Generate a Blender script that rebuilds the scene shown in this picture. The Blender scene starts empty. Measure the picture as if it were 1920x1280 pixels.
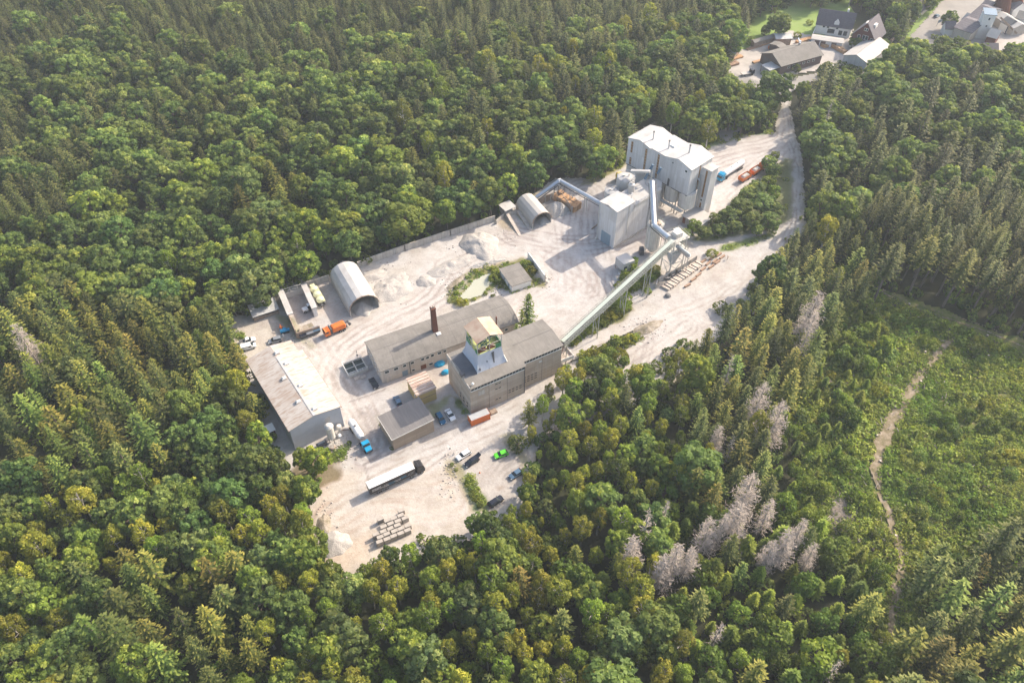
import bpy, math, random
import numpy as np
from mathutils import Vector, Matrix
random.seed(7)
RNG = np.random.default_rng(11)
sc = bpy.context.scene
C = bpy.data.collections.new('site'); sc.collection.children.link(C)
rad = math.radians

# ------------------------------------------------------------------ camera, world, sun, exposure
CAMH, FPX, TH = 185.0, 1493.0, rad(46)
cam = bpy.data.cameras.new('camera'); cam.sensor_width = 36; cam.lens = 36 * FPX / 1920
cam.clip_start = 1; cam.clip_end = 6000
co = bpy.data.objects.new('camera', cam); sc.collection.objects.link(co)
co.location = (0, 0, CAMH); co.rotation_euler = (math.pi / 2 - TH, 0, 0)
sc.camera = co
SUN_EL, SUN_X, SUN_Y = rad(35), .82, .57
w = bpy.data.worlds.new('World'); sc.world = w; w.use_nodes = True
nt = w.node_tree; bg = nt.nodes['Background']
sky = nt.nodes.new('ShaderNodeTexSky'); sky.sky_type = 'NISHITA'; sky.sun_disc = False
sky.sun_elevation = SUN_EL; sky.sun_rotation = math.atan2(SUN_X, SUN_Y)
sky.altitude = 500; sky.dust_density = 4.0; sky.ozone_density = 1.0
warm = nt.nodes.new('ShaderNodeMix'); warm.data_type = 'RGBA'; warm.blend_type = 'MULTIPLY'; warm.inputs[0].default_value = 1
nt.links.new(sky.outputs[0], warm.inputs[6]); warm.inputs[7].default_value = (1.0, .935, .86, 1)   # warm tint put into the sky colour to neutralise the blue fill
nt.links.new(warm.outputs[2], bg.inputs[0]); bg.inputs[1].default_value = 0.15
sl = bpy.data.lights.new('sun', 'SUN'); sl.energy = 2.95; sl.angle = rad(.6); sl.color = (1, .87, .70)
so = bpy.data.objects.new('sun', sl); sc.collection.objects.link(so)
d = Vector((SUN_X, SUN_Y, math.tan(SUN_EL))).normalized()
so.rotation_euler = d.to_track_quat('Z', 'Y').to_euler(); so.location = (200, 150, 300)
sc.view_settings.view_transform = 'Standard'; sc.view_settings.look = 'None'
sc.view_settings.exposure = 1.4; sc.view_settings.gamma = 1
sc.cycles.use_denoising = True
sc.cycles.max_bounces = 6; sc.cycles.diffuse_bounces = 3; sc.cycles.glossy_bounces = 2
sc.cycles.transmission_bounces = 3; sc.cycles.transparent_max_bounces = 6; sc.cycles.volume_bounces = 0

# ------------------------------------------------------------------ survey helper: photo crops -> ground metres
cs, sn = math.cos(TH), math.sin(TH)
CR = {'0': (0, 0, 1), 'A': (420, 460, 4.267), 'B': (440, 620, 4.923), 'C': (640, 560, 4.923), 'D': (800, 540, 4.57),
      'E': (560, 780, 4.0), 'F': (880, 300, 4.923), 'G': (1100, 210, 4.74), 'H': (1120, 400, 4.572),
      'I': (1280, 180, 4.923), 'J': (1340, 0, 3.31), 'K': (820, 560, 7.11), 'L': (1180, 400, 8.0),
      'M': (1160, 220, 5.82), 'N': (780, 440, 6.4), 'O': (1040, 440, 4.922), 'Q': (1350, 20, 6.62),
      'R': (1620, 0, 6.4), 'S': (1190, 400, 10.66), 'T': (1140, 310, 14.22), 'U': (600, 780, 16.0), 'V': (560, 520, 16.0)}
def P(k, a, b, z=0.0):
    o = CR[k]; x = (o[0] + a / o[2] - 960) / FPX; y = (o[1] + b / o[2] - 640) / FPX
    t = (CAMH - z) / (sn + cs * y)
    return (x * t, (cs - sn * y) * t, z)
def proj(X, Y, Z):
    Z = Z - CAMH; dd = Y * cs - Z * sn; v = -(Y * sn + Z * cs)
    return 960 + FPX * X / dd, 640 + FPX * v / dd
def PL(k, pts, z=0.0): return [P(k, a, b, z)[:2] for a, b in pts]

# ------------------------------------------------------------------ materials
def newmat(name):
    m = bpy.data.materials.new(name); m.use_nodes = True
    n = m.node_tree; return m, n, n.nodes, n.links, n.nodes['Principled BSDF']
def ramp(N, stops):
    r = N.new('ShaderNodeValToRGB'); e = r.color_ramp.elements
    while len(e) < len(stops): e.new(.5)
    for i, (p, c) in enumerate(stops): e[i].position = p; e[i].color = (*c, 1) if len(c) == 3 else c
    return r
def mixc(N, L, a, b, f, mode='MIX'):
    m = N.new('ShaderNodeMix'); m.data_type = 'RGBA'; m.blend_type = mode
    for s, v in ((m.inputs[0], f), (m.inputs[6], a), (m.inputs[7], b)):
        if hasattr(v, 'links'): L.new(v, s)
        elif isinstance(v, (int, float)): s.default_value = v
        else: s.default_value = (*v, 1)
    return m.outputs[2]
def noise(N, L, vec, scale, detail=4, rough=.6):
    n = N.new('ShaderNodeTexNoise'); n.inputs['Scale'].default_value = scale
    n.inputs['Detail'].default_value = detail; n.inputs['Roughness'].default_value = rough
    if vec is not None: L.new(vec, n.inputs['Vector'])
    return n.outputs['Fac']
def mapr(N, L, v, a, b, c=0., d=1.):
    m = N.new('ShaderNodeMapRange'); L.new(v, m.inputs[0])
    for i, x in enumerate((a, b, c, d)): m.inputs[1 + i].default_value = x
    return m.outputs[0]
def mat(name, col, dirt=None, rough=.8, metal=0., nscale=.5, amt=.5, streak=None, rib=None, panel=None, bump=0., stain=None, specks=None):
    """col base colour; dirt second colour spread by noise; streak=(colour, axis, amount) long stains down the fall line;
    rib=(axis, pitch, depth) corrugation; panel=(w, h, line colour) cast panel joints on upright walls"""
    m, n, N, L, B = newmat(name)
    tc = N.new('ShaderNodeTexCoord'); V = tc.outputs['Object']
    dirt = dirt or tuple(c * .72 for c in col)
    c = mixc(N, L, col, dirt, mapr(N, L, noise(N, L, V, nscale, 6), .42, .68, 0, amt))
    c = mixc(N, L, c, tuple(x * .8 for x in col), mapr(N, L, noise(N, L, V, nscale * 9, 3), .45, .75, 0, .5))
    if streak:
        mp = N.new('ShaderNodeMapping'); L.new(V, mp.inputs[0])
        s = [2.2, 2.2, 2.2]; s['xyz'.index(streak[1])] = .12; mp.inputs['Scale'].default_value = s
        c = mixc(N, L, c, streak[0], mapr(N, L, noise(N, L, mp.outputs[0], .8, 5), .47, .66, 0, streak[2]))
    if stain:
        c = mixc(N, L, c, stain[0], mapr(N, L, noise(N, L, V, stain[1], 3), stain[2], stain[2] + .08, 0, 1))
    if panel:
        sp = N.new('ShaderNodeSeparateXYZ'); L.new(V, sp.inputs[0])
        ad = N.new('ShaderNodeMath'); L.new(sp.outputs[0], ad.inputs[0]); L.new(sp.outputs[1], ad.inputs[1])
        cb = N.new('ShaderNodeCombineXYZ'); L.new(ad.outputs[0], cb.inputs[0]); L.new(sp.outputs[2], cb.inputs[1])
        br = N.new('ShaderNodeTexBrick'); L.new(cb.outputs[0], br.inputs['Vector'])
        br.offset = panel[3] if len(panel) > 3 else 0.
        br.inputs['Scale'].default_value = 1; br.inputs['Brick Width'].default_value = panel[0]; br.inputs['Row Height'].default_value = panel[1]
        br.inputs['Mortar Size'].default_value = .035; br.inputs['Mortar Smooth'].default_value = .3
        br.inputs['Color1'].default_value = (1, 1, 1, 1); br.inputs['Color2'].default_value = (.80, .79, .78, 1)
        br.inputs['Mortar'].default_value = (*panel[2], 1)
        c = mixc(N, L, c, br.outputs['Color'], 1., 'MULTIPLY')
    L.new(c, B.inputs['Base Color'])
    B.inputs['Roughness'].default_value = rough; B.inputs['Metallic'].default_value = metal
    B.inputs['Specular IOR Level'].default_value = .3
    if rib:
        wv = N.new('ShaderNodeTexWave'); wv.bands_direction = rib[0].upper(); L.new(V, wv.inputs['Vector'])
        wv.inputs['Scale'].default_value = .314 / rib[1]
        bp = N.new('ShaderNodeBump'); bp.inputs['Distance'].default_value = rib[2]; bp.inputs['Strength'].default_value = 1
        L.new(wv.outputs['Fac'], bp.inputs['Height']); L.new(bp.outputs[0], B.inputs['Normal'])
    elif bump:
        bp = N.new('ShaderNodeBump'); bp.inputs['Distance'].default_value = bump
        L.new(noise(N, L, V, 3, 6), bp.inputs['Height']); L.new(bp.outputs[0], B.inputs['Normal'])
    return m
M = {}
M['rustroof'] = mat('rust_dusted_sheet_roof', (.46, .425, .385), (.36, .29, .235), .55, nscale=.12, amt=.9, streak=((.27, .185, .13), 'x', .75))
M['greywall'] = mat('grey_cladding', (.40, .42, .46), (.33, .35, .37), .5, rib=('x', .3, .03))
M['greyroof'] = mat('grey_bitumen_roof', (.215, .20, .182), (.15, .14, .127), .9, nscale=.3, amt=.9, bump=.05, streak=((.165, .155, .14), 'y', .8), stain=((.135, .13, .11), .35, .66))
M['darkroof'] = mat('dark_bitumen_roof', (.165, .155, .15), (.125, .118, .115), .9, nscale=.3, bump=.05, streak=((.25, .23, .22), 'y', .4))
M['slate'] = mat('slate_roof', (.13, .12, .14), (.17, .15, .16), .8, panel=(.6, .35, (.6, .6, .6)))
M['render'] = mat('cream_render', (.50, .44, .38), (.42, .36, .30), .9, nscale=.4, streak=((.36, .30, .25), 'z', .5))
M['panelconc'] = mat('brown_grey_concrete_panels', (.47, .39, .31), (.37, .30, .235), .9, nscale=.25, amt=.8, panel=(6.1, 1.5, (.62, .6, .58)), streak=((.45, .40, .35), 'z', .5))
M['shedwall'] = mat('tan_block_wall', (.37, .29, .215), (.28, .22, .16), .9, panel=(3.6, 1.4, (.7, .68, .65)))
M['conc'] = mat('weathered_concrete', (.44, .41, .37), (.30, .27, .24), .9, nscale=.4, bump=.05, streak=((.27, .24, .21), 'z', .6))
M['whitemetal'] = mat('white_sheet_metal', (.46, .45, .435), (.37, .35, .33), .45, nscale=.3, amt=1, stain=((.36, .34, .315), .5, .62))
M['whitewall'] = mat('pale_grey_cladding', (.60, .60, .61), (.53, .525, .52), .5, nscale=.25, amt=.7, panel=(1.2, 5.7, (.78, .78, .79)), streak=((.46, .445, .42), 'z', .65))
M['whitewally'] = mat('pale_grey_cladding_side', (.60, .605, .62), (.52, .53, .54), .5, nscale=.1, rib=('y', .35, .02))
M['dustroof'] = mat('dusty_white_roof', (.42, .40, .375), (.34, .32, .295), .7, nscale=.2, amt=.6)
M['brick'] = mat('red_brick', (.19, .075, .05), (.12, .05, .04), .9, panel=(.5, .16, (.7, .65, .6), .5))
M['steel'] = mat('galvanised_steel', (.44, .48, .53), (.36, .39, .43), .35, .7, nscale=1)
M['dsteel'] = mat('dark_steel', (.12, .12, .13), (.07, .07, .07), .6, .3)
M['lsteel'] = mat('dusty_pale_steelwork', (.52, .50, .46), (.38, .36, .33), .7)
M['glass'] = mat('dark_window_glass', (.03, .04, .045), (.05, .06, .06), .15)
M['slit'] = mat('brown_window_panels', (.30, .17, .075), (.12, .07, .04), .5, nscale=1.5, amt=1)
M['bluesheet'] = mat('pale_blue_grey_sheet', (.46, .49, .56), (.40, .42, .48), .5, nscale=.3, stain=((.12, .15, .2), .9, .70), streak=((.33, .35, .41), 'z', .35))
M['pinkroof'] = mat('faded_pink_cream_roof', (.47, .37, .28), (.36, .225, .16), .7, nscale=.3, amt=1, stain=((.22, .09, .06), 1.3, .71))
M['green'] = mat('green_sheet', (.05, .22, .09), (.04, .16, .07), .6)
M['lime'] = mat('yellow_green_boards', (.55, .60, .22), (.42, .48, .2), .7)
M['teal'] = mat('teal_painted_iron', (.02, .12, .12), (.02, .08, .08), .5)
M['rustiron'] = mat('rusty_iron', (.16, .06, .035), (.09, .04, .03), .8)
M['convroof'] = mat('pale_green_conveyor_roof', (.42, .465, .41), (.34, .38, .34), .6, nscale=.3, rib=('x', .5, .03))
M['convside'] = mat('grey_green_lattice', (.38, .40, .36), (.25, .27, .25), .7, panel=(.9, .9, (.35, .35, .35)))
M['orange'] = mat('orange_paint', (.62, .15, .025), (.45, .12, .03), .4, nscale=1.2, amt=.4)
M['orangerib'] = mat('orange_ribbed_steel', (.72, .16, .03), (.5, .12, .03), .5, rib=('x', .28, .06))
M['controof'] = mat('grey_container_roof', (.42, .43, .44), (.3, .29, .28), .5, rib=('x', .3, .05))
M['blue'] = mat('blue_paint', (.015, .19, .38), (.01, .13, .28), .35, nscale=1, amt=.3)
M['brightblue'] = mat('bright_blue_paint', (.01, .27, .48), (.01, .2, .38), .35)
M['white'] = mat('white_paint', (.76, .76, .75), (.68, .67, .65), .35, nscale=1, amt=.4)
M['tankwhite'] = mat('dusty_white_tank', (.66, .63, .58), (.5, .46, .41), .5, streak=((.38, .33, .28), 'z', .6))
M['black'] = mat('black_paint', (.015, .015, .018), (.03, .028, .027), .35)
M['charcoal'] = mat('charcoal_curtain', (.035, .03, .032), (.05, .045, .045), .5)
M['silver'] = mat('silver_paint', (.32, .34, .36), (.26, .27, .28), .3, .5)
M['carblue'] = mat('steel_blue_paint', (.10, .17, .25), (.08, .13, .19), .3, .3)
M['carnavy'] = mat('petrol_blue_paint', (.01, .10, .20), (.01, .08, .16), .3)
M['carblack'] = mat('navy_black_paint', (.015, .018, .03), (.02, .02, .03), .25)
M['cargreen'] = mat('apple_green_paint', (.10, .55, .03), (.09, .45, .03), .35)
M['rubber'] = mat('tyre_rubber', (.02, .02, .02), (.05, .045, .04), .9)
M['lamp'] = mat('lamp_glass', (.6, .6, .58), (.5, .5, .5), .2)
M['redlamp'] = mat('red_lamp_glass', (.35, .02, .02), None, .3)
M['cream'] = mat('cream_green_paint', (.62, .62, .40), (.52, .52, .34), .5, nscale=.8)
M['wood'] = mat('sawn_timber', (.50, .31, .17), (.36, .20, .11), .8, nscale=1.5, amt=1)
M['woodgrey'] = mat('weathered_timber', (.33, .25, .19), (.20, .15, .12), .9, nscale=1, amt=1)
M['blocktop'] = mat('pale_cast_concrete', (.38, .345, .305), (.28, .25, .22), .9, nscale=1.5)
M['slab'] = mat('dusty_slab_top', (.50, .44, .385), (.36, .29, .24), .9, nscale=1.2, amt=1)
M['log'] = mat('pinkish_timber_beam', (.33, .22, .155), (.22, .145, .10), .9, nscale=1.2, amt=1)
M['annexroof'] = mat('rust_streaked_annex_roof', (.60, .50, .44), (.48, .35, .28), .6, nscale=.4, amt=1, streak=((.25, .12, .09), 'x', .9), rib=('y', .9, .12))
M['yellowwall'] = mat('ochre_wall', (.52, .38, .16), (.40, .29, .13), .9)
M['redwood'] = mat('dark_red_boarding', (.12, .04, .035), (.09, .03, .03), .8)
M['whitewash'] = mat('whitewashed_wall', (.70, .69, .66), (.6, .58, .54), .9)
M['greyblue'] = mat('blue_grey_door', (.20, .27, .33), (.16, .22, .27), .5, rib=('z', .4, .03))
M['millwall'] = mat('dark_brown_mill_wall', (.15, .11, .10), (.10, .075, .07), .9)
M['yellow'] = mat('yellow_plastic', (.75, .52, .08), (.6, .42, .08), .5)
M['gravelw'] = mat('white_crushed_stone', (.40, .375, .35), (.31, .29, .27), .95, nscale=.7, amt=.9, bump=.2)
M['gravelg'] = mat('grey_crushed_stone', (.40, .385, .365), (.30, .285, .27), .95, nscale=.6, bump=.3)
M['loose'] = mat('pale_loose_stone', (.36, .33, .30), (.24, .215, .19), .95, nscale=3)
M['rock'] = mat('grey_rock', (.24, .23, .22), (.14, .13, .13), .95, nscale=2, bump=.3)
M['bark'] = mat('conifer_bark', (.16, .125, .105), (.10, .08, .065), .95, nscale=2)
M['birchbark'] = mat('white_birch_bark', (.50, .47, .42), (.15, .13, .12), .9, nscale=4, amt=1)
M['deadwood'] = mat('bleached_dead_twigs', (.36, .31, .265), (.25, .21, .18), .95, nscale=.6, amt=1)
def paint_by_noise(name, cols, scale, rough=.95, bump=.0, spec=.2):
    m, n, N, L, B = newmat(name)
    tc = N.new('ShaderNodeTexCoord'); V = tc.outputs['Object']
    k = len(cols); r = ramp(N, [(.32 + .38 * i / (k - 1), c) for i, c in enumerate(cols)])
    L.new(noise(N, L, V, scale, 8, .65), r.inputs[0])
    c = mixc(N, L, r.outputs[0], (.5, .5, .5), mapr(N, L, noise(N, L, V, scale * 22, 4), .35, .75, 0, 1), 'OVERLAY')
    L.new(c, B.inputs['Base Color']); B.inputs['Roughness'].default_value = rough; B.inputs['Specular IOR Level'].default_value = spec
    if bump:
        bp = N.new('ShaderNodeBump'); bp.inputs['Distance'].default_value = bump
        L.new(noise(N, L, V, scale * 12, 6), bp.inputs['Height']); L.new(bp.outputs[0], B.inputs['Normal'])
    return m
M['floor'] = paint_by_noise('forest_floor_soil', [(.022, .022, .012), (.034, .038, .016), (.05, .045, .028)], .08, bump=.2)
M['clearing'] = paint_by_noise('rough_clearing_ground', [(.06, .085, .02), (.11, .14, .035), (.17, .17, .055), (.22, .17, .10)], .35, bump=.2)
M['meadow'] = paint_by_noise('mown_meadow', [(.13, .20, .05), (.19, .27, .07), (.25, .30, .11)], .05)
M['asphalt'] = paint_by_noise('pale_worn_asphalt', [(.20, .19, .18), (.27, .255, .24), (.33, .31, .29)], .06)
M['pebble'] = paint_by_noise('stony_path', [(.11, .10, .045), (.21, .17, .11), (.33, .275, .22)], .5, bump=.1)
M['brushsoil'] = paint_by_noise('brash_and_rubble', [(.12, .11, .06), (.28, .24, .19), (.40, .36, .31)], .35, bump=.2)
M['paving'] = paint_by_noise('dusty_paving', [(.29, .27, .25), (.37, .345, .32), (.44, .41, .385)], .12)
m, n, N, L, B = newmat('milky_pond_water'); M['water'] = m
L.new(mixc(N, L, (.36, .365, .28), (.41, .405, .325), noise(N, L, None, 3)), B.inputs['Base Color']); B.inputs['Roughness'].default_value = .12
m, n, N, L, B = newmat('dark_basin_water'); M['darkwater'] = m
B.inputs['Base Color'].default_value = (.03, .045, .04, 1); B.inputs['Roughness'].default_value = .1
# yard surface: painted vertex colours x fine stone grain
m, n, N, L, B = newmat('crushed_limestone_yard'); M['yard'] = m
at = N.new('ShaderNodeAttribute'); at.attribute_name = 'Col'
tc = N.new('ShaderNodeTexCoord'); V = tc.outputs['Object']
c = mixc(N, L, at.outputs['Color'], (1.1, 1.1, 1.1), 0.)
c = mixc(N, L, c, (.78, .75, .72), mapr(N, L, noise(N, L, V, 1.1, 8, .7), .45, .62, 0, .55), 'MULTIPLY')
c = mixc(N, L, c, (.80, .76, .73), mapr(N, L, noise(N, L, V, .16, 8, .7), .42, .66, 0, .75), 'MULTIPLY')
L.new(c, B.inputs['Base Color']); B.inputs['Roughness'].default_value = .95; B.inputs['Specular IOR Level'].default_value = .15
bp = N.new('ShaderNodeBump'); bp.inputs['Distance'].default_value = .12
L.new(noise(N, L, V, 1.6, 8, .7), bp.inputs['Height']); L.new(bp.outputs[0], B.inputs['Normal'])

def leafmat(name, dark, light, tip, trans=.35, patch=(.12, .16, .03), pf=.25):
    m, n, N, L, B = newmat(name)
    oi = N.new('ShaderNodeObjectInfo'); at = N.new('ShaderNodeAttribute'); at.attribute_name = 'v'
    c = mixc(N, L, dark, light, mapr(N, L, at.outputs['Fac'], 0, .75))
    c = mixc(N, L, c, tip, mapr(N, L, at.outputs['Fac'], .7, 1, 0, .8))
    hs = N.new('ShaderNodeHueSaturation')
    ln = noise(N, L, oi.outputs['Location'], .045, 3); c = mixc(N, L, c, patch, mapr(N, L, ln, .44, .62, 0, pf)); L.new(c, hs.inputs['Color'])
    L.new(mapr(N, L, oi.outputs['Random'], 0, 1, .478, .512), hs.inputs['Hue'])
    mm = N.new('ShaderNodeMath'); mm.operation = 'MULTIPLY'; mm.inputs[1].default_value = 7.31; L.new(oi.outputs['Random'], mm.inputs[0])
    fr = N.new('ShaderNodeMath'); fr.operation = 'FRACT'; L.new(mm.outputs[0], fr.inputs[0])
    L.new(mapr(N, L, fr.outputs[0], 0, 1, .68, 1.38), hs.inputs['Value'])
    c = mixc(N, L, hs.outputs[0], oi.outputs['Color'], 1., 'MULTIPLY')
    L.new(c, B.inputs['Base Color']); B.inputs['Roughness'].default_value = .65; B.inputs['Specular IOR Level'].default_value = .25
    tr = N.new('ShaderNodeBsdfTranslucent'); c2 = mixc(N, L, c, (1.5, 1.45, .8), 1., 'MULTIPLY'); L.new(c2, tr.inputs['Color'])
    ms = N.new('ShaderNodeMixShader'); ms.inputs[0].default_value = trans
    L.new(B.outputs[0], ms.inputs[1]); L.new(tr.outputs[0], ms.inputs[2])
    L.new(ms.outputs[0], n.nodes['Material Output'].inputs['Surface'])
    return m
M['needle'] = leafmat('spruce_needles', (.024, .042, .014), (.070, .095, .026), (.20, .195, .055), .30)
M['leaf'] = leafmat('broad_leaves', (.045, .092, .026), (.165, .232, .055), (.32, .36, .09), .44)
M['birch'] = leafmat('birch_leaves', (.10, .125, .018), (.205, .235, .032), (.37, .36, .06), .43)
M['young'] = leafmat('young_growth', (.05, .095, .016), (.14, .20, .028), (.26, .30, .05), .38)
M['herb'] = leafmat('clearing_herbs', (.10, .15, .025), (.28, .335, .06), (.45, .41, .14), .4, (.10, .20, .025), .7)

# ------------------------------------------------------------------ mesh building
class MB:
    def __init__(s): s.v = []; s.f = []
    def add(s, vs, fs):
        o = len(s.v); s.v += [tuple(p) for p in vs]; s.f += [tuple(i + o for i in f) for f in fs]; return s
    def box(s, x0, x1, y0, y1, z0, z1):
        return s.add([(x0, y0, z0), (x1, y0, z0), (x1, y1, z0), (x0, y1, z0), (x0, y0, z1), (x1, y0, z1), (x1, y1, z1), (x0, y1, z1)],
                     [(0, 3, 2, 1), (4, 5, 6, 7), (0, 1, 5, 4), (1, 2, 6, 5), (2, 3, 7, 6), (3, 0, 4, 7)])
    def hexa(s, b, t):   # bottom four corners, top four corners (counter-clockwise)
        return s.add(list(b) + list(t), [(0, 3, 2, 1), (4, 5, 6, 7), (0, 1, 5, 4), (1, 2, 6, 5), (2, 3, 7, 6), (3, 0, 4, 7)])
    def bar(s, p, q, w_, h=None):   # square bar between two points
        p, q = Vector(p), Vector(q); h = h or w_; d_ = (q - p).normalized()
        u = d_.cross(Vector((0, 0, 1)))
        if u.length < 1e-3: u = Vector((1, 0, 0))
        u = u.normalized() * w_ / 2; v_ = u.cross(d_).normalized() * h / 2
        b = [p - u - v_, p + u - v_, p + u + v_, p - u + v_]; t = [x + (q - p) for x in b]
        return s.hexa(b, t)
    def cyl(s, p, q, r0, r1=None, n_=12, caps=True):
        p, q = Vector(p), Vector(q); r1 = r0 if r1 is None else r1; d_ = (q - p).normalized()
        u = d_.orthogonal().normalized(); v_ = d_.cross(u)
        vs = []
        for c_, r in ((p, r0), (q, r1)):
            for i in range(n_):
                a = 2 * math.pi * i / n_; vs.append(c_ + (u * math.cos(a) + v_ * math.sin(a)) * r)
        fs = [(i, (i + 1) % n_, n_ + (i + 1) % n_, n_ + i) for i in range(n_)]
        if caps: fs += [tuple(range(n_))[::-1], tuple(range(n_, 2 * n_))]
        return s.add(vs, fs)
    def lathe(s, c_, prof, n_=16):  # prof: (r, z)
        vs = []; fs = []
        for r, z in prof:
            for i in range(n_):
                a = 2 * math.pi * i / n_; vs.append((c_[0] + r * math.cos(a), c_[1] + r * math.sin(a), c_[2] + z))
        for j in range(len(prof) - 1):
            for i in range(n_): fs.append((j * n_ + i, j * n_ + (i + 1) % n_, (j + 1) * n_ + (i + 1) % n_, (j + 1) * n_ + i))
        fs += [tuple(range(n_))[::-1], tuple(range((len(prof) - 1) * n_, len(prof) * n_))]
        return s.add(vs, fs)
    def xz(s, prof, y0, y1):   # side profile (x,z) counter-clockwise seen from -y, extruded along y
        k = len(prof); vs = [(x, y0, z) for x, z in prof] + [(x, y1, z) for x, z in prof]
        return s.add(vs, [tuple(range(k)), tuple(range(k, 2 * k))[::-1]] + [(i, k + i, k + (i + 1) % k, (i + 1) % k) for i in range(k)])
    def yz(s, prof, x0, x1):
        k = len(prof); vs = [(x0, y, z) for y, z in prof] + [(x1, y, z) for y, z in prof]
        return s.add(vs, [tuple(range(k))[::-1], tuple(range(k, 2 * k))] + [(i, (i + 1) % k, k + (i + 1) % k, k + i) for i in range(k)])
    def xy(s, poly, z0, z1):
        k = len(poly); vs = [(x, y, z0) for x, y in poly] + [(x, y, z1) for x, y in poly]
        return s.add(vs, [tuple(range(k))[::-1], tuple(range(k, 2 * k))] + [(i, (i + 1) % k, k + (i + 1) % k, k + i) for i in range(k)])
    def build(s, name, material, parent=None, bevel=0, smooth=False, label=None):
        me = bpy.data.meshes.new(name); me.from_pydata(s.v, [], s.f); me.update()
        me.materials.append(material)
        if smooth: me.polygons.foreach_set('use_smooth', [True] * len(me.polygons))
        o = bpy.data.objects.new(name, me); C.objects.link(o)
        if parent: o.parent = parent
        if bevel:
            b = o.modifiers.new('bevel', 'BEVEL'); b.width = bevel; b.segments = 2; b.limit_method = 'ANGLE'
        if label: o['label'] = label
        return o
def thing(name, label, cat, loc=(0, 0, 0), rz=0, group=None):
    o = bpy.data.objects.new(name, None); C.objects.link(o); o.empty_display_size = .5
    o.location = (loc[0], loc[1], loc[2] if len(loc) > 2 else 0); o.rotation_euler = (0, 0, rz)
    o['label'] = label; o['category'] = cat
    if group: o['group'] = group
    return o
def tag(o, label, cat, group=None, loc=None, rz=None):
    o['label'] = label; o['category'] = cat
    if group: o['group'] = group
    if loc is not None: o.location = (loc[0], loc[1], loc[2] if len(loc) > 2 else 0)
    if rz is not None: o.rotation_euler = (0, 0, rz)
    return o
def struct(o, kind='structure'): o['kind'] = kind; return o
def part(mb_fn, name, material, parent, **k):
    b = MB(); mb_fn(b); return b.build(name, material, parent, **k)
def rect(A, Bp, Cp):
    """origin A, x towards Bp, y towards Cp -> (origin, rotation, length, width)"""
    ax, ay = Bp[0] - A[0], Bp[1] - A[1]; r = math.atan2(ay, ax); Lx = math.hypot(ax, ay)
    cx, cy = Cp[0] - A[0], Cp[1] - A[1]; W = -cx * math.sin(r) + cy * math.cos(r)
    return (A[0], A[1], 0), r, Lx, W
def win(parent, plane, u, z, w_, h, off=0., frame=True, m_='glass', name='window', depth=.05):
    """window on a wall: plane 'x-','x+','y-','y+' with off = wall coordinate, u along wall, z centre"""
    def bx(b, u0, u1, z0, z1, d0, d1):
        s_ = -1 if plane[1] == '-' else 1; a, c_ = sorted((off + s_ * d0, off + s_ * d1))
        if plane[0] == 'y': b.box(u0, u1, a, c_, z0, z1)
        else: b.box(a, c_, u0, u1, z0, z1)
    g = MB(); bx(g, u - w_ / 2, u + w_ / 2, z - h / 2, z + h / 2, -.02, depth)
    o = g.build(name, M[m_], parent)
    if frame:
        f = MB(); t = .1
        bx(f, u - w_ / 2 - t, u + w_ / 2 + t, z - h / 2 - t, z - h / 2, -.02, depth + .05)
        bx(f, u - w_ / 2 - t, u + w_ / 2 + t, z + h / 2, z + h / 2 + t, -.02, depth + .05)
        bx(f, u - w_ / 2 - t, u - w_ / 2, z - h / 2, z + h / 2, -.02, depth + .04)
        bx(f, u + w_ / 2, u + w_ / 2 + t, z - h / 2, z + h / 2, -.02, depth + .04)
        f.build('frame', M['whitewash'], o)
    return o
def slabpoly(b, pts, th):   # sloping roof plate through 3D points
    n_ = (Vector(pts[1]) - Vector(pts[0])).cross(Vector(pts[2]) - Vector(pts[0])).normalized() * th
    if n_.z < 0: n_ = -n_
    k = len(pts); vs = [Vector(p) for p in pts] + [Vector(p) + n_ for p in pts]
    b.add(vs, [tuple(range(k))[::-1], tuple(range(k, 2 * k))] + [(i, (i + 1) % k, k + (i + 1) % k, k + i) for i in range(k)])

# ------------------------------------------------------------------ ground
def npmesh(name, verts, faces, material, attrs=None, smooth=True, cols=None):
    me = bpy.data.meshes.new(name); verts = np.asarray(verts, np.float32); faces = np.asarray(faces, np.int32)
    me.vertices.add(len(verts)); me.vertices.foreach_set('co', verts.ravel())
    k = faces.shape[1]; me.loops.add(faces.size); me.loops.foreach_set('vertex_index', faces.ravel())
    me.polygons.add(len(faces)); me.polygons.foreach_set('loop_start', np.arange(0, faces.size, k, dtype=np.int32))
    me.polygons.foreach_set('loop_total', np.full(len(faces), k, np.int32))
    me.polygons.foreach_set('use_smooth', np.full(len(faces), smooth))
    for an, av in (attrs or {}).items():
        a = me.attributes.new(an, 'FLOAT', 'POINT'); a.data.foreach_set('value', np.asarray(av, np.float32))
    if cols is not None:
        a = me.attributes.new('Col', 'FLOAT_COLOR', 'POINT'); a.data.foreach_set('color', np.asarray(cols, np.float32).ravel())
    if material is not None: me.materials.append(material)
    me.update(calc_edges=True); return me
def ngrid(xs, ys):
    X, Y = np.meshgrid(xs, ys); nx, ny = len(xs), len(ys); i = np.arange(nx * ny).reshape(ny, nx)
    return X.ravel(), Y.ravel(), np.stack([i[:-1, :-1], i[:-1, 1:], i[1:, 1:], i[1:, :-1]], -1).reshape(-1, 4)
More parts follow.
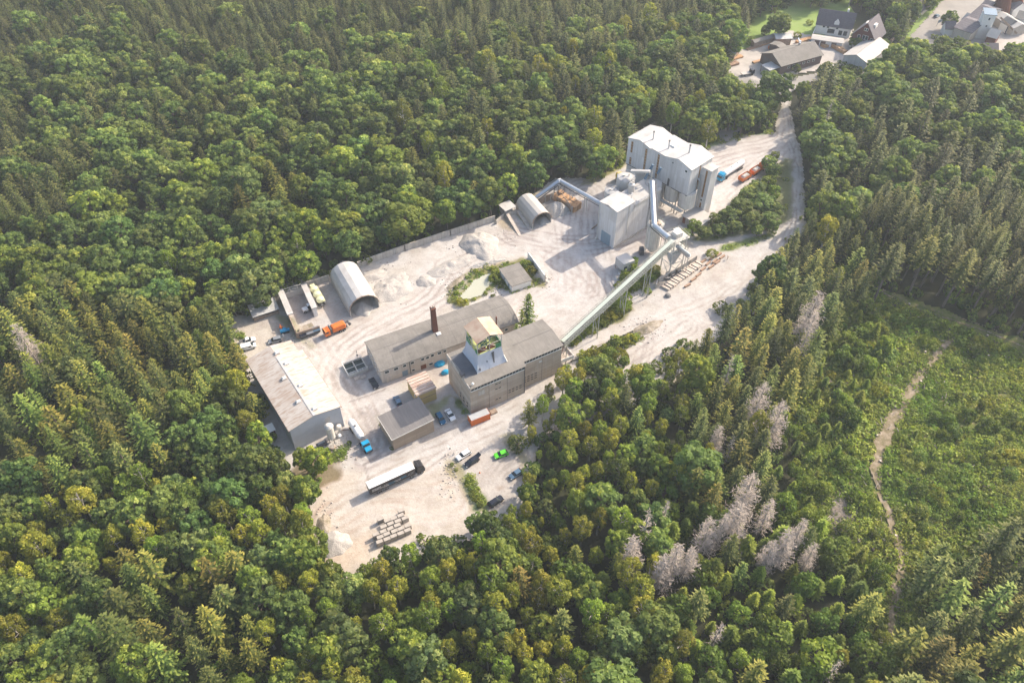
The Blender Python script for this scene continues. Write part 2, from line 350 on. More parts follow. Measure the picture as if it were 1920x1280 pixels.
def sdf(poly, X, Y):  # negative inside
    poly = np.asarray(poly, float); dmin = np.full(X.shape, 1e9); ins = np.zeros(X.shape, bool)
    for i in range(len(poly)):
        x0, y0 = poly[i]; x1, y1 = poly[(i + 1) % len(poly)]
        ex, ey = x1 - x0, y1 - y0; t = np.clip(((X - x0) * ex + (Y - y0) * ey) / (ex * ex + ey * ey + 1e-9), 0, 1)
        dmin = np.minimum(dmin, (X - x0 - t * ex) ** 2 + (Y - y0 - t * ey) ** 2)
        cnd = ((y0 > Y) != (y1 > Y)) & (X < (x1 - x0) * (Y - y0) / (y1 - y0 + 1e-12) + x0); ins ^= cnd
    return np.where(ins, -1, 1) * np.sqrt(dmin)
def pdist(line, X, Y):
    dmin = np.full(X.shape, 1e9)
    for (x0, y0), (x1, y1) in zip(line, line[1:]):
        ex, ey = x1 - x0, y1 - y0; t = np.clip(((X - x0) * ex + (Y - y0) * ey) / (ex * ex + ey * ey + 1e-9), 0, 1)
        dd = (X - x0 - t * ex) ** 2 + (Y - y0 - t * ey) ** 2; dmin = np.minimum(dmin, dd)
    return np.sqrt(dmin)
_tab = RNG.random((256, 256))
def vnoise(X, Y, s, octv=4):
    out = 0; amp = .5; X = X / s; Y = Y / s
    for o_ in range(octv):
        xi = np.floor(X).astype(int); yi = np.floor(Y).astype(int); fx = X - xi; fy = Y - yi
        fx = fx * fx * (3 - 2 * fx); fy = fy * fy * (3 - 2 * fy); g = lambda a, b: _tab[(xi + a + 37 * o_) % 256, (yi + b + 91 * o_) % 256]
        out = out + amp * ((g(0, 0) * (1 - fx) + g(1, 0) * fx) * (1 - fy) + (g(0, 1) * (1 - fx) + g(1, 1) * fx) * fy)
        X = X * 2.03; Y = Y * 2.03; amp *= .5
    return out / (1 - .5 ** octv)
# forest floor: one sheet to the horizon
xs = np.concatenate([np.linspace(-2500, -420, 12), np.arange(-400, 401, 8), np.linspace(420, 2500, 12)])
ys = np.concatenate([np.linspace(-1500, -60, 8), np.arange(-40, 561, 8), np.linspace(600, 3500, 16)])
X, Y, F = ngrid(xs, ys)
Z = -.35 + .3 * (vnoise(X, Y, 30) - .5)
me = npmesh('forest_floor', np.stack([X, Y, Z], 1), F, M['floor'])
o = bpy.data.objects.new('forest_floor', me); C.objects.link(o); struct(o)
def sheet(name, poly, z, material, step=1.2, jag=.8, ns=4., rise=0.):
    """ground sheet with a ragged natural edge: a fine grid cut by the outline plus noise"""
    poly = np.asarray(poly, float); x0, y0 = poly.min(0) - 2; x1, y1 = poly.max(0) + 2
    X, Y, F = ngrid(np.arange(x0, x1, step), np.arange(y0, y1, step))
    D = sdf(poly, X, Y) + (vnoise(X, Y, ns) - .5) * 2 * jag
    keep = (D[F] < 0).all(1); F = F[keep]; used = np.unique(F); mp = np.zeros(len(X), int); mp[used] = np.arange(len(used))
    Xk, Yk, Dk = X[used], Y[used], D[used]
    Zk = z + rise * np.clip(-Dk / 4, 0, 1) * vnoise(Xk, Yk, 3)
    me = npmesh(name, np.stack([Xk, Yk, Zk], 1), mp[F], material)
    o = bpy.data.objects.new(name, me); C.objects.link(o); struct(o); return o
YARD = PL('0', [(425, 590), (470, 585), (505, 575), (525, 530), (610, 512), (640, 488), (668, 494), (760, 460), (925, 410), (935, 398), (990, 366),
    (1040, 334), (1070, 335), (1105, 335), (1140, 318), (1175, 300), (1230, 270), (1330, 268), (1400, 250), (1452, 247), (1462, 190), (1484, 184), (1492, 250),
    (1506, 300), (1512, 420), (1500, 470), (1470, 520), (1430, 570), (1370, 620), (1310, 665), (1250, 730), (1190, 760), (1110, 790), (1010, 830), (1000, 930), (975, 975),
    (890, 1012), (800, 1040), (700, 1072), (645, 1095), (600, 1050), (580, 980), (570, 905), (540, 880), (500, 850), (470, 780), (450, 700), (428, 650)])
STEP = .55
ya = np.array(YARD); X, Y, F = ngrid(np.arange(ya[:, 0].min() - 2, ya[:, 0].max() + 2, STEP), np.arange(ya[:, 1].min() - 2, ya[:, 1].max() + 2, STEP))
D = sdf(YARD, X, Y) + (vnoise(X, Y, 5) - .5) * 3.5
keep = (D[F] < 0).all(1); F = F[keep]; used = np.unique(F); mp = np.zeros(len(X), int); mp[used] = np.arange(len(used)); F = mp[F]
X, Y, D = X[used], Y[used], D[used]
N1, N2, N3, N4 = vnoise(X, Y, 14), vnoise(X + 300, Y, 4), vnoise(X, Y + 500, 30), vnoise(X, Y, 1.5, 3)
col = np.array([.47, .443, .418])[None] * np.ones((len(X), 1))
def blend(c_, f): 
    global col
    f = np.clip(f, 0, 1)[:, None]; col = col * (1 - f) + np.asarray(c_, float)[None] * f
def region(k, pts, c_, f, soft=1.5, jag=1.5):
    dd = sdf(PL(k, pts), X, Y) + (N2 - .5) * 2 * jag; blend(c_, f * np.clip(.5 - dd / soft, 0, 1))
blend((.42, .375, .335), (N1 - .42) * 2.4); blend((.55, .525, .50), (N3 - .5) * 3); blend((.37, .345, .33), (N2 - .54) * 2.4)
# the lower truck yard is tan and pinkish
region('0', [(585, 905), (690, 860), (800, 870), (850, 860), (880, 950), (900, 990), (840, 1020), (640, 1090), (590, 1000)], (.48, .415, .365), .9, 5, 3)
region('0', [(590, 900), (625, 905), (612, 960), (620, 1000), (590, 1000)], (.46, .33, .26), .5, 4, 3)
region('0', [(610, 1010), (700, 1000), (690, 1060), (640, 1090), (590, 1060)], (.50, .36, .28), .5, 6, 4)
region('E', [(880, 650), (1000, 600), (1120, 690), (1010, 720)], (.36, .31, .28), .5, 4)
region('E', [(1080, 500), (1150, 490), (1165, 570), (1140, 590)], (.46, .36, .27), .7, 2)
region('E', [(1020, 600), (1060, 595), (1070, 635), (1030, 640)], (.45, .36, .28), .7, 1.5)
# worn asphalt round the sheds, grey car parks
region('0', [(655, 700), (700, 690), (720, 770), (705, 800), (800, 835), (860, 810), (780, 850), (690, 866), (640, 800), (640, 770)], (.43, .405, .395), .8, 3, 2)
region('E', [(340, 90), (560, 90), (720, 270), (490, 360), (300, 420), (230, 300), (300, 180)], (.42, .395, .375), .8, 4)
region('E', [(490, 365), (620, 310), (720, 330), (540, 490), (510, 450)], (.47, .44, .425), .7, 1)
region('E', [(1130, 280), (1500, 150), (1560, 180), (1660, 400), (1640, 640), (1400, 680), (1250, 420)], (.40, .375, .35), .85, 3)
region('E', [(1480, 525), (1550, 520), (1530, 560), (1490, 560)], (.28, .21, .16), .7, 1.2)
region('C', [(780, 960), (980, 900), (1060, 930), (1190, 1180), (870, 1230), (860, 1100)], (.41, .385, .36), .8, 2)
region('0', [(440, 600), (520, 585), (550, 610), (585, 650), (510, 660), (450, 690)], (.46, .40, .34), .7, 4, 3)
region('A', [(260, 600), (420, 570), (520, 620), (540, 740), (430, 730), (380, 640), (260, 690)], (.38, .36, .34), .8, 3)
region('A', [(540, 400), (620, 360), (700, 480), (760, 600), (560, 590), (500, 480)], (.36, .335, .32), .8, 2)
region('A', [(700, 320), (850, 280), (1010, 560), (880, 600), (740, 540)], (.36, .33, .31), .85, 3)
region('B', [(760, 1000), (1000, 900), (1080, 1100), (900, 1150)], (.42, .40, .37), .7, 3)
region('C', [(800, 640), (960, 560), (980, 720), (880, 740)], (.34, .31, .295), .8, 2)
region('C', [(380, 790), (600, 700), (620, 760), (400, 835)], (.36, .335, .325), .7, 1)
region('0', [(1180, 470), (1215, 440), (1300, 410), (1340, 400), (1330, 430), (1260, 470), (1170, 540)], (.40, .365, .36), .7, 5, 3)
region('0', [(980, 400), (1120, 380), (1200, 500), (1160, 600), (1060, 560), (1000, 480)], (.55, .515, .50), .6, 12, 4)
region('0', [(1310, 280), (1450, 250), (1480, 280), (1400, 340), (1340, 390)], (.54, .50, .49), .6, 8, 3)
region('0', [(1392, 250), (1455, 248), (1450, 258), (1390, 262)], (.30, .29, .30), .6, 3, 2)
region('0', [(1464, 190), (1484, 190), (1500, 300), (1506, 430), (1488, 430), (1484, 300)], (.46, .43, .40), .8, 2, 1)
region('O', [(640, 560), (900, 600), (800, 640), (690, 600)], (.40, .38, .37), .6, 2, 2)
region('0', [(1190, 660), (1330, 600), (1440, 500), (1450, 470), (1500, 480), (1400, 600), (1200, 700)], (.57, .51, .46), .6, 4, 3)
# rough green and brown verges (low weeds growing in the stone)
for k, pts, c_, f in (('0', [(1100, 325), (1180, 296), (1180, 308), (1110, 345), (1085, 350)], (.20, .20, .07), .9),
    ('0', [(1300, 262), (1400, 240), (1452, 238), (1448, 250), (1400, 254), (1320, 280)], (.10, .15, .05), .9),
    ('0', [(1320, 425), (1340, 405), (1400, 350), (1470, 295), (1486, 300), (1490, 410), (1460, 425), (1330, 455), (1300, 450)], (.13, .15, .06), .95),
    ('0', [(1350, 462), (1400, 447), (1440, 437), (1452, 442), (1400, 462), (1345, 475)], (.13, .18, .05), .95),
    ('0', [(520, 580), (545, 600), (590, 650), (580, 656), (540, 620), (512, 590)], (.16, .18, .07), .7),
    ('0', [(565, 860), (620, 840), (640, 900), (590, 925), (540, 900)], (.16, .13, .07), .9),
    ('B', [(920, 1080), (1060, 1040), (1000, 1180), (860, 1260)], (.28, .22, .13), .7),
    ('E', [(1100, 330), (1180, 330), (1250, 400), (1330, 560), (1440, 690), (1300, 720), (1230, 560), (1120, 440)], (.20, .19, .09), .8),
    ('E', [(1250, 440), (1300, 450), (1410, 660), (1330, 700), (1270, 560)], (.12, .19, .04), .9),
    ('E', [(1530, 150), (1600, 130), (1720, 330), (1690, 400)], (.26, .25, .14), .8),
    ('E', [(575, 0), (600, 0), (735, 240), (710, 255)], (.15, .17, .04), .9),
    ('C', [(780, 990), (860, 960), (1000, 890), (990, 960), (860, 1090)], (.22, .25, .10), .7),
    ('C', [(1050, 910), (1090, 930), (1180, 1080), (1160, 1150)], (.15, .19, .06), .9),
    ('A', [(80, 700), (150, 700), (160, 760), (90, 770)], (.22, .20, .09), .8),
    ('N', [(350, 740), (480, 540), (640, 430), (900, 330), (1100, 330), (1280, 280), (1420, 340), (1420, 480), (1560, 570), (1540, 620), (1380, 620), (1160, 700), (960, 640), (700, 800), (480, 880), (360, 800)], (.17, .17, .06), .95),
    ('N', [(390, 700), (520, 510), (600, 470), (640, 490), (480, 620), (430, 700)], (.42, .36, .31), .9),
    ('N', [(620, 430), (900, 300), (1000, 300), (1000, 350), (700, 430)], (.44, .38, .33), .8),
    ('O', [(100, 1010), (400, 780), (550, 650), (620, 560), (720, 640), (740, 700), (600, 790), (400, 880), (180, 1000)], (.14, .15, .05), .95),
    ('O', [(560, 500), (660, 330), (880, 290), (980, 330), (960, 400), (880, 420), (760, 520), (620, 520)], (.12, .14, .06), .9),
    ('O', [(230, 1100), (420, 1020), (700, 900), (880, 830), (970, 850), (860, 950), (700, 1040), (560, 1160), (400, 1300), (200, 1200)], (.22, .20, .11), .9),
    ('O', [(770, 870), (900, 810), (1000, 800), (960, 880), (850, 940), (740, 980)], (.44, .38, .32), .7),
    ('F', [(250, 560), (350, 500), (470, 700), (440, 700), (280, 640)], (.28, .24, .17), .8),
    ('F', [(430, 490), (490, 480), (590, 640), (560, 650)], (.16, .19, .07), .8)):
    region(k, pts, c_, f, 1.5, 1.6)
# tyre tracks
def track(k, pts, width, pitch, amt, c_, edge=0.):
    line = PL(k, pts); line2 = []
    for a, b in zip(line, line[1:]):
        for t in np.linspace(0, 1, 6)[:-1]: line2.append((a[0] + (b[0] - a[0]) * t, a[1] + (b[1] - a[1]) * t))
    line2.append(line[-1]); p_ = np.array(line2)
    for _ in range(8): p_[1:-1] = (p_[:-2] + p_[1:-1] * 2 + p_[2:]) / 4
    dd = pdist([tuple(q) for q in p_], X, Y); w_ = np.clip((width - dd) / 2.5, 0, 1)
    s_ = .5 + .5 * np.sin(2 * np.pi * (dd + 1.6 * (N1 - .5) * 3) / pitch)
    if edge: blend((.58, .55, .52), w_ * edge)
    blend(np.array(c_) * .66, w_ * min(1, amt * 1.6) * s_ ** 2 * np.clip((vnoise(X, Y, 7) - .25) * 3, 0, 1))
track('0', [(1010, 740), (900, 805), (840, 838), (790, 868), (700, 905)], 5.5, 2.4, .45, (.44, .40, .37), .55)
track('0', [(740, 838), (690, 790), (662, 740), (640, 700), (600, 650), (590, 640)], 6, 2.2, .6, (.40, .36, .33), .25)
track('0', [(690, 850), (660, 790), (630, 740), (620, 690), (660, 640), (740, 600), (820, 560), (850, 520)], 7, 2.6, .5, (.42, .38, .36), .3)
track('0', [(700, 800), (672, 740), (680, 700), (700, 690)], 4, 2.0, .5, (.44, .41, .40))
track('0', [(850, 500), (900, 470), (960, 450), (1030, 470), (1100, 510), (1150, 560)], 9, 2.7, .5, (.45, .41, .39), .2)
track('0', [(1100, 360), (1085, 420), (1095, 480), (1100, 540)], 12, 2.2, .5, (.43, .40, .39), .2)
track('0', [(960, 440), (1040, 460), (1120, 460), (1200, 440), (1260, 410), (1330, 390)], 8, 2.4, .55, (.42, .38, .37))
track('0', [(1000, 590), (1060, 560), (1090, 520), (1060, 490)], 10, 2.4, .45, (.50, .44, .42), .1)
track('0', [(1340, 300), (1400, 280), (1450, 275), (1480, 260), (1472, 200)], 8, 2.5, .5, (.44, .40, .39), .2)
track('0', [(1345, 380), (1400, 330), (1450, 290), (1480, 270)], 6, 2.3, .5, (.46, .42, .40), .3)
track('0', [(1474, 190), (1490, 290), (1495, 350), (1490, 430), (1450, 500)], 3.2, 1.6, .6, (.37, .34, .32), .2)
track('0', [(1450, 490), (1380, 540), (1300, 590), (1200, 625), (1080, 655)], 7, 2.5, .35, (.46, .41, .38), .4)
track('0', [(1290, 610), (1230, 650), (1180, 690), (1120, 720)], 6, 2.5, .4, (.42, .39, .38), .3)
track('0', [(1180, 600), (1220, 630), (1200, 680)], 4, 1.8, .4, (.40, .37, .36))
track('E', [(480, 330), (620, 230), (560, 100), (480, 0)], 5, 2.0, .5, (.38, .36, .36), .1)
track('E', [(700, 280), (900, 200), (1150, 60), (1300, 0)], 3, 1.6, .4, (.42, .40, .40))
track('E', [(300, 780), (500, 640), (800, 620), (1000, 700), (1150, 620)], 9, 2.7, .3, (.47, .38, .32), .15)
track('E', [(1640, 330), (1480, 420), (1480, 560), (1600, 580)], 6, 1.8, .35, (.33, .31, .29))
track('B', [(500, 0), (760, 200), (900, 460), (1050, 650), (1250, 1000)], 7, 2.2, .35, (.46, .41, .38))
# joints between the concrete bays of the lower yard
for k, pts in (('E', [(490, 360), (720, 260)]), ('E', [(490, 360), (530, 490)]), ('C', [(80, 950), (400, 840)]), ('C', [(360, 790), (400, 835)]), ('E', [(1540, 190), (1680, 400)])):
    blend((.20, .18, .17), .8 * np.clip(1 - pdist(PL(k, pts), X, Y) / .45, 0, 1))
edge_f = np.clip((D + 2.2) / 2.2, 0, 1); blend((.17, .17, .09), edge_f * .6 * (N2 > .42))
col = col * np.array([.995, .985, .98])
col = np.where(col > .40, .40 + (col - .40) * .55, col) * (.90 + .2 * N4[:, None])
Zy = .02 + .10 * (N2 - .5) * np.clip(1, 0, 1) - .12 * np.clip((D + 2) / 2, 0, 1)
Zy = np.maximum(Zy, -.08)
yard_me = npmesh('yard', np.stack([X, Y, Zy], 1), F, M['yard'], cols=np.concatenate([col, np.ones((len(X), 1))], 1))
o = bpy.data.objects.new('yard', yard_me); C.objects.link(o); struct(o)
pd = PL('N', [(500, 745), (600, 640), (680, 545), (790, 490), (900, 452), (915, 600), (850, 640), (800, 725), (640, 785), (560, 795)])
o = sheet('pond_water', pd, .12, M['water'], .5, .5, 3.)
# clearing, paths, meadow, village roads
sheet('clearing_ground', PL('0', [(1470, 640), (1560, 575), (1650, 535), (1790, 590), (1960, 650), (2060, 900), (1960, 1020), (1800, 1060), (1730, 1140), (1720, 1320),
    (1620, 1320), (1600, 1150), (1560, 1020), (1480, 960), (1500, 860), (1470, 760)]), -.16, M['clearing'], .9, 3, 8, rise=.25)
PATH1 = [(1795, 625), (1755, 665), (1725, 705), (1700, 745), (1672, 790), (1650, 840), (1640, 880), (1648, 920), (1665, 960), (1680, 1010), (1692, 1060), (1680, 1110), (1668, 1170), (1655, 1230), (1640, 1300)]
def ribbon(pts, wd, k='0'):
    p_ = np.array(PL(k, pts)); t = np.gradient(p_, axis=0); t /= np.linalg.norm(t, axis=1)[:, None]; n_ = np.stack([-t[:, 1], t[:, 0]], 1)
    w_ = np.asarray(wd, float) * np.ones(len(p_)) / 2; return [tuple(q) for q in p_ + n_ * w_[:, None]] + [tuple(q) for q in (p_ - n_ * w_[:, None])[::-1]]
sheet('stony_path', ribbon(PATH1[:8], [2.2, 2.8, 3.4, 4.2, 4.6, 4.0, 3.2, 2.8]), .29, M['pebble'], .5, .8, 1.8)
sheet('rutted_path', ribbon(PATH1[7:], 2.6), .29, M['pebble'], .5, .7, 1.5)
sheet('forest_track', ribbon([(1600, 515), (1660, 552), (1720, 580), (1790, 602), (1850, 622), (1960, 668)], 1.2), .29, M['pebble'], .5, .4, 1.8)
sheet('forest_track', ribbon([(1610, 520), (1655, 544), (1718, 573), (1790, 594), (1852, 614), (1960, 658)], .9), .29, M['pebble'], .5, .4, 1.8)
sheet('brushwood_ground', PL('0', [(1555, 935), (1585, 930), (1600, 970), (1605, 1000), (1580, 1010), (1560, 975)]), .30, M['brushsoil'], .7, 1.2, 2, rise=.3)
sheet('meadow', PL('0', [(1330, 120), (1360, 60), (1420, 20), (1500, -5), (1600, -15), (1600, 60), (1540, 100), (1430, 150)]), -.08, M['meadow'], 2.5, 3, 10)
sheet('meadow', PL('0', [(1840, 20), (1870, -30), (1990, -40), (1990, 40), (1900, 20)]), -.08, M['meadow'], 2.5, 2, 10)
sheet('meadow', PL('0', [(1660, 112), (1690, 85), (1715, 30), (1765, -8), (1772, 2), (1722, 60), (1700, 90), (1672, 118)]), -.05, M['meadow'], 1.5, 1, 6)
sheet('sawmill_yard', PL('0', [(1350, 128), (1368, 100), (1420, 82), (1480, 55), (1540, 70), (1560, 30), (1600, 35), (1604, 118), (1500, 140), (1440, 168), (1400, 165), (1350, 150)]), -.02, M['paving'], 1.5, 1, 6)
sheet('asphalt_road', PL('0', [(1660, 128), (1692, 80), (1730, 40), (1790, -30), (1880, -30), (1855, 10), (1800, 50), (1770, 75), (1745, 100), (1690, 140)]), .02, M['asphalt'], 1.2, .4, 8)
sheet('asphalt_road', ribbon([(1350, 262), (1400, 215), (1440, 185), (1470, 170), (1500, 150), (1560, 140), (1610, 132), (1680, 120)], 8), .03, M['asphalt'], 1., .4, 6)
sheet('asphalt_road', ribbon([(1473, 192), (1470, 178), (1440, 168), (1400, 150), (1370, 140)], 7), .045, M['asphalt'], 1., .4, 6)
sheet('lime_works_yard', PL('0', [(1770, 75), (1810, 40), (1860, -10), (1960, -20), (1990, 60), (1880, 95), (1850, 110), (1800, 110)]), .01, M['paving'], 1.5, 1, 6)
sheet('forest_lane', ribbon([(1150, 285), (1190, 258), (1230, 235), (1270, 222)], 6), .02, M['brushsoil'], 1., .8, 3)

# ------------------------------------------------------------------ buildings of the works
def gable_shell(b, L_, W, ze, zr, ridge='x', t0=0.):   # walls up to a gable
    if ridge == 'x': b.yz([(0, t0), (W, t0), (W, ze), (W / 2, zr), (0, ze)], 0, L_)
    else: b.xz([(0, t0), (L_, t0), (L_, ze), (L_ / 2, zr), (0, ze)], 0, W)
def gable_roof(b, L_, W, ze, zr, ov=.35, th=.14, ridge='x', z=.03):
    if ridge == 'x':
        s_ = (zr - ze) / (W / 2)
        for sg in (0, 1):
            y0 = -ov if sg == 0 else W + ov
            slabpoly(b, [(-ov, y0, ze - s_ * ov + z), (L_ + ov, y0, ze - s_ * ov + z), (L_ + ov, W / 2, zr + z), (-ov, W / 2, zr + z)], th)
    else:
        s_ = (zr - ze) / (L_ / 2)
        for sg in (0, 1):
            x0 = -ov if sg == 0 else L_ + ov
            slabpoly(b, [(x0, -ov, ze - s_ * ov + z), (x0, W + ov, ze - s_ * ov + z), (L_ / 2, W + ov, zr + z), (L_ / 2, -ov, zr + z)], th)
# 1 big white warehouse
t = thing('warehouse', 'big grey-walled warehouse with rust-streaked white sheet roof and six skylights', 'warehouse', (-61.7, 135.6, 0), rad(34))
WL, WW = 15.3, 31.8
b = MB(); b.xz([(0, -.4), (WL, -.4), (WL, 9), (WL / 2, 10.5), (0, 9)], 0, WW - 5.2); b.xz([(0, -.4), (WL - 1.4, -.4), (WL - 1.4, 9.05), (WL / 2, 10.45), (0, 8.98)], WW - 5.2, WW)
wl = b.build('wall', M['greywall'], t)
b = MB(); s_ = 1.5 / (WL / 2)
for (xe, y0, y1, zz) in ((0, -.3, WW - 5.2, 0), (WL, -.3, WW - 5.2, 0), (0, WW - 5.2, WW + .3, -.06), (WL - 1.4, WW - 5.2, WW + .3, -.06)):
    sg = -1 if xe == 0 else 1; ze = 9 if xe in (0, WL) else 9 + 1.4 * s_
    slabpoly(b, [(xe + sg * .3, y0, ze - .06 + .08 + zz), (xe + sg * .3, y1, ze - .06 + .08 + zz), (WL / 2, y1, 10.6 + zz), (WL / 2, y0, 10.6 + zz)], .15)
rf = b.build('roof', M['rustroof'], t)
part(lambda b: b.box(WL / 2 - .35, WL / 2 + .35, -.3, WW - 5.25, 10.68, 10.79), 'ridge_cap', M['whitemetal'], rf)
for a_, c_ in ((390, 195), (475, 292), (455, 425), (605, 495), (585, 640), (735, 708)):
    p = P('B', a_, c_ + 12, 10.6); dx, dy = p[0] + 61.7, p[1] - 135.6
    x = dx * math.cos(rad(34)) + dy * math.sin(rad(34)); y = -dx * math.sin(rad(34)) + dy * math.cos(rad(34)); z = 10.68 - abs(x - WL / 2) * s_
    g = part(lambda b: b.box(x - .75, x + .75, y - .6, y + .6, z - .3, z + .38), 'skylight', M['dustroof'], rf)
    part(lambda b: b.hexa([(x - .6, y - .5, z + .38), (x + .6, y - .5, z + .38), (x + .6, y + .5, z + .38), (x - .6, y + .5, z + .38)],
                          [(x - .35, y - .25, z + .7), (x + .35, y - .25, z + .7), (x + .35, y + .25, z + .7), (x - .35, y + .25, z + .7)]), 'dome', M['lamp'], g)
part(lambda b: (b.box(-.42, -.28, -.3, WW + .3, 8.72, 8.9), b.box(WL + .28, WL + .44, -.3, WW - 5.2, 8.72, 8.9)), 'gutter', M['rustiron'], t)
win(t, 'x-', 8, 7.2, 7, 1.0, 0, True, 'glass'); win(t, 'x-', 20, 7.2, 7, 1.0, 0, True, 'glass')
part(lambda b: b.box(10.2, 11.7, -.07, -.01, 5.2, 7.2), 'vent_panel', M['whitemetal'], t)
part(lambda b: b.box(WL, WL + .1, 6, 10.5, -.2, 4.6), 'sliding_door', M['greyblue'], t)
# pressure vessel and dust hopper before its gable
p = P('B', 905, 1020)
t = thing('storage_vessel', 'upright dusty white cylindrical vessel standing before the warehouse gable', 'tank', p)
b = MB(); b.lathe((0, 0, 0), [(.35, 1.0), (1.05, 1.9), (1.1, 2.0), (1.1, 7.0), (1.1, 7.3), (.7, 7.75), (.1, 7.9)], 20); b.build('shell', M['tankwhite'], t, smooth=False)
part(lambda b: b.lathe((0, 0, 0), [(1.2, 6.9), (1.32, 6.9), (1.32, 7.05), (1.2, 7.05)], 20), 'rim', M['lsteel'], t)
for a_ in range(4): part(lambda b: b.bar((math.cos(a_ * 1.571 + .8) * .95, math.sin(a_ * 1.571 + .8) * .95, -.1), (math.cos(a_ * 1.571 + .8) * .95, math.sin(a_ * 1.571 + .8) * .95, 2.4), .14), 'leg', M['dsteel'], t)
p = P('B', 975, 940)
t = thing('dust_hopper', 'small pale dust hopper with pipe beside the warehouse corner', 'hopper', p)
part(lambda b: b.lathe((0, 0, 0), [(.25, .9), (.75, 2.0), (.75, 3.2), (.5, 3.4)], 12), 'bin', M['tankwhite'], t)
part(lambda b: b.lathe((0, -1.4, 0), [(.5, 0), (.6, .7), (.2, 1.0)], 12), 'blower', M['white'], t)
for a_ in range(3): part(lambda b: b.bar((math.cos(a_ * 2.1) * .6, math.sin(a_ * 2.1) * .6, -.1), (math.cos(a_ * 2.1) * .6, math.sin(a_ * 2.1) * .6, 2.2), .1), 'leg', M['lsteel'], t)
part(lambda b: b.cyl((.6, 0, 1.1), (3.6, .9, .6), .09, n_=8), 'hose', M['rustiron'], t)
p = P('B', 905, 1085)
t = thing('valve_drum', 'round rusty drum with pipes on the ground below the white vessel', 'machine', p)
part(lambda b: b.lathe((0, 0, 0), [(.8, 0), (.9, .7), (.7, .9)], 14), 'drum', M['woodgrey'], t)
for k_ in range(4): part(lambda b: b.bar((-.6 + k_ * .35, -.6, .9), (-.7 + k_ * .4, .7, 1.15), .12), 'pipe', M['lsteel'], t)
p = P('B', 810, 1055)
t = thing('compressor', 'dark grey compressor lying beside the white vessel', 'machine', p, rad(34))
part(lambda b: b.box(-1.6, 1.4, -.7, .7, .25, 1.1), 'housing', M['dsteel'], t, bevel=.1)
part(lambda b: b.cyl((-1.2, 0, 1.3), (1.0, 0, 1.3), .3), 'receiver', M['silver'], t)
for sx in (-1.1, .9): part(lambda b: b.cyl((sx, -.75, .3), (sx, .75, .3), .3), 'wheel', M['rubber'], t)
p = P('B', 320, 950)
t = thing('garden_shed', 'small red-brown hut with white roof in the trees by the warehouse', 'shed', p, rad(34))
part(lambda b: b.box(-1.6, 1.6, -1.1, 1.1, -.2, 2.0), 'wall', M['redwood'], t); part(lambda b: slabpoly(b, [(-1.9, -1.4, 2.0), (1.9, -1.4, 2.0), (1.9, 1.4, 2.4), (-1.9, 1.4, 2.4)], .1), 'roof', M['white'], t)

# 2 long factory building
FO, FR_ = (-39.7, 160.6, 0), rad(27); FL_, FW = 46.6, 13.6
t = thing('factory_building', 'long cream two-storey factory with curved grey bitumen roof and brick chimney', 'factory', FO, FR_)
prof = [(y, 5.8 + 2.0 * (1 - ((y - FW / 2) / (FW / 2)) ** 2)) for y in np.linspace(0, FW, 9)]
b = MB(); b.yz([(0, -.4), (FW, -.4)] + prof[::-1], 0, FL_); b.build('wall', M['render'], t)
b = MB(); pr = [(y, 5.85 + 2.0 * (1 - ((y - FW / 2) / (FW / 2)) ** 2)) for y in np.linspace(-.35, FW + .35, 13)]
b.yz(pr + [(y, z + .2) for y, z in pr[::-1]], -.35, FL_ + .35); rf = b.build('roof', M['greyroof'], t)
b = MB()
for x in np.arange(5, 46, 5.1):
    for (y0, z0), (y1, z1) in zip(pr[:-1], pr[1:]): b.bar((x, y0, z0 + .21), (x + .1, y1, z1 + .21), .08, .05)
b.bar((0, FW / 2, 8.07), (FL_, FW / 2, 8.07), .12, .06)
b.build('roof_seams', M['darkroof'], rf)
def loc(k, a_, c_, z, org, r):
    p = P(k, a_, c_, z); dx, dy = p[0] - org[0], p[1] - org[1]
    return dx * math.cos(r) + dy * math.sin(r), -dx * math.sin(r) + dy * math.cos(r)
def onfront(k, a_, c_, org, r, it=12):   # point on the local y=0 wall seen at a crop pixel
    lo, hi = -1., 30.
    for _ in range(30):
        z = (lo + hi) / 2; x, y = loc(k, a_, c_, z, org, r)
        if y > 0: lo = z
        else: hi = z
    return x, z
for a_, c_, w_, h_ in ((420, 675, 1.3, 1.1), (505, 645, 1.3, 1.1), (583, 617, 1.0, 1.0), (655, 590, 1.0, 1.0), (750, 557, 1.0, 1.0), (795, 542, 1.0, 1.0), (840, 522, 1.0, 1.0), (905, 500, 1.1, 1.0), (955, 482, 1.0, .9),
                       (665, 656, .9, .8), (827, 600, 1.2, .9)):
    x, z = onfront('C', a_, c_, FO, FR_); win(t, 'y-', x, z, w_, h_, 0)
for x in (32, 35.5, 42.5): win(t, 'y-', x, 4.2, 1.0, 1.0, 0)
x, z = onfront('C', 593, 710, FO, FR_); part(lambda b: b.box(x - .9, x + .9, -.08, 0, -.1, 2.3), 'door', M['greyblue'], t)
x, z = onfront('C', 760, 640, FO, FR_); part(lambda b: b.box(x - .9, x + .9, -.08, 0, -.1, 1.9), 'door', M['rustiron'], t, label='rusty brown door')
x, z = onfront('C', 490, 740, FO, FR_); part(lambda b: b.box(x - 2.5, x + 2.5, -.08, 0, -.1, 2.1), 'garage_door', M['render'], t)
for x in (1.5, 2.6): part(lambda b: b.box(x, x + .4, -.4, -.0, -.2, 2.0), 'buttress', M['render'], t)
x, z = onfront('C', 632, 620, FO, FR_); part(lambda b: b.cyl((x, -.12, -.1), (x, -.12, 5.8), .1, n_=8), 'downpipe', M['dsteel'], t)
for y in (2.6, 5.4, 8.6, 11.2):
    win(t, 'x-', y, 4.2, .9, .9, 0); win(t, 'x-', y, 1.5, .9, .9, 0)
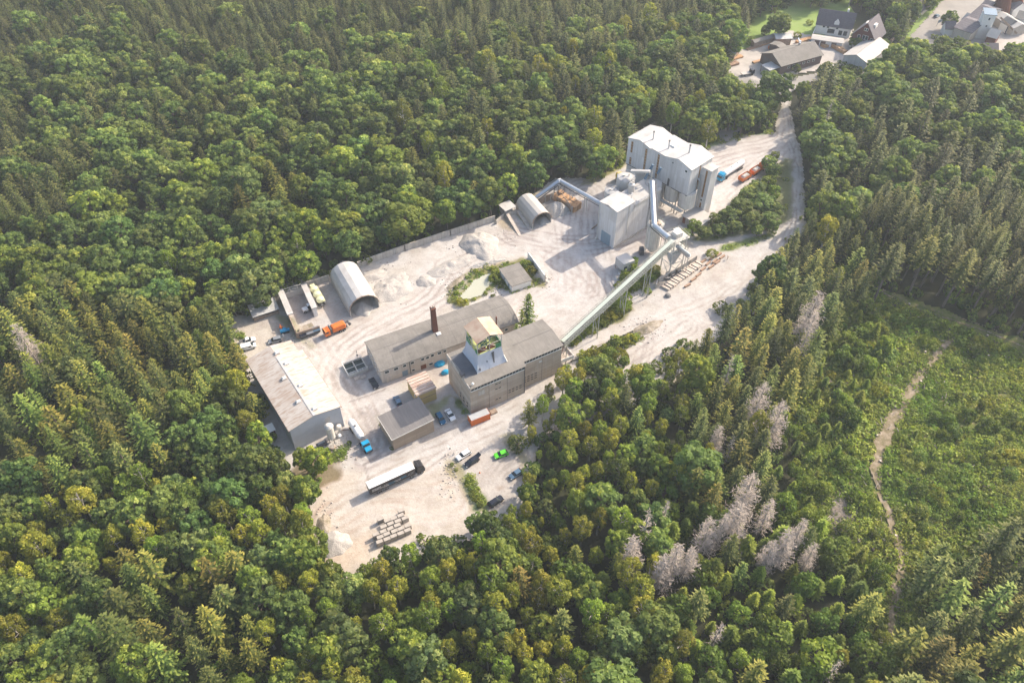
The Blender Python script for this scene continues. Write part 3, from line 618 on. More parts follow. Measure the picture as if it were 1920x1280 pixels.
for y in (3, 10): win(t, 'x+', y, 4.0, 1.1, 1.0, FL_)
cp = loc('C', 865, 300, 7.6, FO, FR_)
g = part(lambda b: (b.hexa([(cp[0] - .85, cp[1] - .85, 6.2), (cp[0] + .85, cp[1] - .85, 6.2), (cp[0] + .85, cp[1] + .85, 6.2), (cp[0] - .85, cp[1] + .85, 6.2)],
    [(cp[0] - .65, cp[1] - .65, 17.4), (cp[0] + .65, cp[1] - .65, 17.4), (cp[0] + .65, cp[1] + .65, 17.4), (cp[0] - .65, cp[1] + .65, 17.4)]),
    b.box(cp[0] - .78, cp[0] + .78, cp[1] - .78, cp[1] + .78, 17.4, 17.75)), 'chimney', M['brick'], rf)
part(lambda b: [b.cyl((cp[0] + q, cp[1], 17.7), (cp[0] + q, cp[1], 18.3), .22, n_=10) for q in (-.35, .3)], 'chimney_pot', M['conc'], g)
part(lambda b: [b.bar((cp[0] - .95, cp[1] - .2 + q, 7.5), (cp[0] - .8, cp[1] - .2 + q, 18.6), .05) for q in (0, .4)], 'ladder', M['dsteel'], g)
part(lambda b: b.box(cp[0] - .2, cp[0] + 1.2, cp[1] - 2.3, cp[1] - 1.3, 7.2, 8.1), 'roof_box', M['white'], rf, bevel=.05)
part(lambda b: b.cyl((41.5, 6.5, 7.7), (41.5, 6.5, 7.7 + .01), .1), 'roof_vent', M['dsteel'], rf)
fx, fy = loc('K', 788, 360, 7.0, FO, FR_)
part(lambda b: b.cyl((fx, fy, 6.5), (fx, fy, 11), .25), 'flue_pipe', M['rustiron'], rf)

# 3 headframe building with winding tower
HO, HR = (-12.05, 148.2, 0), rad(29.5)
t = thing('headframe_building', 'tall concrete-panelled mine building with grey roof and open winding tower on top', 'mine building', HO, HR)
b = MB(); b.yz([(0, -.5), (14.6, -.5), (14.6, 12.4), (7, 12.9), (0, 11.9)], 0, 18.2); b.yz([(1.7, -.5), (13.6, -.5), (13.6, 12.2), (8, 12.75), (1.7, 11.9)], 18.2, 32.1)
b.build('wall', M['panelconc'], t)
b = MB(); slabpoly(b, [(-.1, -.4, 11.95), (18.5, -.4, 11.95), (18.5, 7, 13.0), (-.1, 7, 13.0)], .22); slabpoly(b, [(-.1, 7, 13.0), (18.5, 7, 13.0), (18.5, 15, 12.45), (-.1, 15, 12.45)], .22)
slabpoly(b, [(18.5, 1.3, 12.03), (32.4, 1.3, 12.03), (32.4, 8, 12.95), (18.5, 8, 12.95)], .2); slabpoly(b, [(18.5, 8, 12.95), (32.4, 8, 12.95), (32.4, 13.9, 12.3), (18.5, 13.9, 12.3)], .2)
rf = b.build('roof', M['greyroof'], t)
part(lambda b: (b.bar((18.5, 8, 13.2), (32.4, 8, 13.2), .12, .05), b.bar((18.5, 1.3, 12.26), (18.5, 13.9, 12.53), .1, .06)), 'roof_seams', M['darkroof'], rf)
slabp = MB(); slabpoly(slabp, [(.5, 3.4, 12.68), (4.6, 3.4, 12.68), (4.6, 7, 13.23), (.5, 7, 13.23)], .03); slabpoly(slabp, [(.5, 7, 13.23), (4.6, 7, 13.23), (4.6, 13.2, 12.82), (.5, 13.2, 12.82)], .03)
slabp.build('dark_roof_strip', mat('dark_blue_grey_roof', (.10, .105, .12), None, .6), rf)  # darker blue-grey area of the roof left of the tower hood
part(lambda b: (b.box(-.12, .12, -.1, 4.6, 11.5, 12.5), b.box(-.12, .12, 6.0, 14.7, 11.5, 13.1)), 'parapet', M['conc'], t)
part(lambda b: b.box(-.3, .9, 4.6, 6.0, 12.4, 13.6), 'hatch', M['dsteel'], rf)
part(lambda b: (b.cyl((1.3, .6, 12), (1.3, .6, 13.1), .05), b.lathe((1.3, .6, 13.0), [(.45, 0), (.3, .25), (.05, .4)], 10)), 'roof_antenna', M['white'], rf)
for (x0, x1, y, zz) in ((.3, 18.0, 0, 11.25), (18.6, 31.9, 1.7, 11.35)):
    g = part(lambda b: b.box(x0, x1, y - .08, y + .01, zz - .5, zz + .45), 'window_band', M['glass'], t)
    [part(lambda b: b.box(x - .05, x + .05, y - .14, y - .06, zz - .5, zz + .45), 'mullion', M['lsteel'], g) for x in np.arange(x0, x1 + .1, 1.05)]
    part(lambda b: b.box(x0 - .1, x1 + .1, y - .2, y, zz - .72, zz - .52), 'sill', M['whitewash'], g)
for y0, z0, n_ in ((2.4, 2.0, 3), (2.4, 3.3, 3), (9.5, 3.0, 0)):
    for i in range(n_): win(t, 'x-', y0 + i * 2.2, z0, .7, .5, 0, False)
for x, z, w_, h_ in ((8.6, 9.3, .8, .3), (9.7, 9.3, .8, .3), (8.6, 7.1, .8, .3), (9.7, 7.1, .8, .3), (8.6, 2.4, .8, .3), (9.7, 2.4, .8, .3)): win(t, 'y-', x, z, w_, h_, 0, False)
for r_ in (3.0, 4.0):
    for i in range(4): win(t, 'y-', 13 + i * 1.25, r_, .7, .3, 0, False)
for r_ in (2.4, 3.4, 4.4):
    for i in range(4): win(t, 'y-', 19.2 + i * 1.3, r_, .8, .3, 1.7, False)
win(t, 'y-', 24.6, 8.8, 1.0, .6, 1.7, False, 'lamp')
part(lambda b: b.box(2.6, 4.6, -.07, 0, 7.4, 9.2), 'blocked_opening', M['conc'], t)
part(lambda b: (b.box(6.1, 6.18, -.03, 0, -.4, 10.5), b.box(12.2, 12.28, -.03, 0, -.4, 10.5), b.box(25.2, 25.28, 1.67, 1.7, -.4, 10.6)), 'joint_strip', M['dsteel'], t)
part(lambda b: b.cyl((18.1, -.12, 0), (18.1, -.12, 11.8), .12, n_=8), 'downpipe', M['dsteel'], t)
# tower hood (flared) and open winding deck
hb = [(4.3, 3.4), (14.2, 3.4), (14.2, 13.4), (4.3, 13.4)]; hm = [(5.0, 4.3), (13.5, 4.3), (13.5, 12.6), (5.0, 12.6)]; ht = [(5.4, 4.9), (13.1, 4.9), (13.1, 12.0), (5.4, 12.0)]
b = MB(); b.hexa([(x, y, 12.3) for x, y in hb], [(x, y, 15.2) for x, y in hm]); b.hexa([(x, y, 15.2) for x, y in hm], [(x, y, 18.5) for x, y in ht]); hood = b.build('tower_hood', M['bluesheet'], t)
part(lambda b: [b.bar((*p0, 12.5), (*p1, 15.2), .22) or b.bar((*p1, 15.2), (*p2, 18.6), .22) for p0, p1, p2 in zip(hb, hm, ht)], 'corner_trim', M['whitewash'], hood)
part(lambda b: (b.hexa([(9.9, 3.75, 14.2), (10.2, 3.75, 14.2), (10.2, 3.85, 14.2), (9.9, 3.85, 14.2)], [(9.7, 4.65, 17.8), (10.5, 4.65, 17.8), (10.5, 4.8, 17.8), (9.7, 4.8, 17.8)]),
    b.box(5.2, 5.45, 3.5, 3.9, 13.4, 14.3), b.box(7.9, 8.1, 4.2, 4.4, 15, 15.6)), 'hole', M['dsteel'], hood)
deck = part(lambda b: b.box(5.5, 13.0, 5.0, 11.9, 18.52, 18.7), 'tower_deck', M['lime'], t)
for x, y in ((5.4, 4.9), (13.1, 4.9), (13.1, 12.0), (5.4, 12.0), (9.2, 4.9), (9.2, 12.0), (5.4, 8.4), (13.1, 8.4)):
    part(lambda b: b.bar((x, y, 18.4), (x, y, 23.9), .16), 'post', M['lsteel'], t)
part(lambda b: [b.bar(p, q, .12) for p, q in (((5.4, 4.9, 21.3), (13.1, 4.9, 21.3)), ((5.4, 4.9, 21.3), (5.4, 12, 21.3)), ((13.1, 4.9, 21.3), (13.1, 12, 21.3)), ((5.4, 4.9, 23.9), (13.1, 4.9, 23.9)),
    ((9.2, 4.9, 21.3), (13.1, 4.9, 18.6)), ((5.4, 8.4, 18.6), (5.4, 12, 21.3)), ((9.2, 4.9, 18.6), (5.4, 4.9, 21.3)), ((13.1, 8.4, 18.6), (13.1, 12, 21.3)), ((9.2, 4.9, 23.9), (9.2, 12, 23.9)), ((5.4, 8.4, 21.3), (13.1, 8.4, 21.3)))], 'bracing', M['lsteel'], t)
for (x0, x1, y0, y1) in ((5.36, 5.46, 9.5, 12), (11.2, 13.1, 4.84, 4.94), (13.04, 13.14, 5, 12), (5.4, 13.1, 11.94, 12.04), (5.36, 5.46, 5, 6.4)):
    part(lambda b: b.box(x0, x1, y0, y1, 18.6, 20.2), 'side_sheet', M['green'], t)
part(lambda b: b.box(5.6, 12.9, 11.7, 11.9, 20.2, 23.0), 'back_boards', M['lime'], t)
def wheel_spokes(b, cx, cy, cz, r, n_=8):
    pts = [(cx + r * math.cos(i * 2 * math.pi / 20), cy, cz + r * math.sin(i * 2 * math.pi / 20)) for i in range(20)]
    for p, q in zip(pts, pts[1:] + pts[:1]): b.bar(p, q, .22)
    for i in range(n_): b.bar((cx, cy, cz), (cx + r * math.cos(i * 2 * math.pi / n_), cy, cz + r * math.sin(i * 2 * math.pi / n_)), .12)
for x, y, z in ((7.4, 5.9, 20.9), (9.0, 7.0, 20.9), (10.6, 8.8, 20.9)): part(lambda b: wheel_spokes(b, x, y, z, 1.55), 'pulley_wheel', M['teal'], t)
part(lambda b: (b.box(6.0, 8.4, 5.3, 6.6, 18.7, 19.5), b.box(6.4, 7.4, 5.6, 6.3, 19.5, 20.0)), 'winch', M['rustiron'], t)
part(lambda b: (b.box(9.2, 11.2, 5.3, 6.4, 18.7, 19.4), b.cyl((9.5, 5.9, 19.6), (10.9, 5.9, 19.6), .4)), 'winch', M['rustiron'], t)
b = MB(); slabpoly(b, [(5.0, 4.4, 23.75), (5.0, 12.5, 23.75), (9.25, 12.5, 25.3), (9.25, 4.4, 25.3)], .12); slabpoly(b, [(13.5, 4.4, 23.75), (13.5, 12.5, 23.75), (9.25, 12.5, 25.3), (9.25, 4.4, 25.3)], .12)
b.build('tower_roof', M['pinkroof'], t)
part(lambda b: b.xz([(5.6, 23.9), (12.9, 23.9), (9.25, 25.2)], 12.2, 12.3), 'tower_gable', M['lime'], t)

# 4 inclined conveyor gallery from the headframe building to the screening tower
a0 = P('D', 1162, 455, 10.5); a1 = P('L', 655, 395, 17.5)
v0 = Vector(a0); v1 = Vector(a1); Lg = (v1 - v0).length; hl = math.hypot(v1.x - v0.x, v1.y - v0.y); pit = math.atan2(v1.z - v0.z, hl)
t = thing('conveyor_gallery', 'long inclined conveyor gallery with pale green roof rising from the mine building', 'conveyor', a0, math.atan2(v1.y - v0.y, v1.x - v0.x))
def gz(s_): return s_ * math.tan(pit)
def gb(b, s0, s1, y0, y1, z0, z1): b.hexa([(s0, y0, gz(s0) + z0), (s1, y0, gz(s1) + z0), (s1, y1, gz(s1) + z0), (s0, y1, gz(s0) + z0)], [(s0, y0, gz(s0) + z1), (s1, y0, gz(s1) + z1), (s1, y1, gz(s1) + z1), (s0, y1, gz(s0) + z1)])
part(lambda b: gb(b, 0, hl, -.62, .62, -.12, .0), 'roof', M['convroof'], t)
part(lambda b: gb(b, 0, hl, -.75, .75, -2.2, -2.0), 'belt', M['dsteel'], t)
def lattice(b, y):
    n_ = 60; st = hl / n_
    for i in range(n_):
        s0, s1 = i * st, (i + 1) * st
        b.bar((s0, y, gz(s0) - 2.2), (s1, y, gz(s1) - .3), .09); b.bar((s0, y, gz(s0) - .3), (s1, y, gz(s1) - 2.2), .09); b.bar((s0, y, gz(s0) - 2.2), (s0, y, gz(s0) - .2), .1)
    for z in (-.2, -.9, -1.5, -2.2): b.bar((0, y, z), (hl, y, gz(hl) + z), .13)
for y in (-.95, .95): part(lambda b: lattice(b, y), 'side_truss', M['convside'], t)
part(lambda b: (gb(b, 0, hl, .95, 1.5, -1.5, -1.4), b.bar((0, 1.75, -.5), (hl, 1.75, gz(hl) - .5), .07), b.bar((0, 1.75, -.95), (hl, 1.75, gz(hl) - .95), .07)), 'walkway', M['convside'], t)
for s_ in (hl * .02, hl * .3, hl * .55, hl * .78):
    zt = gz(s_) - 2.2
    part(lambda b: (b.bar((s_, -1, -a0[2]), (s_, -1, zt), .22), b.bar((s_, 1, -a0[2]), (s_, 1, zt), .22), b.bar((s_, -1, -a0[2] + 1), (s_, 1, zt - 1), .12), b.bar((s_, 1, -a0[2] + 1), (s_, -1, zt - 1), .12)), 'trestle', M['convside'], t)

# 5 screening tower at the gallery's head
p = P('S', 720, 1140)
t = thing('screening_tower', 'dusty steel lattice tower carrying machinery at the head of the green conveyor', 'steel tower', p, rad(30))
for x, y in ((-2.6, -2.2), (2.6, -2.2), (2.6, 2.6), (-2.6, 2.6)): part(lambda b: b.bar((x, y, -.2), (x, y, 15.6), .28), 'leg', M['lsteel'], t)
part(lambda b: [b.bar(p_, q_, .16) for z in (0, 5, 10) for p_, q_ in (((-2.6, -2.2, z), (2.6, -2.2, z + 5)), ((2.6, -2.2, z), (-2.6, -2.2, z + 5)), ((-2.6, -2.2, z), (-2.6, 2.6, z + 5)), ((2.6, 2.6, z), (2.6, -2.2, z + 5)), ((-2.6, -2.2, z + 5), (2.6, -2.2, z + 5)), ((2.6, -2.2, z + 5), (2.6, 2.6, z + 5)), ((-2.6, -2.2, z + 5), (-2.6, 2.6, z + 5)))], 'bracing', M['lsteel'], t)
part(lambda b: b.box(-3.2, 3.4, -2.8, 3.2, 10.0, 10.2), 'deck', M['lsteel'], t)
part(lambda b: b.box(-3.0, 3.6, -2.6, 3.4, 15.0, 15.2), 'deck', M['lsteel'], t)
part(lambda b: (b.box(-1.2, 1.6, -1, 1.6, 15.2, 17.0), b.box(.2, 2.6, 1.2, 2.8, 15.2, 16.4)), 'drive_housing', M['tankwhite'], t, bevel=.08)
part(lambda b: b.hexa([(-.6, -.5, 3.2), (.6, -.5, 3.2), (.6, .6, 3.2), (-.6, .6, 3.2)], [(-2.2, -1.9, 9.9), (2.2, -1.9, 9.9), (2.2, 2.2, 9.9), (-2.2, 2.2, 9.9)]), 'hopper', M['greywall'], t)
def rail(b, pts, z, h=1.1):
    for (x0, y0), (x1, y1) in zip(pts, pts[1:]):
        n_ = max(1, int(math.hypot(x1 - x0, y1 - y0) / 1.6))
        for q in (h, h / 2): b.bar((x0, y0, z + q), (x1, y1, z + q), .07)
        for i in range(n_ + 1): b.bar((x0 + (x1 - x0) * i / n_, y0 + (y1 - y0) * i / n_, z), (x0 + (x1 - x0) * i / n_, y0 + (y1 - y0) * i / n_, z + h), .07)
part(lambda b: (rail(b, [(-3, -2.6), (3.6, -2.6), (3.6, 3.4), (-3, 3.4)], 15.2), rail(b, [(-3.2, -2.8), (3.4, -2.8), (3.4, 3.2)], 10.2)), 'railing', M['convside'], t)
part(lambda b: (b.bar((-2.2, -3.2, 1), (2.8, -2.8, .6), .5, .3), b.cyl((.5, -3, 1.5), (1.7, -3, 1.5), .5), b.box(-3.4, -2.2, -2.6, -1.2, .2, 1.6)), 'discharge_chute', M['dsteel'], t)
part(lambda b: b.bar((-2.9, -3.6, .4), (-6.6, -2.0, 1.2), .9, .4), 'belt_frame', M['dsteel'], t)
# ribbed hopper silo beside it
p = P('S', 330, 790)
t = thing('ribbed_hopper_silo', 'faceted ribbed hopper silo with railed top between mixing plant and green conveyor', 'silo', p)
rfn = [(2.6 + (.14 if i % 2 else 0), 3.2 + i * .38) for i in range(25)]
part(lambda b: b.lathe((0, 0, 0), [(.8, .8), (2.6, 3.0)] + rfn + [(2.5, 12.9)], 8), 'shell', M['tankwhite'], t)
for a_ in range(8): part(lambda b: b.bar((2.75 * math.cos(a_ * .785 + .39), 2.75 * math.sin(a_ * .785 + .39), -.2), (2.75 * math.cos(a_ * .785 + .39), 2.75 * math.sin(a_ * .785 + .39), 13.0), .2), 'leg', M['lsteel'], t)
part(lambda b: b.lathe((0, 0, 12.95), [(3.1, 0), (3.1, .15)], 8), 'top_deck', M['lsteel'], t)
part(lambda b: rail(b, [(3.1 * math.cos(a_ * .785), 3.1 * math.sin(a_ * .785)) for a_ in range(9)], 13.1), 'railing', M['convside'], t)
part(lambda b: (b.box(-1, .4, -1.6, -.4, 13.1, 14.3), b.box(.6, 1.7, -1, .6, 13.1, 13.9)), 'motor', M['pinkroof'], t)
part(lambda b: b.box(-4.4, -2.9, -1.5, 1.2, -.1, 2.2), 'skip_box', M['dsteel'], t)
# tube conveyors
def tube(name, label, p, q, r, legs=(), mat_='steel', pipe=True):
    t = thing(name, label, 'tube conveyor', p); dv = Vector(q) - Vector(p)
    part(lambda b: b.cyl((0, 0, 0), dv, r, n_=16), 'cover', M[mat_], t, smooth=False)
    u = dv.cross(Vector((0, 0, 1))).normalized() * (r + .35); 
    part(lambda b: (b.bar(u - Vector((0, 0, .7)), dv + u - Vector((0, 0, .7)), .5, .1), b.bar(u * 1.25 + Vector((0, 0, .35)), dv + u * 1.25 + Vector((0, 0, .35)), .08), b.bar(-u * .8 - Vector((0, 0, .8)), dv - u * .8 - Vector((0, 0, .8)), .2)), 'walkway', M['dsteel'], t)
    part(lambda b: [b.lathe(dv * f, [(r + .07, -.2), (r + .07, .2)], 12) for f in (.98,)], 'collar', M['white'], t)
    for f in legs:
        c_ = dv * f; part(lambda b: (b.bar((c_.x - .6, c_.y, -p[2]), (c_.x - .4, c_.y, c_.z - r), .2), b.bar((c_.x + .6, c_.y, -p[2]), (c_.x + .4, c_.y, c_.z - r), .2), b.bar((c_.x - .6, c_.y, -p[2] + 1), (c_.x + .5, c_.y, c_.z - r - 1), .1)), 'leg', M['lsteel'], t)
    return t
tube('tube_conveyor', 'steep pale blue tube conveyor up to the mixing plant roof', P('S', 390, 240, 14.2), P('T', 1170, 440, 20.2), .95)
tube('tube_conveyor', 'short pale tube conveyor from ribbed silo to the screening tower', P('S', 690, 500, 16.0), P('S', 390, 240, 14.6), .9)
tube('tube_conveyor', 'pale tube conveyor sloping from the screening tower to the block wall', P('S', 850, 650, 12.5), P('S', 1080, 840, 8.0), .8, (.9,))
apex = P('F', 835, 190, 8.5)
tube('tube_conveyor', 'grey tube conveyor climbing behind the arched store to the apex', P('F', 615, 345, 3.5), apex, .75, (.35, .7, .97))
tube('tube_conveyor', 'long grey tube conveyor from the apex down to the mixing plant', P('F', 1210, 400, 7.0), apex, .75, (.35, .7, .95))
t = thing('transfer_tower', 'small lattice transfer tower under the apex of the grey tube conveyors', 'steel tower', (apex[0], apex[1], 0), rad(30))
for x, y in ((-1.3, -1.3), (1.3, -1.3), (1.3, 1.3), (-1.3, 1.3)): part(lambda b: b.bar((x, y, -.2), (x, y, 7.6), .18), 'leg', M['dsteel'], t)
part(lambda b: [b.bar((-1.3, -1.3, z), (1.3, -1.3, z + 2.6), .1) or b.bar((1.3, -1.3, z), (1.3, 1.3, z + 2.6), .1) for z in (0, 2.6, 5.2)], 'bracing', M['dsteel'], t)
part(lambda b: b.box(-1.4, 1.4, -1.4, 1.4, 7.4, 7.6), 'deck', M['lsteel'], t)
part(lambda b: b.box(-.7, .7, -.7, .7, 7.6, 9.0), 'head_box', M['white'], t, bevel=.1)

# 6 mixing plant
GO, GR = (36.8, 225.6, 0), rad(42.5)
t = thing('mixing_plant', 'pale windowless mixing plant block with white roof and blue roller door', 'industrial building', GO, GR)
part(lambda b: (b.box(0, 9.0, 0, 8.2, -.4, 16.3), b.box(9.0, 19.5, 0, 8.2, -.4, 14.4), b.box(19.5, 24, .8, 8.2, -.4, 14.1)), 'wall', M['whitewall'], t)
b = MB(); slabpoly(b, [(-.25, -.25, 16.3), (9.25, -.25, 16.3), (9.25, 4.1, 17.0), (-.25, 4.1, 17.0)], .15); slabpoly(b, [(-.25, 4.1, 17.0), (9.25, 4.1, 17.0), (9.25, 8.45, 16.3), (-.25, 8.45, 16.3)], .15)
b.box(9.26, 24.1, -.2, 8.4, 14.42, 14.7); rf = b.build('roof', M['whitemetal'], t)
part(lambda b: b.box(-.09, .0, 1.8, 6.2, -.1, 5.0), 'roller_door', M['greyblue'], t)
part(lambda b: (b.cyl((-.3, 8.0, 0), (-.3, 8.0, 15.5), .14, n_=8), b.box(-1.0, -.1, 7.6, 8.2, 0, .8)), 'downpipe', M['lsteel'], t)
part(lambda b: b.box(0, 24, -.35, -.02, -.2, .7), 'plinth', M['conc'], t)
part(lambda b: [b.bar((17.6 + q, -.25, .6), (17.6 + q, -.25, 15.2), .07) for q in (0, .5)] + [b.bar((17.6, -.25, z), (18.1, -.25, z), .06) for z in np.arange(1, 15, .5)], 'ladder', M['dsteel'], t)
part(lambda b: (b.bar((9.2, -.1, 14.0), (23.8, -.1, 14.0), .16), b.bar((6.5, -.1, 2.5), (6.5, -.1, 16.0), .12)), 'cable_duct', M['lsteel'], t)
part(lambda b: rail(b, [(9.5, 0), (23.8, 0)], 14.7), 'roof_railing', M['steel'], rf)
part(lambda b: b.cyl((11.2, 3.2, 14.7), (11.2, 3.2, 17.4), .16), 'vent_pipe', M['white'], rf)
for nm, lb, (x, y), r, z0, z1 in (('flat_top_silo', 'wide white flat-topped silo behind the mixing plant, nearer the yellow tank', (11.0, 12.4), 2.6, 0, 13.9), ('domed_silo', 'widest white domed silo against the tall building', (18.4, 12.4), 3.4, 0, 16.6),
                    ('round_silo', 'grey round silo beneath the head of the steep blue tube conveyor', (24.5, 4.2), 3.2, 0, 15.2), ('roof_cyclone', 'small white cyclone drum on the mixing plant roof', (14.6, 6.4), 1.25, 14.6, 18.2)):
    cx = GO[0] + x * math.cos(GR) - y * math.sin(GR); cy = GO[1] + x * math.sin(GR) + y * math.cos(GR)
    s = thing(nm, lb, 'silo', (cx, cy, 0))
    part(lambda b: b.lathe((0, 0, 0), [(r, z0 - .2 if z0 == 0 else z0), (r, z1 - .6), (r * .92, z1 - .35), (r * .4, z1)], 24), 'shell', M['whitemetal'], s)
    if r > 2: part(lambda b: rail(b, [(r * .97 * math.cos(a_ * .524), r * .97 * math.sin(a_ * .524)) for a_ in range(13)], z1 - .6), 'railing', M['steel'], s)
    part(lambda b: (b.cyl((r * .3, 0, z1 - .2), (r * .3, 0, z1 + .9), .2), b.box(-r * .4, -r * .1, -.3, .3, z1 - .2, z1 + .5)), 'filter_unit', M['lsteel'], s)
h_ = Vector((GO[0] + 22.5 * math.cos(GR) - 5 * math.sin(GR), GO[1] + 22.5 * math.sin(GR) + 5 * math.cos(GR), 20.3))
t = thing('distribution_chute', 'white distribution trough with blue filters over the silo tops', 'chute', h_)
part(lambda b: b.bar((0, 0, 0), (-6.5, 2.5, -1.4), 1.3, .8), 'trough', M['whitemetal'], t)
part(lambda b: (b.bar((-1.4, .8, -4.6), (-1.4, .8, -.2), .2), b.bar((.8, -.6, -4.6), (.8, -.6, -.2), .2), b.bar((.8, .8, -4.6), (.8, .8, -.2), .2)), 'leg', M['lsteel'], t)
for q in ((.2, 2.0, -1), (3.0, .8, -1.5), (-1.6, -.4, -3)): part(lambda b: b.cyl(q, (q[0] + .9, q[1] + .3, q[2] + 2.4), .5, n_=10), 'filter_barrel', M['carblue'], t)
t = thing('yellow_tank', 'yellow rounded plastic tank behind the white silos', 'tank', P('T', 300, 330, 1.5))
part(lambda b: b.lathe((0, 0, 0), [(1.2, 0), (1.6, .5), (1.6, 1.8), (1.0, 2.3), (.2, 2.5)], 14), 'shell', M['yellow'], t)
part(lambda b: b.box(-1.3, 1.3, -1.3, 1.3, -1.6, 0.02), 'stand', M['dsteel'], t)

# 7 tall silo building
z_e = 22.0
A_ = P('M', 110, 225, z_e); B_ = P('M', 795, 580, z_e); C2 = P('M', 995, 430, z_e)
TO, TR, TL, _ = rect(A_, B_, B_); TW = 12.6
t = thing('silo_building', 'tallest white-clad silo building with three roof gables and brown window strips', 'industrial building', TO, TR)
zp = [(0, 22.0), (.19, 23.5), (.372, 22.2), (.374, 22.7), (.60, 22.3), (.80, 23.9), (1, 22.1)]; zp = [(f * TL, z) for f, z in zp]
ZB = 11.0
b = MB(); b.xz([(0, ZB), (TL, ZB)] + [(x, z) for x, z in zp[::-1]], 0, TW); b.build('upper_wall', M['whitewall'], t)
part(lambda b: b.box(.3, 18.2, .3, TW - .3, -.4, ZB), 'lower_wall', M['whitemetal'], t)
part(lambda b: (b.box(-.05, TL + .05, -.08, .0, ZB - .25, ZB), b.box(TL, TL + .06, 0, TW, ZB - .25, ZB)), 'edge_trim', M['dsteel'], t)
b = MB()
for (x0, z0), (x1, z1) in zip(zp[:2] + zp[3:6], zp[1:3] + zp[4:7]):
    if x1 - x0 > .5: slabpoly(b, [(x0 - (.3 if x0 == 0 else 0), -.3, z0 + .04), (x1 + (.35 if x1 > TL - .1 else 0), -.3, z1 + .04), (x1 + (.35 if x1 > TL - .1 else 0), TW + .3, z1 + .04), (x0 - (.3 if x0 == 0 else 0), TW + .3, z0 + .04)], .12)
rf = b.build('roof', M['whitemetal'], t)
part(lambda b: b.box(zp[4][0] - .12, zp[4][0] + .12, -.3, TW + .3, zp[4][1] + .15, zp[4][1] + .22), 'roof_joint', M['lsteel'], rf)
for fx_, fy_ in ((.27, .35), (.52, .35), (.80, .45)):
    x = fx_ * TL; z = np.interp(x, [q[0] for q in zp], [q[1] for q in zp])
    g = part(lambda b: b.cyl((x, fy_ * TW, z - .1), (x, fy_ * TW, z + 3.2), .27, n_=10), 'flue_pipe', M['steel'], rf)
    part(lambda b: b.cyl((x, fy_ * TW, z + 3.2), (x, fy_ * TW, z + 3.6), .36, n_=10), 'cowl', M['dsteel'], g)
x = .53 * TL; part(lambda b: b.box(x - 1, x + 1, TW * .5, TW * .5 + 1.8, 22.4, 23.1), 'roof_hatch', M['white'], rf)
for fx_, z0, z1 in ((.068, 16.6, 21.3), (.068, 11.3, 14.4), (.30, 11.1, 21.3), (.50, 11.2, 21.6)):
    x = fx_ * TL; g = part(lambda b: b.box(x - .45, x + .45, -.07, -.005, z0, z1), 'window_strip', M['slit'], t)
    part(lambda b: [b.box(x - .5, x + .5, -.12, -.05, z, z + .06) for z in np.arange(z0, z1, 1.2)], 'glazing_bars', M['lsteel'], g)
win(t, 'y-', .70 * TL, 12.6, .9, 3.0, 0, False, 'dsteel'); win(t, 'y-', .93 * TL, 20.6, .9, .8, 0, True, 'glass'); win(t, 'y-', .72 * TL, 21.2, .5, .5, 0, False)
part(lambda b: b.box(TL, TL + .07, 5.2, 5.9, ZB + .2, 21.6), 'window_strip', M['slit'], t)
part(lambda b: [b.bar((x, 1.0, -.2), (x, 1.0, ZB), .35) or b.bar((x, TW - 1.5, -.2), (x, TW - 1.5, ZB), .35) for x in (18.6, 24.8, TL - .3)], 'column', M['lsteel'], t)
part(lambda b: [b.bar((18.4, -.5, 4.2), (TL, -.5, 4.2), .3), b.bar((18.4, -1.6, 4.2), (TL, -1.6, 4.2), .25), b.box(18.4, TL, -1.6, -.5, 4.3, 4.4)], 'gantry', M['lsteel'], t)
part(lambda b: rail(b, [(18.4, -1.6), (TL, -1.6)], 4.4), 'gantry_railing', M['lsteel'], t)
for i, fx_ in enumerate((.60, .83)):
    x = (21.6, 28.1)[i]
    g = part(lambda b: b.lathe((x, 2.9, 0), [(.5, 2.6), (3.1, 4.6), (3.1, ZB - .05)], 24), 'silo_shell', M['tankwhite'], t)
    part(lambda b: [b.bar((x + 2.8 * math.cos(a_), 2.9 + 2.8 * math.sin(a_), -.2), (x + 2.8 * math.cos(a_), 2.9 + 2.8 * math.sin(a_), 5.0), .22) for a_ in (.8, 2.35, 3.9, 5.5)], 'silo_leg', M['lsteel'], g)
# stair tower and lean-to
SX, SY = TL + .8, 1.2
g = part(lambda b: b.box(TL + .05, 33.7, 7.0, 11.2, -.3, 20.2), 'stair_tower', M['whitewall'], t)
sx0 = loc('M', 1020, 585, 20.4, TO, TR); 
part(lambda b: b.box(TL + .36, 33.95, 6.8, 11.4, 20.2, 20.4), 'stair_roof', M['whitemetal'], g)
part(lambda b: b.box(TL + 1.9, TL + 2.6, 6.92, 7.0, 8.2, 19.6), 'window_strip', M['slit'], t)
part(lambda b: b.box(TL + 1.9, TL + 2.6, 6.92, 7.0, 3.3, 5.6), 'window_strip', M['slit'], t)
win(t, 'y-', TL + 2.2, 6.8, .6, .6, 7.0, False)
part(lambda b: (b.cyl((TL + .9, 5.6, 3.0), (TL + .9, 5.6, 15.4), .3), b.cyl((TL + .9, 5.6, 15.4), (TL, 5.2, 16.2), .3), b.cyl((TL + .35, 4.6, 9), (TL + .35, 4.6, 15), .16)), 'duct_pipe', M['steel'], t)
g = part(lambda b: b.box(30.1, 38.5, -1.2, 6.9, -.3, 2.9), 'lean_to', M['conc'], t)
part(lambda b: b.box(29.8, 38.8, -1.5, 6.95, 2.9, 3.08), 'lean_to_roof', M['dustroof'], g)
part(lambda b: b.box(30.6, 31.8, -1.28, -1.2, 0, 2.5), 'lean_to_door', M['rustiron'], g)

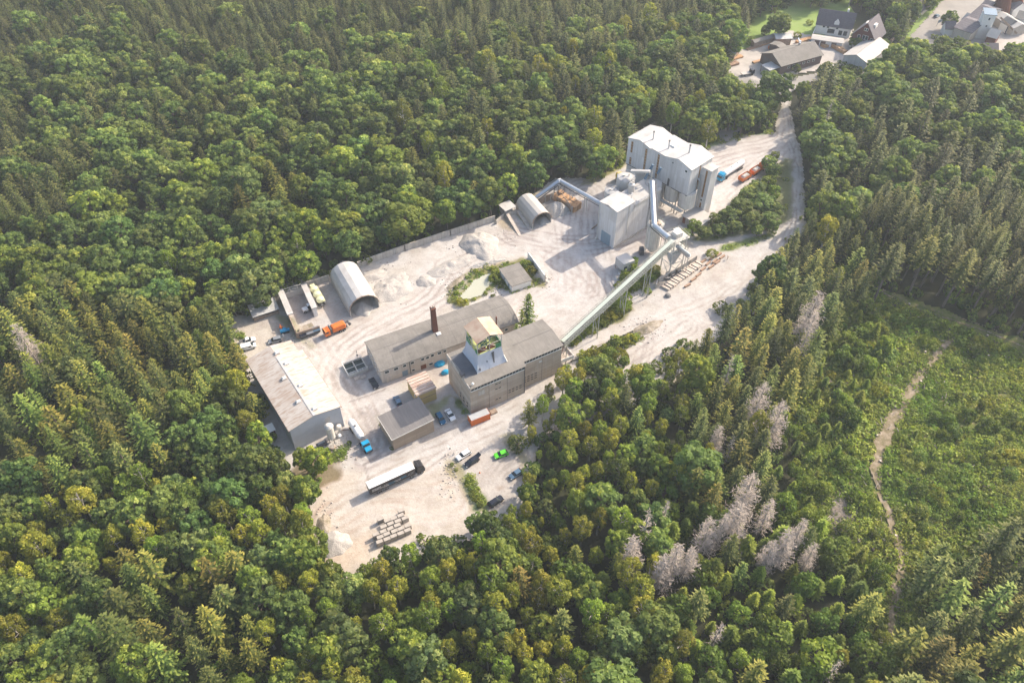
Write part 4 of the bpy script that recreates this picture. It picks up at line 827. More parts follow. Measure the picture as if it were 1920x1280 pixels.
# 8 arched storage halls
def arch_hall(name, label, O, r, W, Ln, wall_h, rise, mt, wallm):
    t = thing(name, label, 'arched hall', O, r)
    n_ = 9; out = [(W / 2 - W / 2 * math.cos(math.pi * i / (n_ - 1)), wall_h + rise * math.sin(math.pi * i / (n_ - 1))) for i in range(n_)]
    inn = [(W / 2 - (W / 2 - .22) * math.cos(math.pi * i / (n_ - 1)), wall_h + (rise - .22) * math.sin(math.pi * i / (n_ - 1))) for i in range(n_)]
    b = MB()
    for i in range(n_ - 1):
        q = [out[i], out[i + 1], inn[i + 1], inn[i]]
        b.hexa([(q[k][0], 0, q[k][1]) for k in range(4)], [(q[k][0], Ln, q[k][1]) for k in range(4)])
    b.build('arched_roof', mt, t)
    part(lambda b: (b.box(-.05, .35, 0.1, Ln, -.3, wall_h), b.box(W - .35, W + .05, .1, Ln, -.3, wall_h)), 'side_wall', wallm, t)
    part(lambda b: b.xz([(.2, -.3), (W - .2, -.3)] + [(x, z) for x, z in inn[::-1]], Ln - .3, Ln - .05), 'back_wall', wallm, t)
    part(lambda b: [b.bar((out[i][0], -.02, out[i][1]), (out[i + 1][0], -.02, out[i + 1][1]), .3) for i in range(n_ - 1)], 'arch_rim', M['woodgrey'], t)
    return t
arch_hall('arched_hall', 'larger white arched storage hall open toward the yard, by the mixer bay', (-53.6, 189.9), rad(28), 10.2, 19.5, 2.6, 4.6, M['whitemetal'], M['conc'])
arch_hall('arched_hall', 'smaller white arched storage hall with stone heap beside the grey gravel bay', (7.7, 237.3), rad(27), 8.0, 13.5, 2.3, 3.6, M['dustroof'], M['conc'])
# 9 walled storage bay
BO = (-69.4, 180.0, 0); BR = rad(26)
t = thing('storage_bay', 'roofless timber and concrete storage bay with white capped walls', 'storage bay', BO, BR)
part(lambda b: (b.box(-.3, 0, 0, 20.5, -.2, 4.0),), 'left_wall', M['woodgrey'], t)
part(lambda b: b.box(0, 7.6, -.2, .05, -.2, 2.6), 'front_wall', M['woodgrey'], t)
part(lambda b: (b.box(0, 9.5, 20.3, 20.6, -.2, 2.4), [b.bar((x, 20.2, 2.4), (x, 20.2, 4.4), .14) for x in (1, 3.5, 6, 8.5)], b.bar((0, 20.2, 4.4), (7.5, 20.2, 4.4), .14), b.bar((0, 20.2, 3.4), (7.5, 20.2, 3.4), .1)), 'back_frame', M['lsteel'], t)
part(lambda b: (b.box(-.6, 1.4, 7.5, 20.8, 4.0, 4.35), b.box(-.3, .0, 7.5, 20.5, 3.6, 4.02)), 'wall_canopy', M['whitemetal'], t)
part(lambda b: (b.box(7.4, 9.3, 7.2, 20.4, 3.7, 4.05),), 'wall_canopy', M['whitemetal'], t)
part(lambda b: (b.box(7.7, 9.0, 7.4, 20.0, -.2, 3.7),), 'inner_wall', M['whitewash'], t)
t = tag(part(lambda b: b.xy([(0, 0), (5.5, .2), (5.2, 3.8), (1, 3.2)], 0, .8), 'stone_heap', M['brushsoil'], None), 'brown rubble heap inside the front of the storage bay', 'heap', None, (-69.0, 181.0, 0), BR)
# back boundary walls
def wall_thing(name, label, pts, h, th=.35, mt='conc', posts=0):
    t = thing(name, label, 'wall', (*pts[0], 0)); o_ = Vector((pts[0][0], pts[0][1], 0))
    loc_ = [Vector((x, y, 0)) - o_ for x, y in pts]
    def f(b):
        for a_, c_ in zip(loc_, loc_[1:]):
            n_ = Vector((-(c_ - a_).y, (c_ - a_).x, 0)).normalized() * th
            b.hexa([a_ + Vector((0, 0, -.3)), c_ + Vector((0, 0, -.3)), c_ + n_ + Vector((0, 0, -.3)), a_ + n_ + Vector((0, 0, -.3))], [a_ + Vector((0, 0, h)), c_ + Vector((0, 0, h)), c_ + n_ + Vector((0, 0, h)), a_ + n_ + Vector((0, 0, h))])
    part(f, 'panel', M[mt], t)
    def g(b):
        for a_, c_ in zip(loc_, loc_[1:]):
            L_ = (c_ - a_).length; n_ = max(1, int(L_ / 3.2))
            for i in range(n_ + 1): q = a_ + (c_ - a_) * i / n_; b.box(q.x - .14, q.x + .14, q.y - .22, q.y + .1, -.3, h + .12)
    part(g, 'posts', M['conc'], t); return t
wall_thing('boundary_wall', 'long low concrete wall along the back edge of the stone yard', PL('0', [(672, 502), (760, 470), (845, 442), (928, 415)]), 2.6)
wall_thing('boundary_wall', 'concrete wall closing the bay behind the pale green mixer', PL('A', [(640, 345), (845, 280)]), 2.4)
wall_thing('boundary_wall', 'short concrete wall end beside the weedy ramp', PL('F', [(250, 590), (330, 520), (460, 495)]), 1.6)
wall_thing('bay_wall', 'tall plank wall enclosing the grey gravel heap by the smaller arched hall', PL('F', [(640, 420), (700, 390), (830, 345), (945, 495)]), 3.0, .3, 'woodgrey')
wall_thing('retaining_wall', 'long dusty retaining wall behind the row of stone slabs', PL('L', [(400, 1125), (430, 1050), (700, 890), (1000, 700)]), 2.0, .4, 'conc')
wall_thing('splash_wall', 'freestanding white wall with dark end beside the pump house', PL('F', [(700, 1120), (545, 905)]), 3.0, .35, 'whitewash')
wall_thing('low_wall', 'low grey wall of the upper road right of the mine building', PL('O', [(150, 1175), (260, 1140), (480, 1010), (720, 900)]), 1.0, .3, 'conc')
# 10 low long shed at the wood's edge
O_, r_, L_, W_ = rect(P('A', 245, 610), P('A', 445, 545), P('A', 212, 545))
t = thing('lean_shed', 'low open shed with grey-green roof at the edge of the wood', 'shed', O_, r_)
part(lambda b: (b.box(0, L_, W_ + .6, W_ + .9, -.2, 2.6), b.box(0, .2, 0, W_ + .9, -.2, 2.2), b.box(L_ - .2, L_, 0, W_ + .9, -.2, 2.2), b.box(0, L_, .1, .25, -.2, 1.3)), 'wall', M['woodgrey'], t)
part(lambda b: slabpoly(b, [(-.3, -.4, 2.2), (L_ + .3, -.4, 2.2), (L_ + .3, W_ + 1.2, 2.8), (-.3, W_ + 1.2, 2.8)], .12), 'roof', M['controof'], t)
# skips
def skip(loc_, r, label, lid):
    t = thing('waste_skip', label, 'skip', loc_, r, None)
    part(lambda b: b.hexa([(-.9, -.65, .15), (.9, -.65, .15), (.9, .65, .15), (-.9, .65, .15)], [(-1.1, -1.0, 1.5), (1.1, -1.0, 1.5), (1.1, 1.0, 1.5), (-1.1, 1.0, 1.5)]), 'bin', M['dsteel'], t)
    part(lambda b: slabpoly(b, [(-1.1, -1.05, 1.52), (1.1, -1.05, 1.52), (1.1, 1.05, 1.75), (-1.1, 1.05, 1.75)], .06), 'lid', M[lid], t)
skip(P('A', 635, 735), BR, 'dark low skip, leftmost against the storage bay front', 'carblack')
skip(P('A', 690, 715), BR, 'dark skip with silver rim, middle of three before the storage bay', 'silver')
skip(P('A', 742, 695), BR, 'dark skip nearest the orange truck, rightmost of three', 'carblue')
# 11 settling basin
O_, r_, L_, W_ = rect(P('C', 70, 730), P('C', 250, 660), P('C', 25, 615))
t = thing('settling_basin', 'twin concrete settling basin with dark water and white railings', 'basin', O_, r_)
part(lambda b: (b.box(0, L_, 0, .25, -.2, 1.0), b.box(0, L_, W_ - .25, W_, -.2, 1.0), b.box(0, .25, .25, W_ - .25, -.2, 1.0), b.box(L_ - .25, L_, .25, W_ - .25, -.2, 1.0), b.box(L_ / 2 - .12, L_ / 2 + .12, .25, W_ - .25, -.2, 1.05), b.box(.25, L_ - .25, W_ / 2 - .08, W_ / 2 + .08, .9, 1.05)), 'basin_wall', M['lsteel'], t)
part(lambda b: b.box(.2, L_ - .2, .2, W_ - .2, .1, .3), 'water', M['darkwater'], t)
part(lambda b: (rail(b, [(0, .1), (L_, .1)], 1.0, .9), rail(b, [(0, W_), (L_, W_)], 1.0, .9), rail(b, [(0, 0), (0, W_)], 1.0, .9)), 'railing', M['white'], t)
p = P('C', 155, 560); t = tag(part(lambda b: (b.cyl((0, 0, 0), (0, 0, 4.2), .07, n_=6), b.box(-.3, .3, -.1, .1, 1.8, 2.2)), 'thin_pole', M['dsteel'], None), 'thin dark pole behind the settling basin', 'pole', None, p)
for i, (a_, c_, lb) in enumerate(((150, 735, 'dusty slab pallet before the basin railings, left one'), (200, 725, 'dusty slab pallet before the basin railings, right one'))):
    t = tag(part(lambda b: [b.box(-1.0, 1.0, -.6 + q * .42, -.28 + q * .42, .1, .35) for q in range(3)], 'pallet', M['slab'], None), lb, 'pallet', None, P('C', a_, c_), r_)
# 12 office shed with dark roof, annex with rust streaked roof, orange container
O_, r_ = (-33.6, 135.6, 0), rad(31.2)
t = thing('workshop', 'flat dark-roofed workshop with tan block walls beside the main road', 'workshop', O_, r_)
part(lambda b: b.hexa([(0, 0, -.3), (12.9, 0, -.3), (12.9, 9.3, -.3), (0, 9.3, -.3)], [(0, 0, 4.9), (12.9, 0, 5.5), (12.9, 9.3, 5.5), (0, 9.3, 4.9)]), 'wall', M['shedwall'], t)
rf = part(lambda b: slabpoly(b, [(-.3, -.3, 4.93), (13.2, -.3, 5.55), (13.2, 9.6, 5.55), (-.3, 9.6, 4.93)], .2), 'roof', M['darkroof'], t)
part(lambda b: (b.bar((-.3, -.3, 5.08), (13.2, -.3, 5.7), .14, .2), b.bar((-.3, -.3, 5.08), (-.3, 9.6, 5.08), .14, .2)), 'fascia', M['lsteel'], rf)
part(lambda b: b.box(.5, 2.0, 9.3, 9.36, 0, 2.4), 'door', M['dsteel'], t); win(t, 'x+', 4.5, 3.0, 1.6, .9, 12.9)
O_, r_, L_, W_ = rect(P('C', 700, 890, 5.2), P('C', 870, 820, 5.2), P('C', 610, 735, 5.2))
t = thing('annex_building', 'ochre annex with corrugated roof striped by rust between workshop and factory', 'outbuilding', O_, r_)
part(lambda b: b.box(0, L_, 0, W_, -.3, 5.0), 'wall', M['yellowwall'], t)
part(lambda b: (b.box(-.01, L_ + .01, -.05, 0, 2.7, 2.95),), 'wall_band', M['woodgrey'], t)
rf = part(lambda b: b.box(-.25, L_ + .25, -.25, W_ + .25, 5.0, 5.16), 'roof', M['annexroof'], t)
part(lambda b: [b.box(-.25, L_ + .25, y, y + .22, 5.16, 5.34) for y in np.arange(0, W_, 1.15)], 'roof_ribs', M['pinkroof'], rf)
part(lambda b: (b.cyl((-.4, 1.0, 0), (-.4, 1.0, 4.8), .12), b.box(-1.0, -.1, 0, 1.4, 0, 1.6)), 'pipework', M['white'], t)
t = thing('shipping_container', 'orange ribbed container with grey roof at the mine building corner', 'container', (-11.8, 144.0, 0), rad(27.4))
part(lambda b: b.box(0, 6.06, 0, 2.44, .1, 2.6), 'body', M['orangerib'], t)
part(lambda b: b.box(.05, 6.0, .05, 2.39, 2.6, 2.68), 'roof', M['controof'], t)
part(lambda b: (b.box(6.06, 6.12, .1, 1.2, .2, 2.5), b.box(6.06, 6.12, 1.25, 2.35, .2, 2.5)), 'door', M['rustiron'], t)
part(lambda b: [b.bar((x, y, 0), (x, y, 2.66), .16) for x in (0.02, 6.04) for y in (.02, 2.42)], 'corner_post', M['orange'], t)
t = tag(part(lambda b: (b.box(-1.1, 1.1, -.9, .9, -.1, .5), b.box(-.9, .9, -.7, .7, .5, .6)), 'cellar_hatch', M['woodgrey'], None), 'square dark cellar hatch right of the orange container', 'hatch', None, P('C', 1400, 1045), HR)
for a_, c_, s_, lb in ((908, 605, 1.15, 'bright blue tarpaulin heap by the factory wall'), (962, 683, .9, 'bright blue tarpaulin heap against the mine building')):
    b = MB(); b.lathe((0, 0, 0), [(1.3 * s_, 0), (1.2 * s_, .6), (.7 * s_, 1.1), (.1, 1.2)], 9); o = b.build('tarpaulin', M['brightblue']); tag(o, lb, 'tarpaulin', None, P('C', a_, c_), .4); o.scale = (1.25, .85, 1)
# 13 pump house
O_ = (0.0, 202.1, 0); r_ = rad(26)
t = thing('pump_house', 'small flat-roofed pump house beside the milky pond', 'pump house', O_, r_)
part(lambda b: b.box(0, 7.4, 0, 9.8, -.3, 2.75), 'wall', M['whitewash'], t)
rf = part(lambda b: b.box(-.25, 7.6, -.25, 10.0, 2.75, 2.95), 'roof', M['greyroof'], t)
part(lambda b: [b.bar((.0, y, 2.97), (7.5, y, 2.97), .08, .04) for y in (3.3, 6.6)], 'roof_seams', M['darkroof'], rf)
part(lambda b: b.box(-.06, 0, 2, 3, 0, 2.0), 'door', M['greyblue'], t); win(t, 'x-', 6, 1.8, 1.2, .6, 0)
# 14 ramp and hut behind, timber crates
O_, r_, L_, W_ = rect(P('F', 335, 470, 3), P('F', 425, 430, 3), P('F', 290, 415, 3))
t = thing('loading_hut', 'small white-roofed hut on posts above the weedy ramp', 'hut', O_, r_)
part(lambda b: slabpoly(b, [(-.3, -.3, 3.0), (L_ + .3, -.3, 3.0), (L_ + .3, W_ + .3, 3.3), (-.3, W_ + .3, 3.3)], .12), 'roof', M['whitemetal'], t)
part(lambda b: (b.box(0, L_, W_ - .2, W_, -.2, 3.1), b.box(.2, L_ - .8, .6, W_ - .4, 0, 1.8)), 'wall', M['conc'], t)
for x, y in ((.1, .1), (L_ - .1, .1), (.1, W_ - .3), (L_ - .1, W_ - .3)): part(lambda b: b.bar((x, y, -.2), (x, y, 3.0), .14), 'post', M['lsteel'], t)
for k_, (a_, c_, a2, c2) in enumerate(((350, 520, 470, 700), (450, 490, 570, 650))):
    A1, A2 = P('F', a_, c_), P('F', a2, c2); L1 = math.dist(A1[:2], A2[:2]); ang = math.atan2(A2[1] - A1[1], A2[0] - A1[0])
    t = tag(part(lambda b: b.xz([(0, -.3), (L1, -.3), (L1, .1), (0, 1.5)], -.6, .6), 'ramp_rail', M['slab'], None), ('left' if k_ == 0 else 'right') + ' dusty concrete runway of the weedy ramp', 'ramp', None, (*A1[:2], 0), ang)
O_, r_, L_, W_ = rect(P('F', 960, 490), P('F', 1035, 445), P('F', 880, 390))
t = thing('timber_stack', 'stack of brown wooden crates and boards beside the gravel bay', 'timber stack', O_, r_)
for i in range(5):
    for j in range(2):
        x0 = j * L_ / 2; y0 = i * 2.3; h_ = 2.6 + .5 * random.random()
        g = part(lambda b: b.box(x0 + .05, x0 + L_ / 2 - .1, y0, y0 + 2.1, 0, h_ - .15), 'crate', M['woodgrey'] if i % 2 else M['wood'], t)
        part(lambda b: [b.bar((x0 + .1 + random.random() * .3, y0 + q * .36, h_ - .05 + .1 * random.random()), (x0 + L_ / 2 - .2, y0 + q * .36 + random.uniform(-.4, .4), h_ + .1), .3, .07) for q in range(6)], 'board', M['wood'], g)
t = tag(part(lambda b: b.bar((0, 0, .25), (2.6, 3.0, .25), .35), 'timber_beam', M['woodgrey'], None), 'dark beam lying left of the blue roller door', 'beam', None, P('F', 1130, 640))
# 15 white box office and things under the conveyor
O_, r_, L_, W_ = rect(P('L', 75, 740, 2.8), P('L', 160, 680, 2.8), P('L', -40, 640, 2.8))
O_, r_, L_, W_ = rect(P('O', 598, 280, 4), P('O', 655, 305, 4), P('O', 690, 180, 4))
t = thing('raised_cabin', 'white boxy cabin on dark posts beside the green conveyor', 'cabin', P('O', 640, 345), rad(30))
part(lambda b: b.box(-1.6, 3.2, -1.2, 3.6, 1.6, 5.0), 'body', M['whitemetal'], t, bevel=.05)
for x, y in ((-1.4, -1.0), (3.0, -1.0), (3.0, 3.4), (-1.4, 3.4)): part(lambda b: b.bar((x, y, -.2), (x, y, 1.65), .2), 'post', M['dsteel'], t)
part(lambda b: b.box(-1.2, 0, -1.26, -1.2, 2.4, 3.6), 'window', M['glass'], t)
for (a_, c_, lb) in ((615, 360, 'small white crate below the raised cabin'), (585, 400, 'pale pinkish crate nearer the yard below the raised cabin')):
    t = thing('small_crate', lb, 'crate', P('O', a_, c_), .5); part(lambda b: b.box(-.9, .9, -.6, .6, 0, .8), 'box', M['white'], t); part(lambda b: b.box(-.95, .95, -.65, .65, .8, .9), 'lid', M['slab'], t)
# slabs and beams
sl0, sl1 = np.array(PL('L', [(548, 1130), (1040, 770)])); n_ = 17
for i in range(n_):
    f = i / (n_ - 1); c_ = sl0 * (1 - f) + sl1 * f; c_ = c_ + RNG.normal(0, .08, 2)
    o = part(lambda b: b.box(-.42, .42, -1.55, 1.55, .0, .75 + .2 * (i % 3)), 'stone_slab', M['slab'], None, bevel=.05)
    nthw = ['first', 'second', 'third', 'fourth', 'fifth', 'sixth', 'seventh', 'eighth', 'ninth', 'tenth', 'eleventh', 'twelfth', 'thirteenth', 'fourteenth', 'fifteenth', 'sixteenth', 'seventeenth'][i]
    tag(o, nthw + ' upright dusty slab from the left in the row by the retaining wall', 'stone slab', 'stone slabs lined up by the retaining wall', (c_[0], c_[1], 0), rad(48) + RNG.normal(0, .03))
for i, (a_, c_, lb) in enumerate(((870, 1090, 'lowest'), (960, 1000, 'second lowest'), (1035, 930, 'third lowest'), (1105, 845, 'fourth lowest'), (1180, 760, 'middle slanting'), (1110, 725, 'leftmost of the upper'), (1235, 680, 'left of the topmost two'), (1340, 630, 'topmost'), (1280, 725, 'central upper'), (1390, 665, 'rightmost'), (1225, 810, 'outer lower'), (1320, 740, 'outer right'))):
    o = part(lambda b: b.box(-1.35, 1.35, -.35, .35, 0, .7), 'timber_bundle', M['log'], None, bevel=.04)
    tag(o, lb + ' pinkish beam bundle lying right of the slab row', 'beam bundle', 'beam bundles beside the slab row', P('L', a_, c_), rad(42) + RNG.normal(0, .06))
b = MB(); b.lathe((0, 0, 0), [(1.0, -.1), (1.1, .5), (.7, .95), (.1, 1.05)], 7); tag(b.build('boulder', M['rock']), 'grey boulder below the left end of the slab row', 'boulder', None, P('L', 580, 1240), .3)
t = tag(part(lambda b: (b.cyl((0, 0, 0), (0, 0, 1.5), .08), b.box(-.1, .1, -.4, .4, 1.0, 1.5)), 'marker_post', M['woodgrey'], None), 'small post at the far end of the beam bundles', 'post', None, P('L', 1470, 690))
# concrete blocks in the lower yard
b0 = np.array(P('E', 595, 985)[:2]); ux = np.array([math.cos(rad(26)), math.sin(rad(26))]); uy = np.array([-ux[1], ux[0]]); k_ = 0
ordn = ['first', 'second', 'third', 'fourth', 'fifth', 'sixth']
for j in range(6):
    for i in range(5 if j < 2 else 4):
        st = 1 if j >= 3 else 0
        c_ = b0 + ux * (.8 + (i + st) * 1.92 + (.6 if j % 2 else 0)) + uy * (.5 + j * 1.26) + RNG.normal(0, .05, 2)
        if (j == 5 and i in (1, 2)) or (j == 4 and i == 0): continue
        o = part(lambda b: (b.box(-.86, .86, -.49, .49, .0, 1.75)), 'concrete_block', M['blocktop'], None, bevel=.03)
        tag(o, '%s stacked block from left, %s row of the concrete block grid from front' % (ordn[i], ordn[j]), 'concrete block', 'concrete blocks set in rows on the lower yard', (c_[0], c_[1], 0), rad(26) + RNG.normal(0, .02))
# heaps
def heap(name, label, c_, rx, ry, h, rot, material, seed, cat='heap', rid=.35, ns=2.5, z0=-.15):
    n_r, n_a = 22, 56; V_ = []; F_ = []
    rr = np.linspace(0, 1, n_r)
    for r in rr:
        for a_ in np.arange(n_a) * 2 * math.pi / n_a:
            x, y = r * rx * math.cos(a_), r * ry * math.sin(a_); wob = 1 + .07 * math.sin(3 * a_ + seed) + .06 * math.sin(7 * a_ + seed * 2)
            x *= wob; y *= wob; base = (1 - r) * (1 + .55 * r) if r < 1 else 0
            nz = float(vnoise(np.array([x + seed * 17]), np.array([y + seed * 31]), ns, 4)[0]) - .5
            V_.append((x, y, h * base * (1 + rid * 1.6 * nz) + nz * rid * h * .45 * min(1, 4 * (1 - r)) * (r > .02) + z0 * (r > .97)))
    for j in range(n_r - 1):
        for i in range(n_a): F_.append((j * n_a + i, j * n_a + (i + 1) % n_a, (j + 1) * n_a + (i + 1) % n_a, (j + 1) * n_a + i))
    me = npmesh(name, V_, F_, material); o = bpy.data.objects.new(name, me); C.objects.link(o)
    return tag(o, label, cat, None, (c_[0], c_[1], 0), rot)
heap('gravel_heap', 'small cone of white gravel at the lower left yard corner', P('E', 275, 955), 4.2, 3.9, 1.5, 0, M['gravelw'], 1, rid=.15)
heap('rubble_heap', 'brown rubble bank left of the white gravel cone', P('E', 190, 810), 2.0, 3.2, .9, .2, M['brushsoil'], 5)
heap('gravel_heap', 'grey fine gravel heap filling the plank-walled bay', P('F', 800, 470), 5.2, 4.4, 3.8, .4, M['gravelg'], 2, rid=.2)
heap('gravel_heap', 'grey gravel heap inside the smaller arched hall', P('F', 680, 560), 2.6, 3.4, 1.8, .4, M['gravelg'], 3, rid=.15)
heap('gravel_heap', 'grey gravel heap inside the larger arched hall', P('A', 1100, 490), 4.0, 5.0, 2.3, .45, M['gravelg'], 6, rid=.12)
heap('stone_heap', 'tall pale limestone heap with a grey flank by the back wall', P('N', 770, 130), 7.0, 8.5, 2.9, .5, M['gravelw'], 7, rid=.3)
heap('stone_heap', 'long ridged limestone bank curving above the pond', P('N', 460, 360), 12.5, 3.2, 1.3, .62, M['gravelw'], 8, rid=.45, ns=1.8)
heap('stone_heap', 'white powdery limestone mound at the lower end of the curving bank', P('N', 120, 560), 3.6, 3.2, 1.3, 0, M['gravelw'], 9, rid=.2)
heap('stone_heap', 'churned limestone heap against the larger arched hall', P('A', 1330, 360), 8.0, 6.0, 1.6, .6, M['gravelw'], 10, rid=.5, ns=2)
heap('stone_heap', 'low limestone spoil at the foot of the back wall', P('A', 1180, 250), 6.0, 2.6, 1.3, .5, M['gravelw'], 11, rid=.4, ns=2)
heap('stone_heap', 'small flat limestone heap before the churned heap', P('A', 1380, 280), 5.0, 3.6, 1.0, .8, M['gravelw'], 12, rid=.4, ns=2)
heap('spoil_bank', 'stony bank dividing the upper and lower roads', P('O', 850, 860), 6.5, 2.2, .9, .5, M['brushsoil'], 13, rid=.4, ns=1.5)
heap('spoil_bank', 'stony bank beyond the pond rim', P('N', 500, 560), 6.0, 1.4, .8, .9, M['brushsoil'], 14, rid=.4, ns=1.5)
heap('spoil_bank', 'broken stone bank north of the pond', P('N', 860, 340), 7.0, 1.2, .8, .35, M['gravelg'], 15, rid=.5, ns=1.2)
# raised loading platform right of the mine building
t = thing('loading_platform', 'white concrete platform on stilts at the right end of the mine building', 'platform', (HO[0] + 32.3 * math.cos(HR) - 3.0 * math.sin(HR), HO[1] + 32.3 * math.sin(HR) + 3.0 * math.cos(HR), 0), HR)
part(lambda b: b.box(0, 5.2, 0, 5.6, 2.6, 2.9), 'deck', M['slab'], t)
part(lambda b: (b.box(0, 5.2, -.15, 0, 2.3, 3.8), b.box(5.2, 5.35, -.15, 5.6, 2.3, 3.6)), 'parapet', M['whitewash'], t)
for x, y in ((.3, .1), (2.6, .1), (5.0, .1), (5.0, 5.3)): part(lambda b: b.bar((x, y, -.2), (x, y, 2.6), .22), 'stilt', M['lsteel'], t)
part(lambda b: b.bar((.6, 1.2, 3), (3.6, 3.6, 4.6), .5, .3), 'chute', M['rustiron'], t)
# post-and-rail fence by the weedy island
t = thing('rail_fence', 'low dark guard rail along the upper road above the weedy strip', 'fence', (*P('O', 260, 1095)[:2], 0))
fp = [Vector(P('O', a_, c_)) - Vector(P('O', 260, 1095)) for a_, c_ in ((260, 1095), (420, 1030), (560, 965), (700, 910))]
part(lambda b: [b.bar(a_ + Vector((0, 0, .8)), c_ + Vector((0, 0, .8)), .12, .25) for a_, c_ in zip(fp, fp[1:])], 'rail', M['woodgrey'], t)
part(lambda b: [b.bar(a_ + (c_ - a_) * q - Vector((0, 0, .2)), a_ + (c_ - a_) * q + Vector((0, 0, .9)), .14) for a_, c_ in zip(fp, fp[1:]) for q in (0, .33, .66, .99)], 'posts', M['woodgrey'], t)
for a_, c_, lb in ((1100, 300, 'white roadside post at the car park entrance, left one'), (1165, 288, 'white roadside post at the car park entrance, right one')):
    t = thing('bollard', lb, 'bollard', P('E', a_, c_)); part(lambda b: b.cyl((0, 0, -.1), (0, 0, 1.1), .12, n_=8), 'post', M['dsteel'], t); part(lambda b: b.cyl((0, 0, .7), (0, 0, 1.0), .135, n_=8), 'band', M['white'], t)
t = tag(part(lambda b: (b.lathe((0, 0, 0), [(.3, 0), (.22, .05), (.05, .6)], 8),), 'traffic_cone', M['orange'], None), 'small orange marker lying in the car park', 'cone', None, P('E', 1358, 425))

# ------------------------------------------------------------------ vehicles
def wheels(t, xs, y, r=.33, w_=.24, dual=False):
    for x in xs:
        for s_ in (-1, 1):
            g = part(lambda b: b.cyl((x, s_ * y - w_ / 2, r), (x, s_ * y + w_ / 2, r), r, n_=14), 'wheel', M['rubber'], t)
            if r > .45: part(lambda b: b.cyl((x, s_ * (y + w_ / 2) - .01 * s_, r), (x, s_ * (y + w_ / 2 + .02), r), r * .5, n_=8), 'rim', M['silver'], g)
def taper(b, x0, x1, y, z0, X0, X1, Y, z1): b.hexa([(x0, -y, z0), (x1, -y, z0), (x1, y, z0), (x0, y, z0)], [(X0, -Y, z1), (X1, -Y, z1), (X1, Y, z1), (X0, Y, z1)])
def car(label, loc_, heading, paint, kind='hatch', cat='car', name='parked_car', tail=False):
    t = thing(name, label, cat, (loc_[0], loc_[1], .02), rad(heading))
    L_ = {'hatch': 4.2, 'estate': 4.7, 'suv': 4.5, 'van': 4.8, 'pickup': 5.2, 'saloon': 4.6}[kind]; h = L_ / 2; W = .9
    if kind == 'van':
        part(lambda b: b.xz([(-h, .35), (h - .1, .35), (h, .95), (h - .7, 1.15), (h - 1.5, 1.85), (-h + .1, 1.9)], -W, W), 'body', M[paint], t, bevel=.08)
        part(lambda b: b.hexa([(h - .72, -.8, 1.19), (h - .68, -.8, 1.19), (h - .68, .8, 1.19), (h - .72, .8, 1.19)], [(h - 1.45, -.7, 1.84), (h - 1.40, -.7, 1.86), (h - 1.40, .7, 1.86), (h - 1.45, .7, 1.84)]), 'windscreen', M['glass'], t)
        part(lambda b: b.box(h - 2.3, h - 1.5, -W - .02, W + .02, 1.15, 1.6), 'side_window', M['glass'], t)
    else:
        lo = [(-h, .3), (h, .3), (h, .62), (h - .25, .78), (h - 1.25, .92), (-h + .25, .95), (-h, .75)]
        part(lambda b: b.xz(lo, -W, W), 'body', M[paint], t, bevel=.09)
        c0, c1, top, zt = {'hatch': (-h + .15, h - 1.15, (-h + .65, h - 1.9), 1.42), 'estate': (-h + .1, h - 1.25, (-h + .5, h - 2.0), 1.44), 'suv': (-h + .1, h - 1.15, (-h + .45, h - 1.8), 1.62),
                           'pickup': (-.7, h - 1.3, (-.45, h - 2.0), 1.68), 'saloon': (-h + .75, h - 1.2, (-h + 1.4, h - 2.05), 1.40)}[kind]
        part(lambda b: taper(b, c0, c1, W - .06, .9, top[0], top[1], W - .2, zt - .06), 'windows', M['glass'], t)
        part(lambda b: taper(b, top[0] - .04, top[1] + .04, W - .19, zt - .06, top[0] + .06, top[1] - .1, W - .24, zt), 'roof_panel', M[paint], t)
        part(lambda b: [b.bar((c0 + .02, s_ * (W - .05), .92), (top[0], s_ * (W - .19), zt - .04), .09) or b.bar((c1 - .02, s_ * (W - .05), .92), (top[1], s_ * (W - .19), zt - .04), .07) or b.bar(((c0 + c1) / 2, s_ * (W - .04), .92), ((c0 + c1) / 2, s_ * (W - .18), zt - .04), .08) for s_ in (-1, 1)], 'pillars', M[paint], t)
        if kind == 'pickup': part(lambda b: b.box(-h + .1, -.8, -.75, .75, .92, .99), 'load_bed', M['dsteel'], t)
        if tail: part(lambda b: b.hexa([(-h + .3, -.7, 1.5), (-h + .4, -.7, 1.5), (-h + .4, .7, 1.5), (-h + .3, .7, 1.5)], [(-h - .7, -.65, 2.0), (-h - .6, -.65, 2.05), (-h - .6, .65, 2.05), (-h - .7, .65, 2.0)]), 'tailgate', M[paint], t)
    for s_ in (-1, 1):
        part(lambda b: b.box(h - .12, h + .02, s_ * .68 - .17, s_ * .68 + .17, .58, .74), 'headlight', M['lamp'], t)
        part(lambda b: b.box(-h - .02, -h + .1, s_ * .7 - .14, s_ * .7 + .14, .62, .82), 'taillight', M['redlamp'], t)
        part(lambda b: b.box(h - 1.5, h - 1.3, s_ * (W + .1) - .08, s_ * (W + .1) + .08, .92, 1.05), 'mirror', M[paint], t)
    wheels(t, (-h + .85, h - .9), W - .1); return t
car('white pickup parked beside the white van at the wood edge', (-85.3, 178.4), 22, 'white', 'pickup', 'pickup', 'pickup_truck')
car('white panel van parked below the white pickup at the wood edge', (-84.3, 175.6), 22, 'white', 'van', 'van', 'panel_van')
car('silver car with dark roof glass parked alone behind the warehouse', (-76.4, 178.6), 200, 'silver', 'suv', tail=True)
car('black car parked by the settling basin', (-42.3, 160.3), -59, 'carblack', 'saloon')
car('steel blue car in the shade behind the workshop', (-34.3, 153.3), 116, 'carblue', 'hatch')
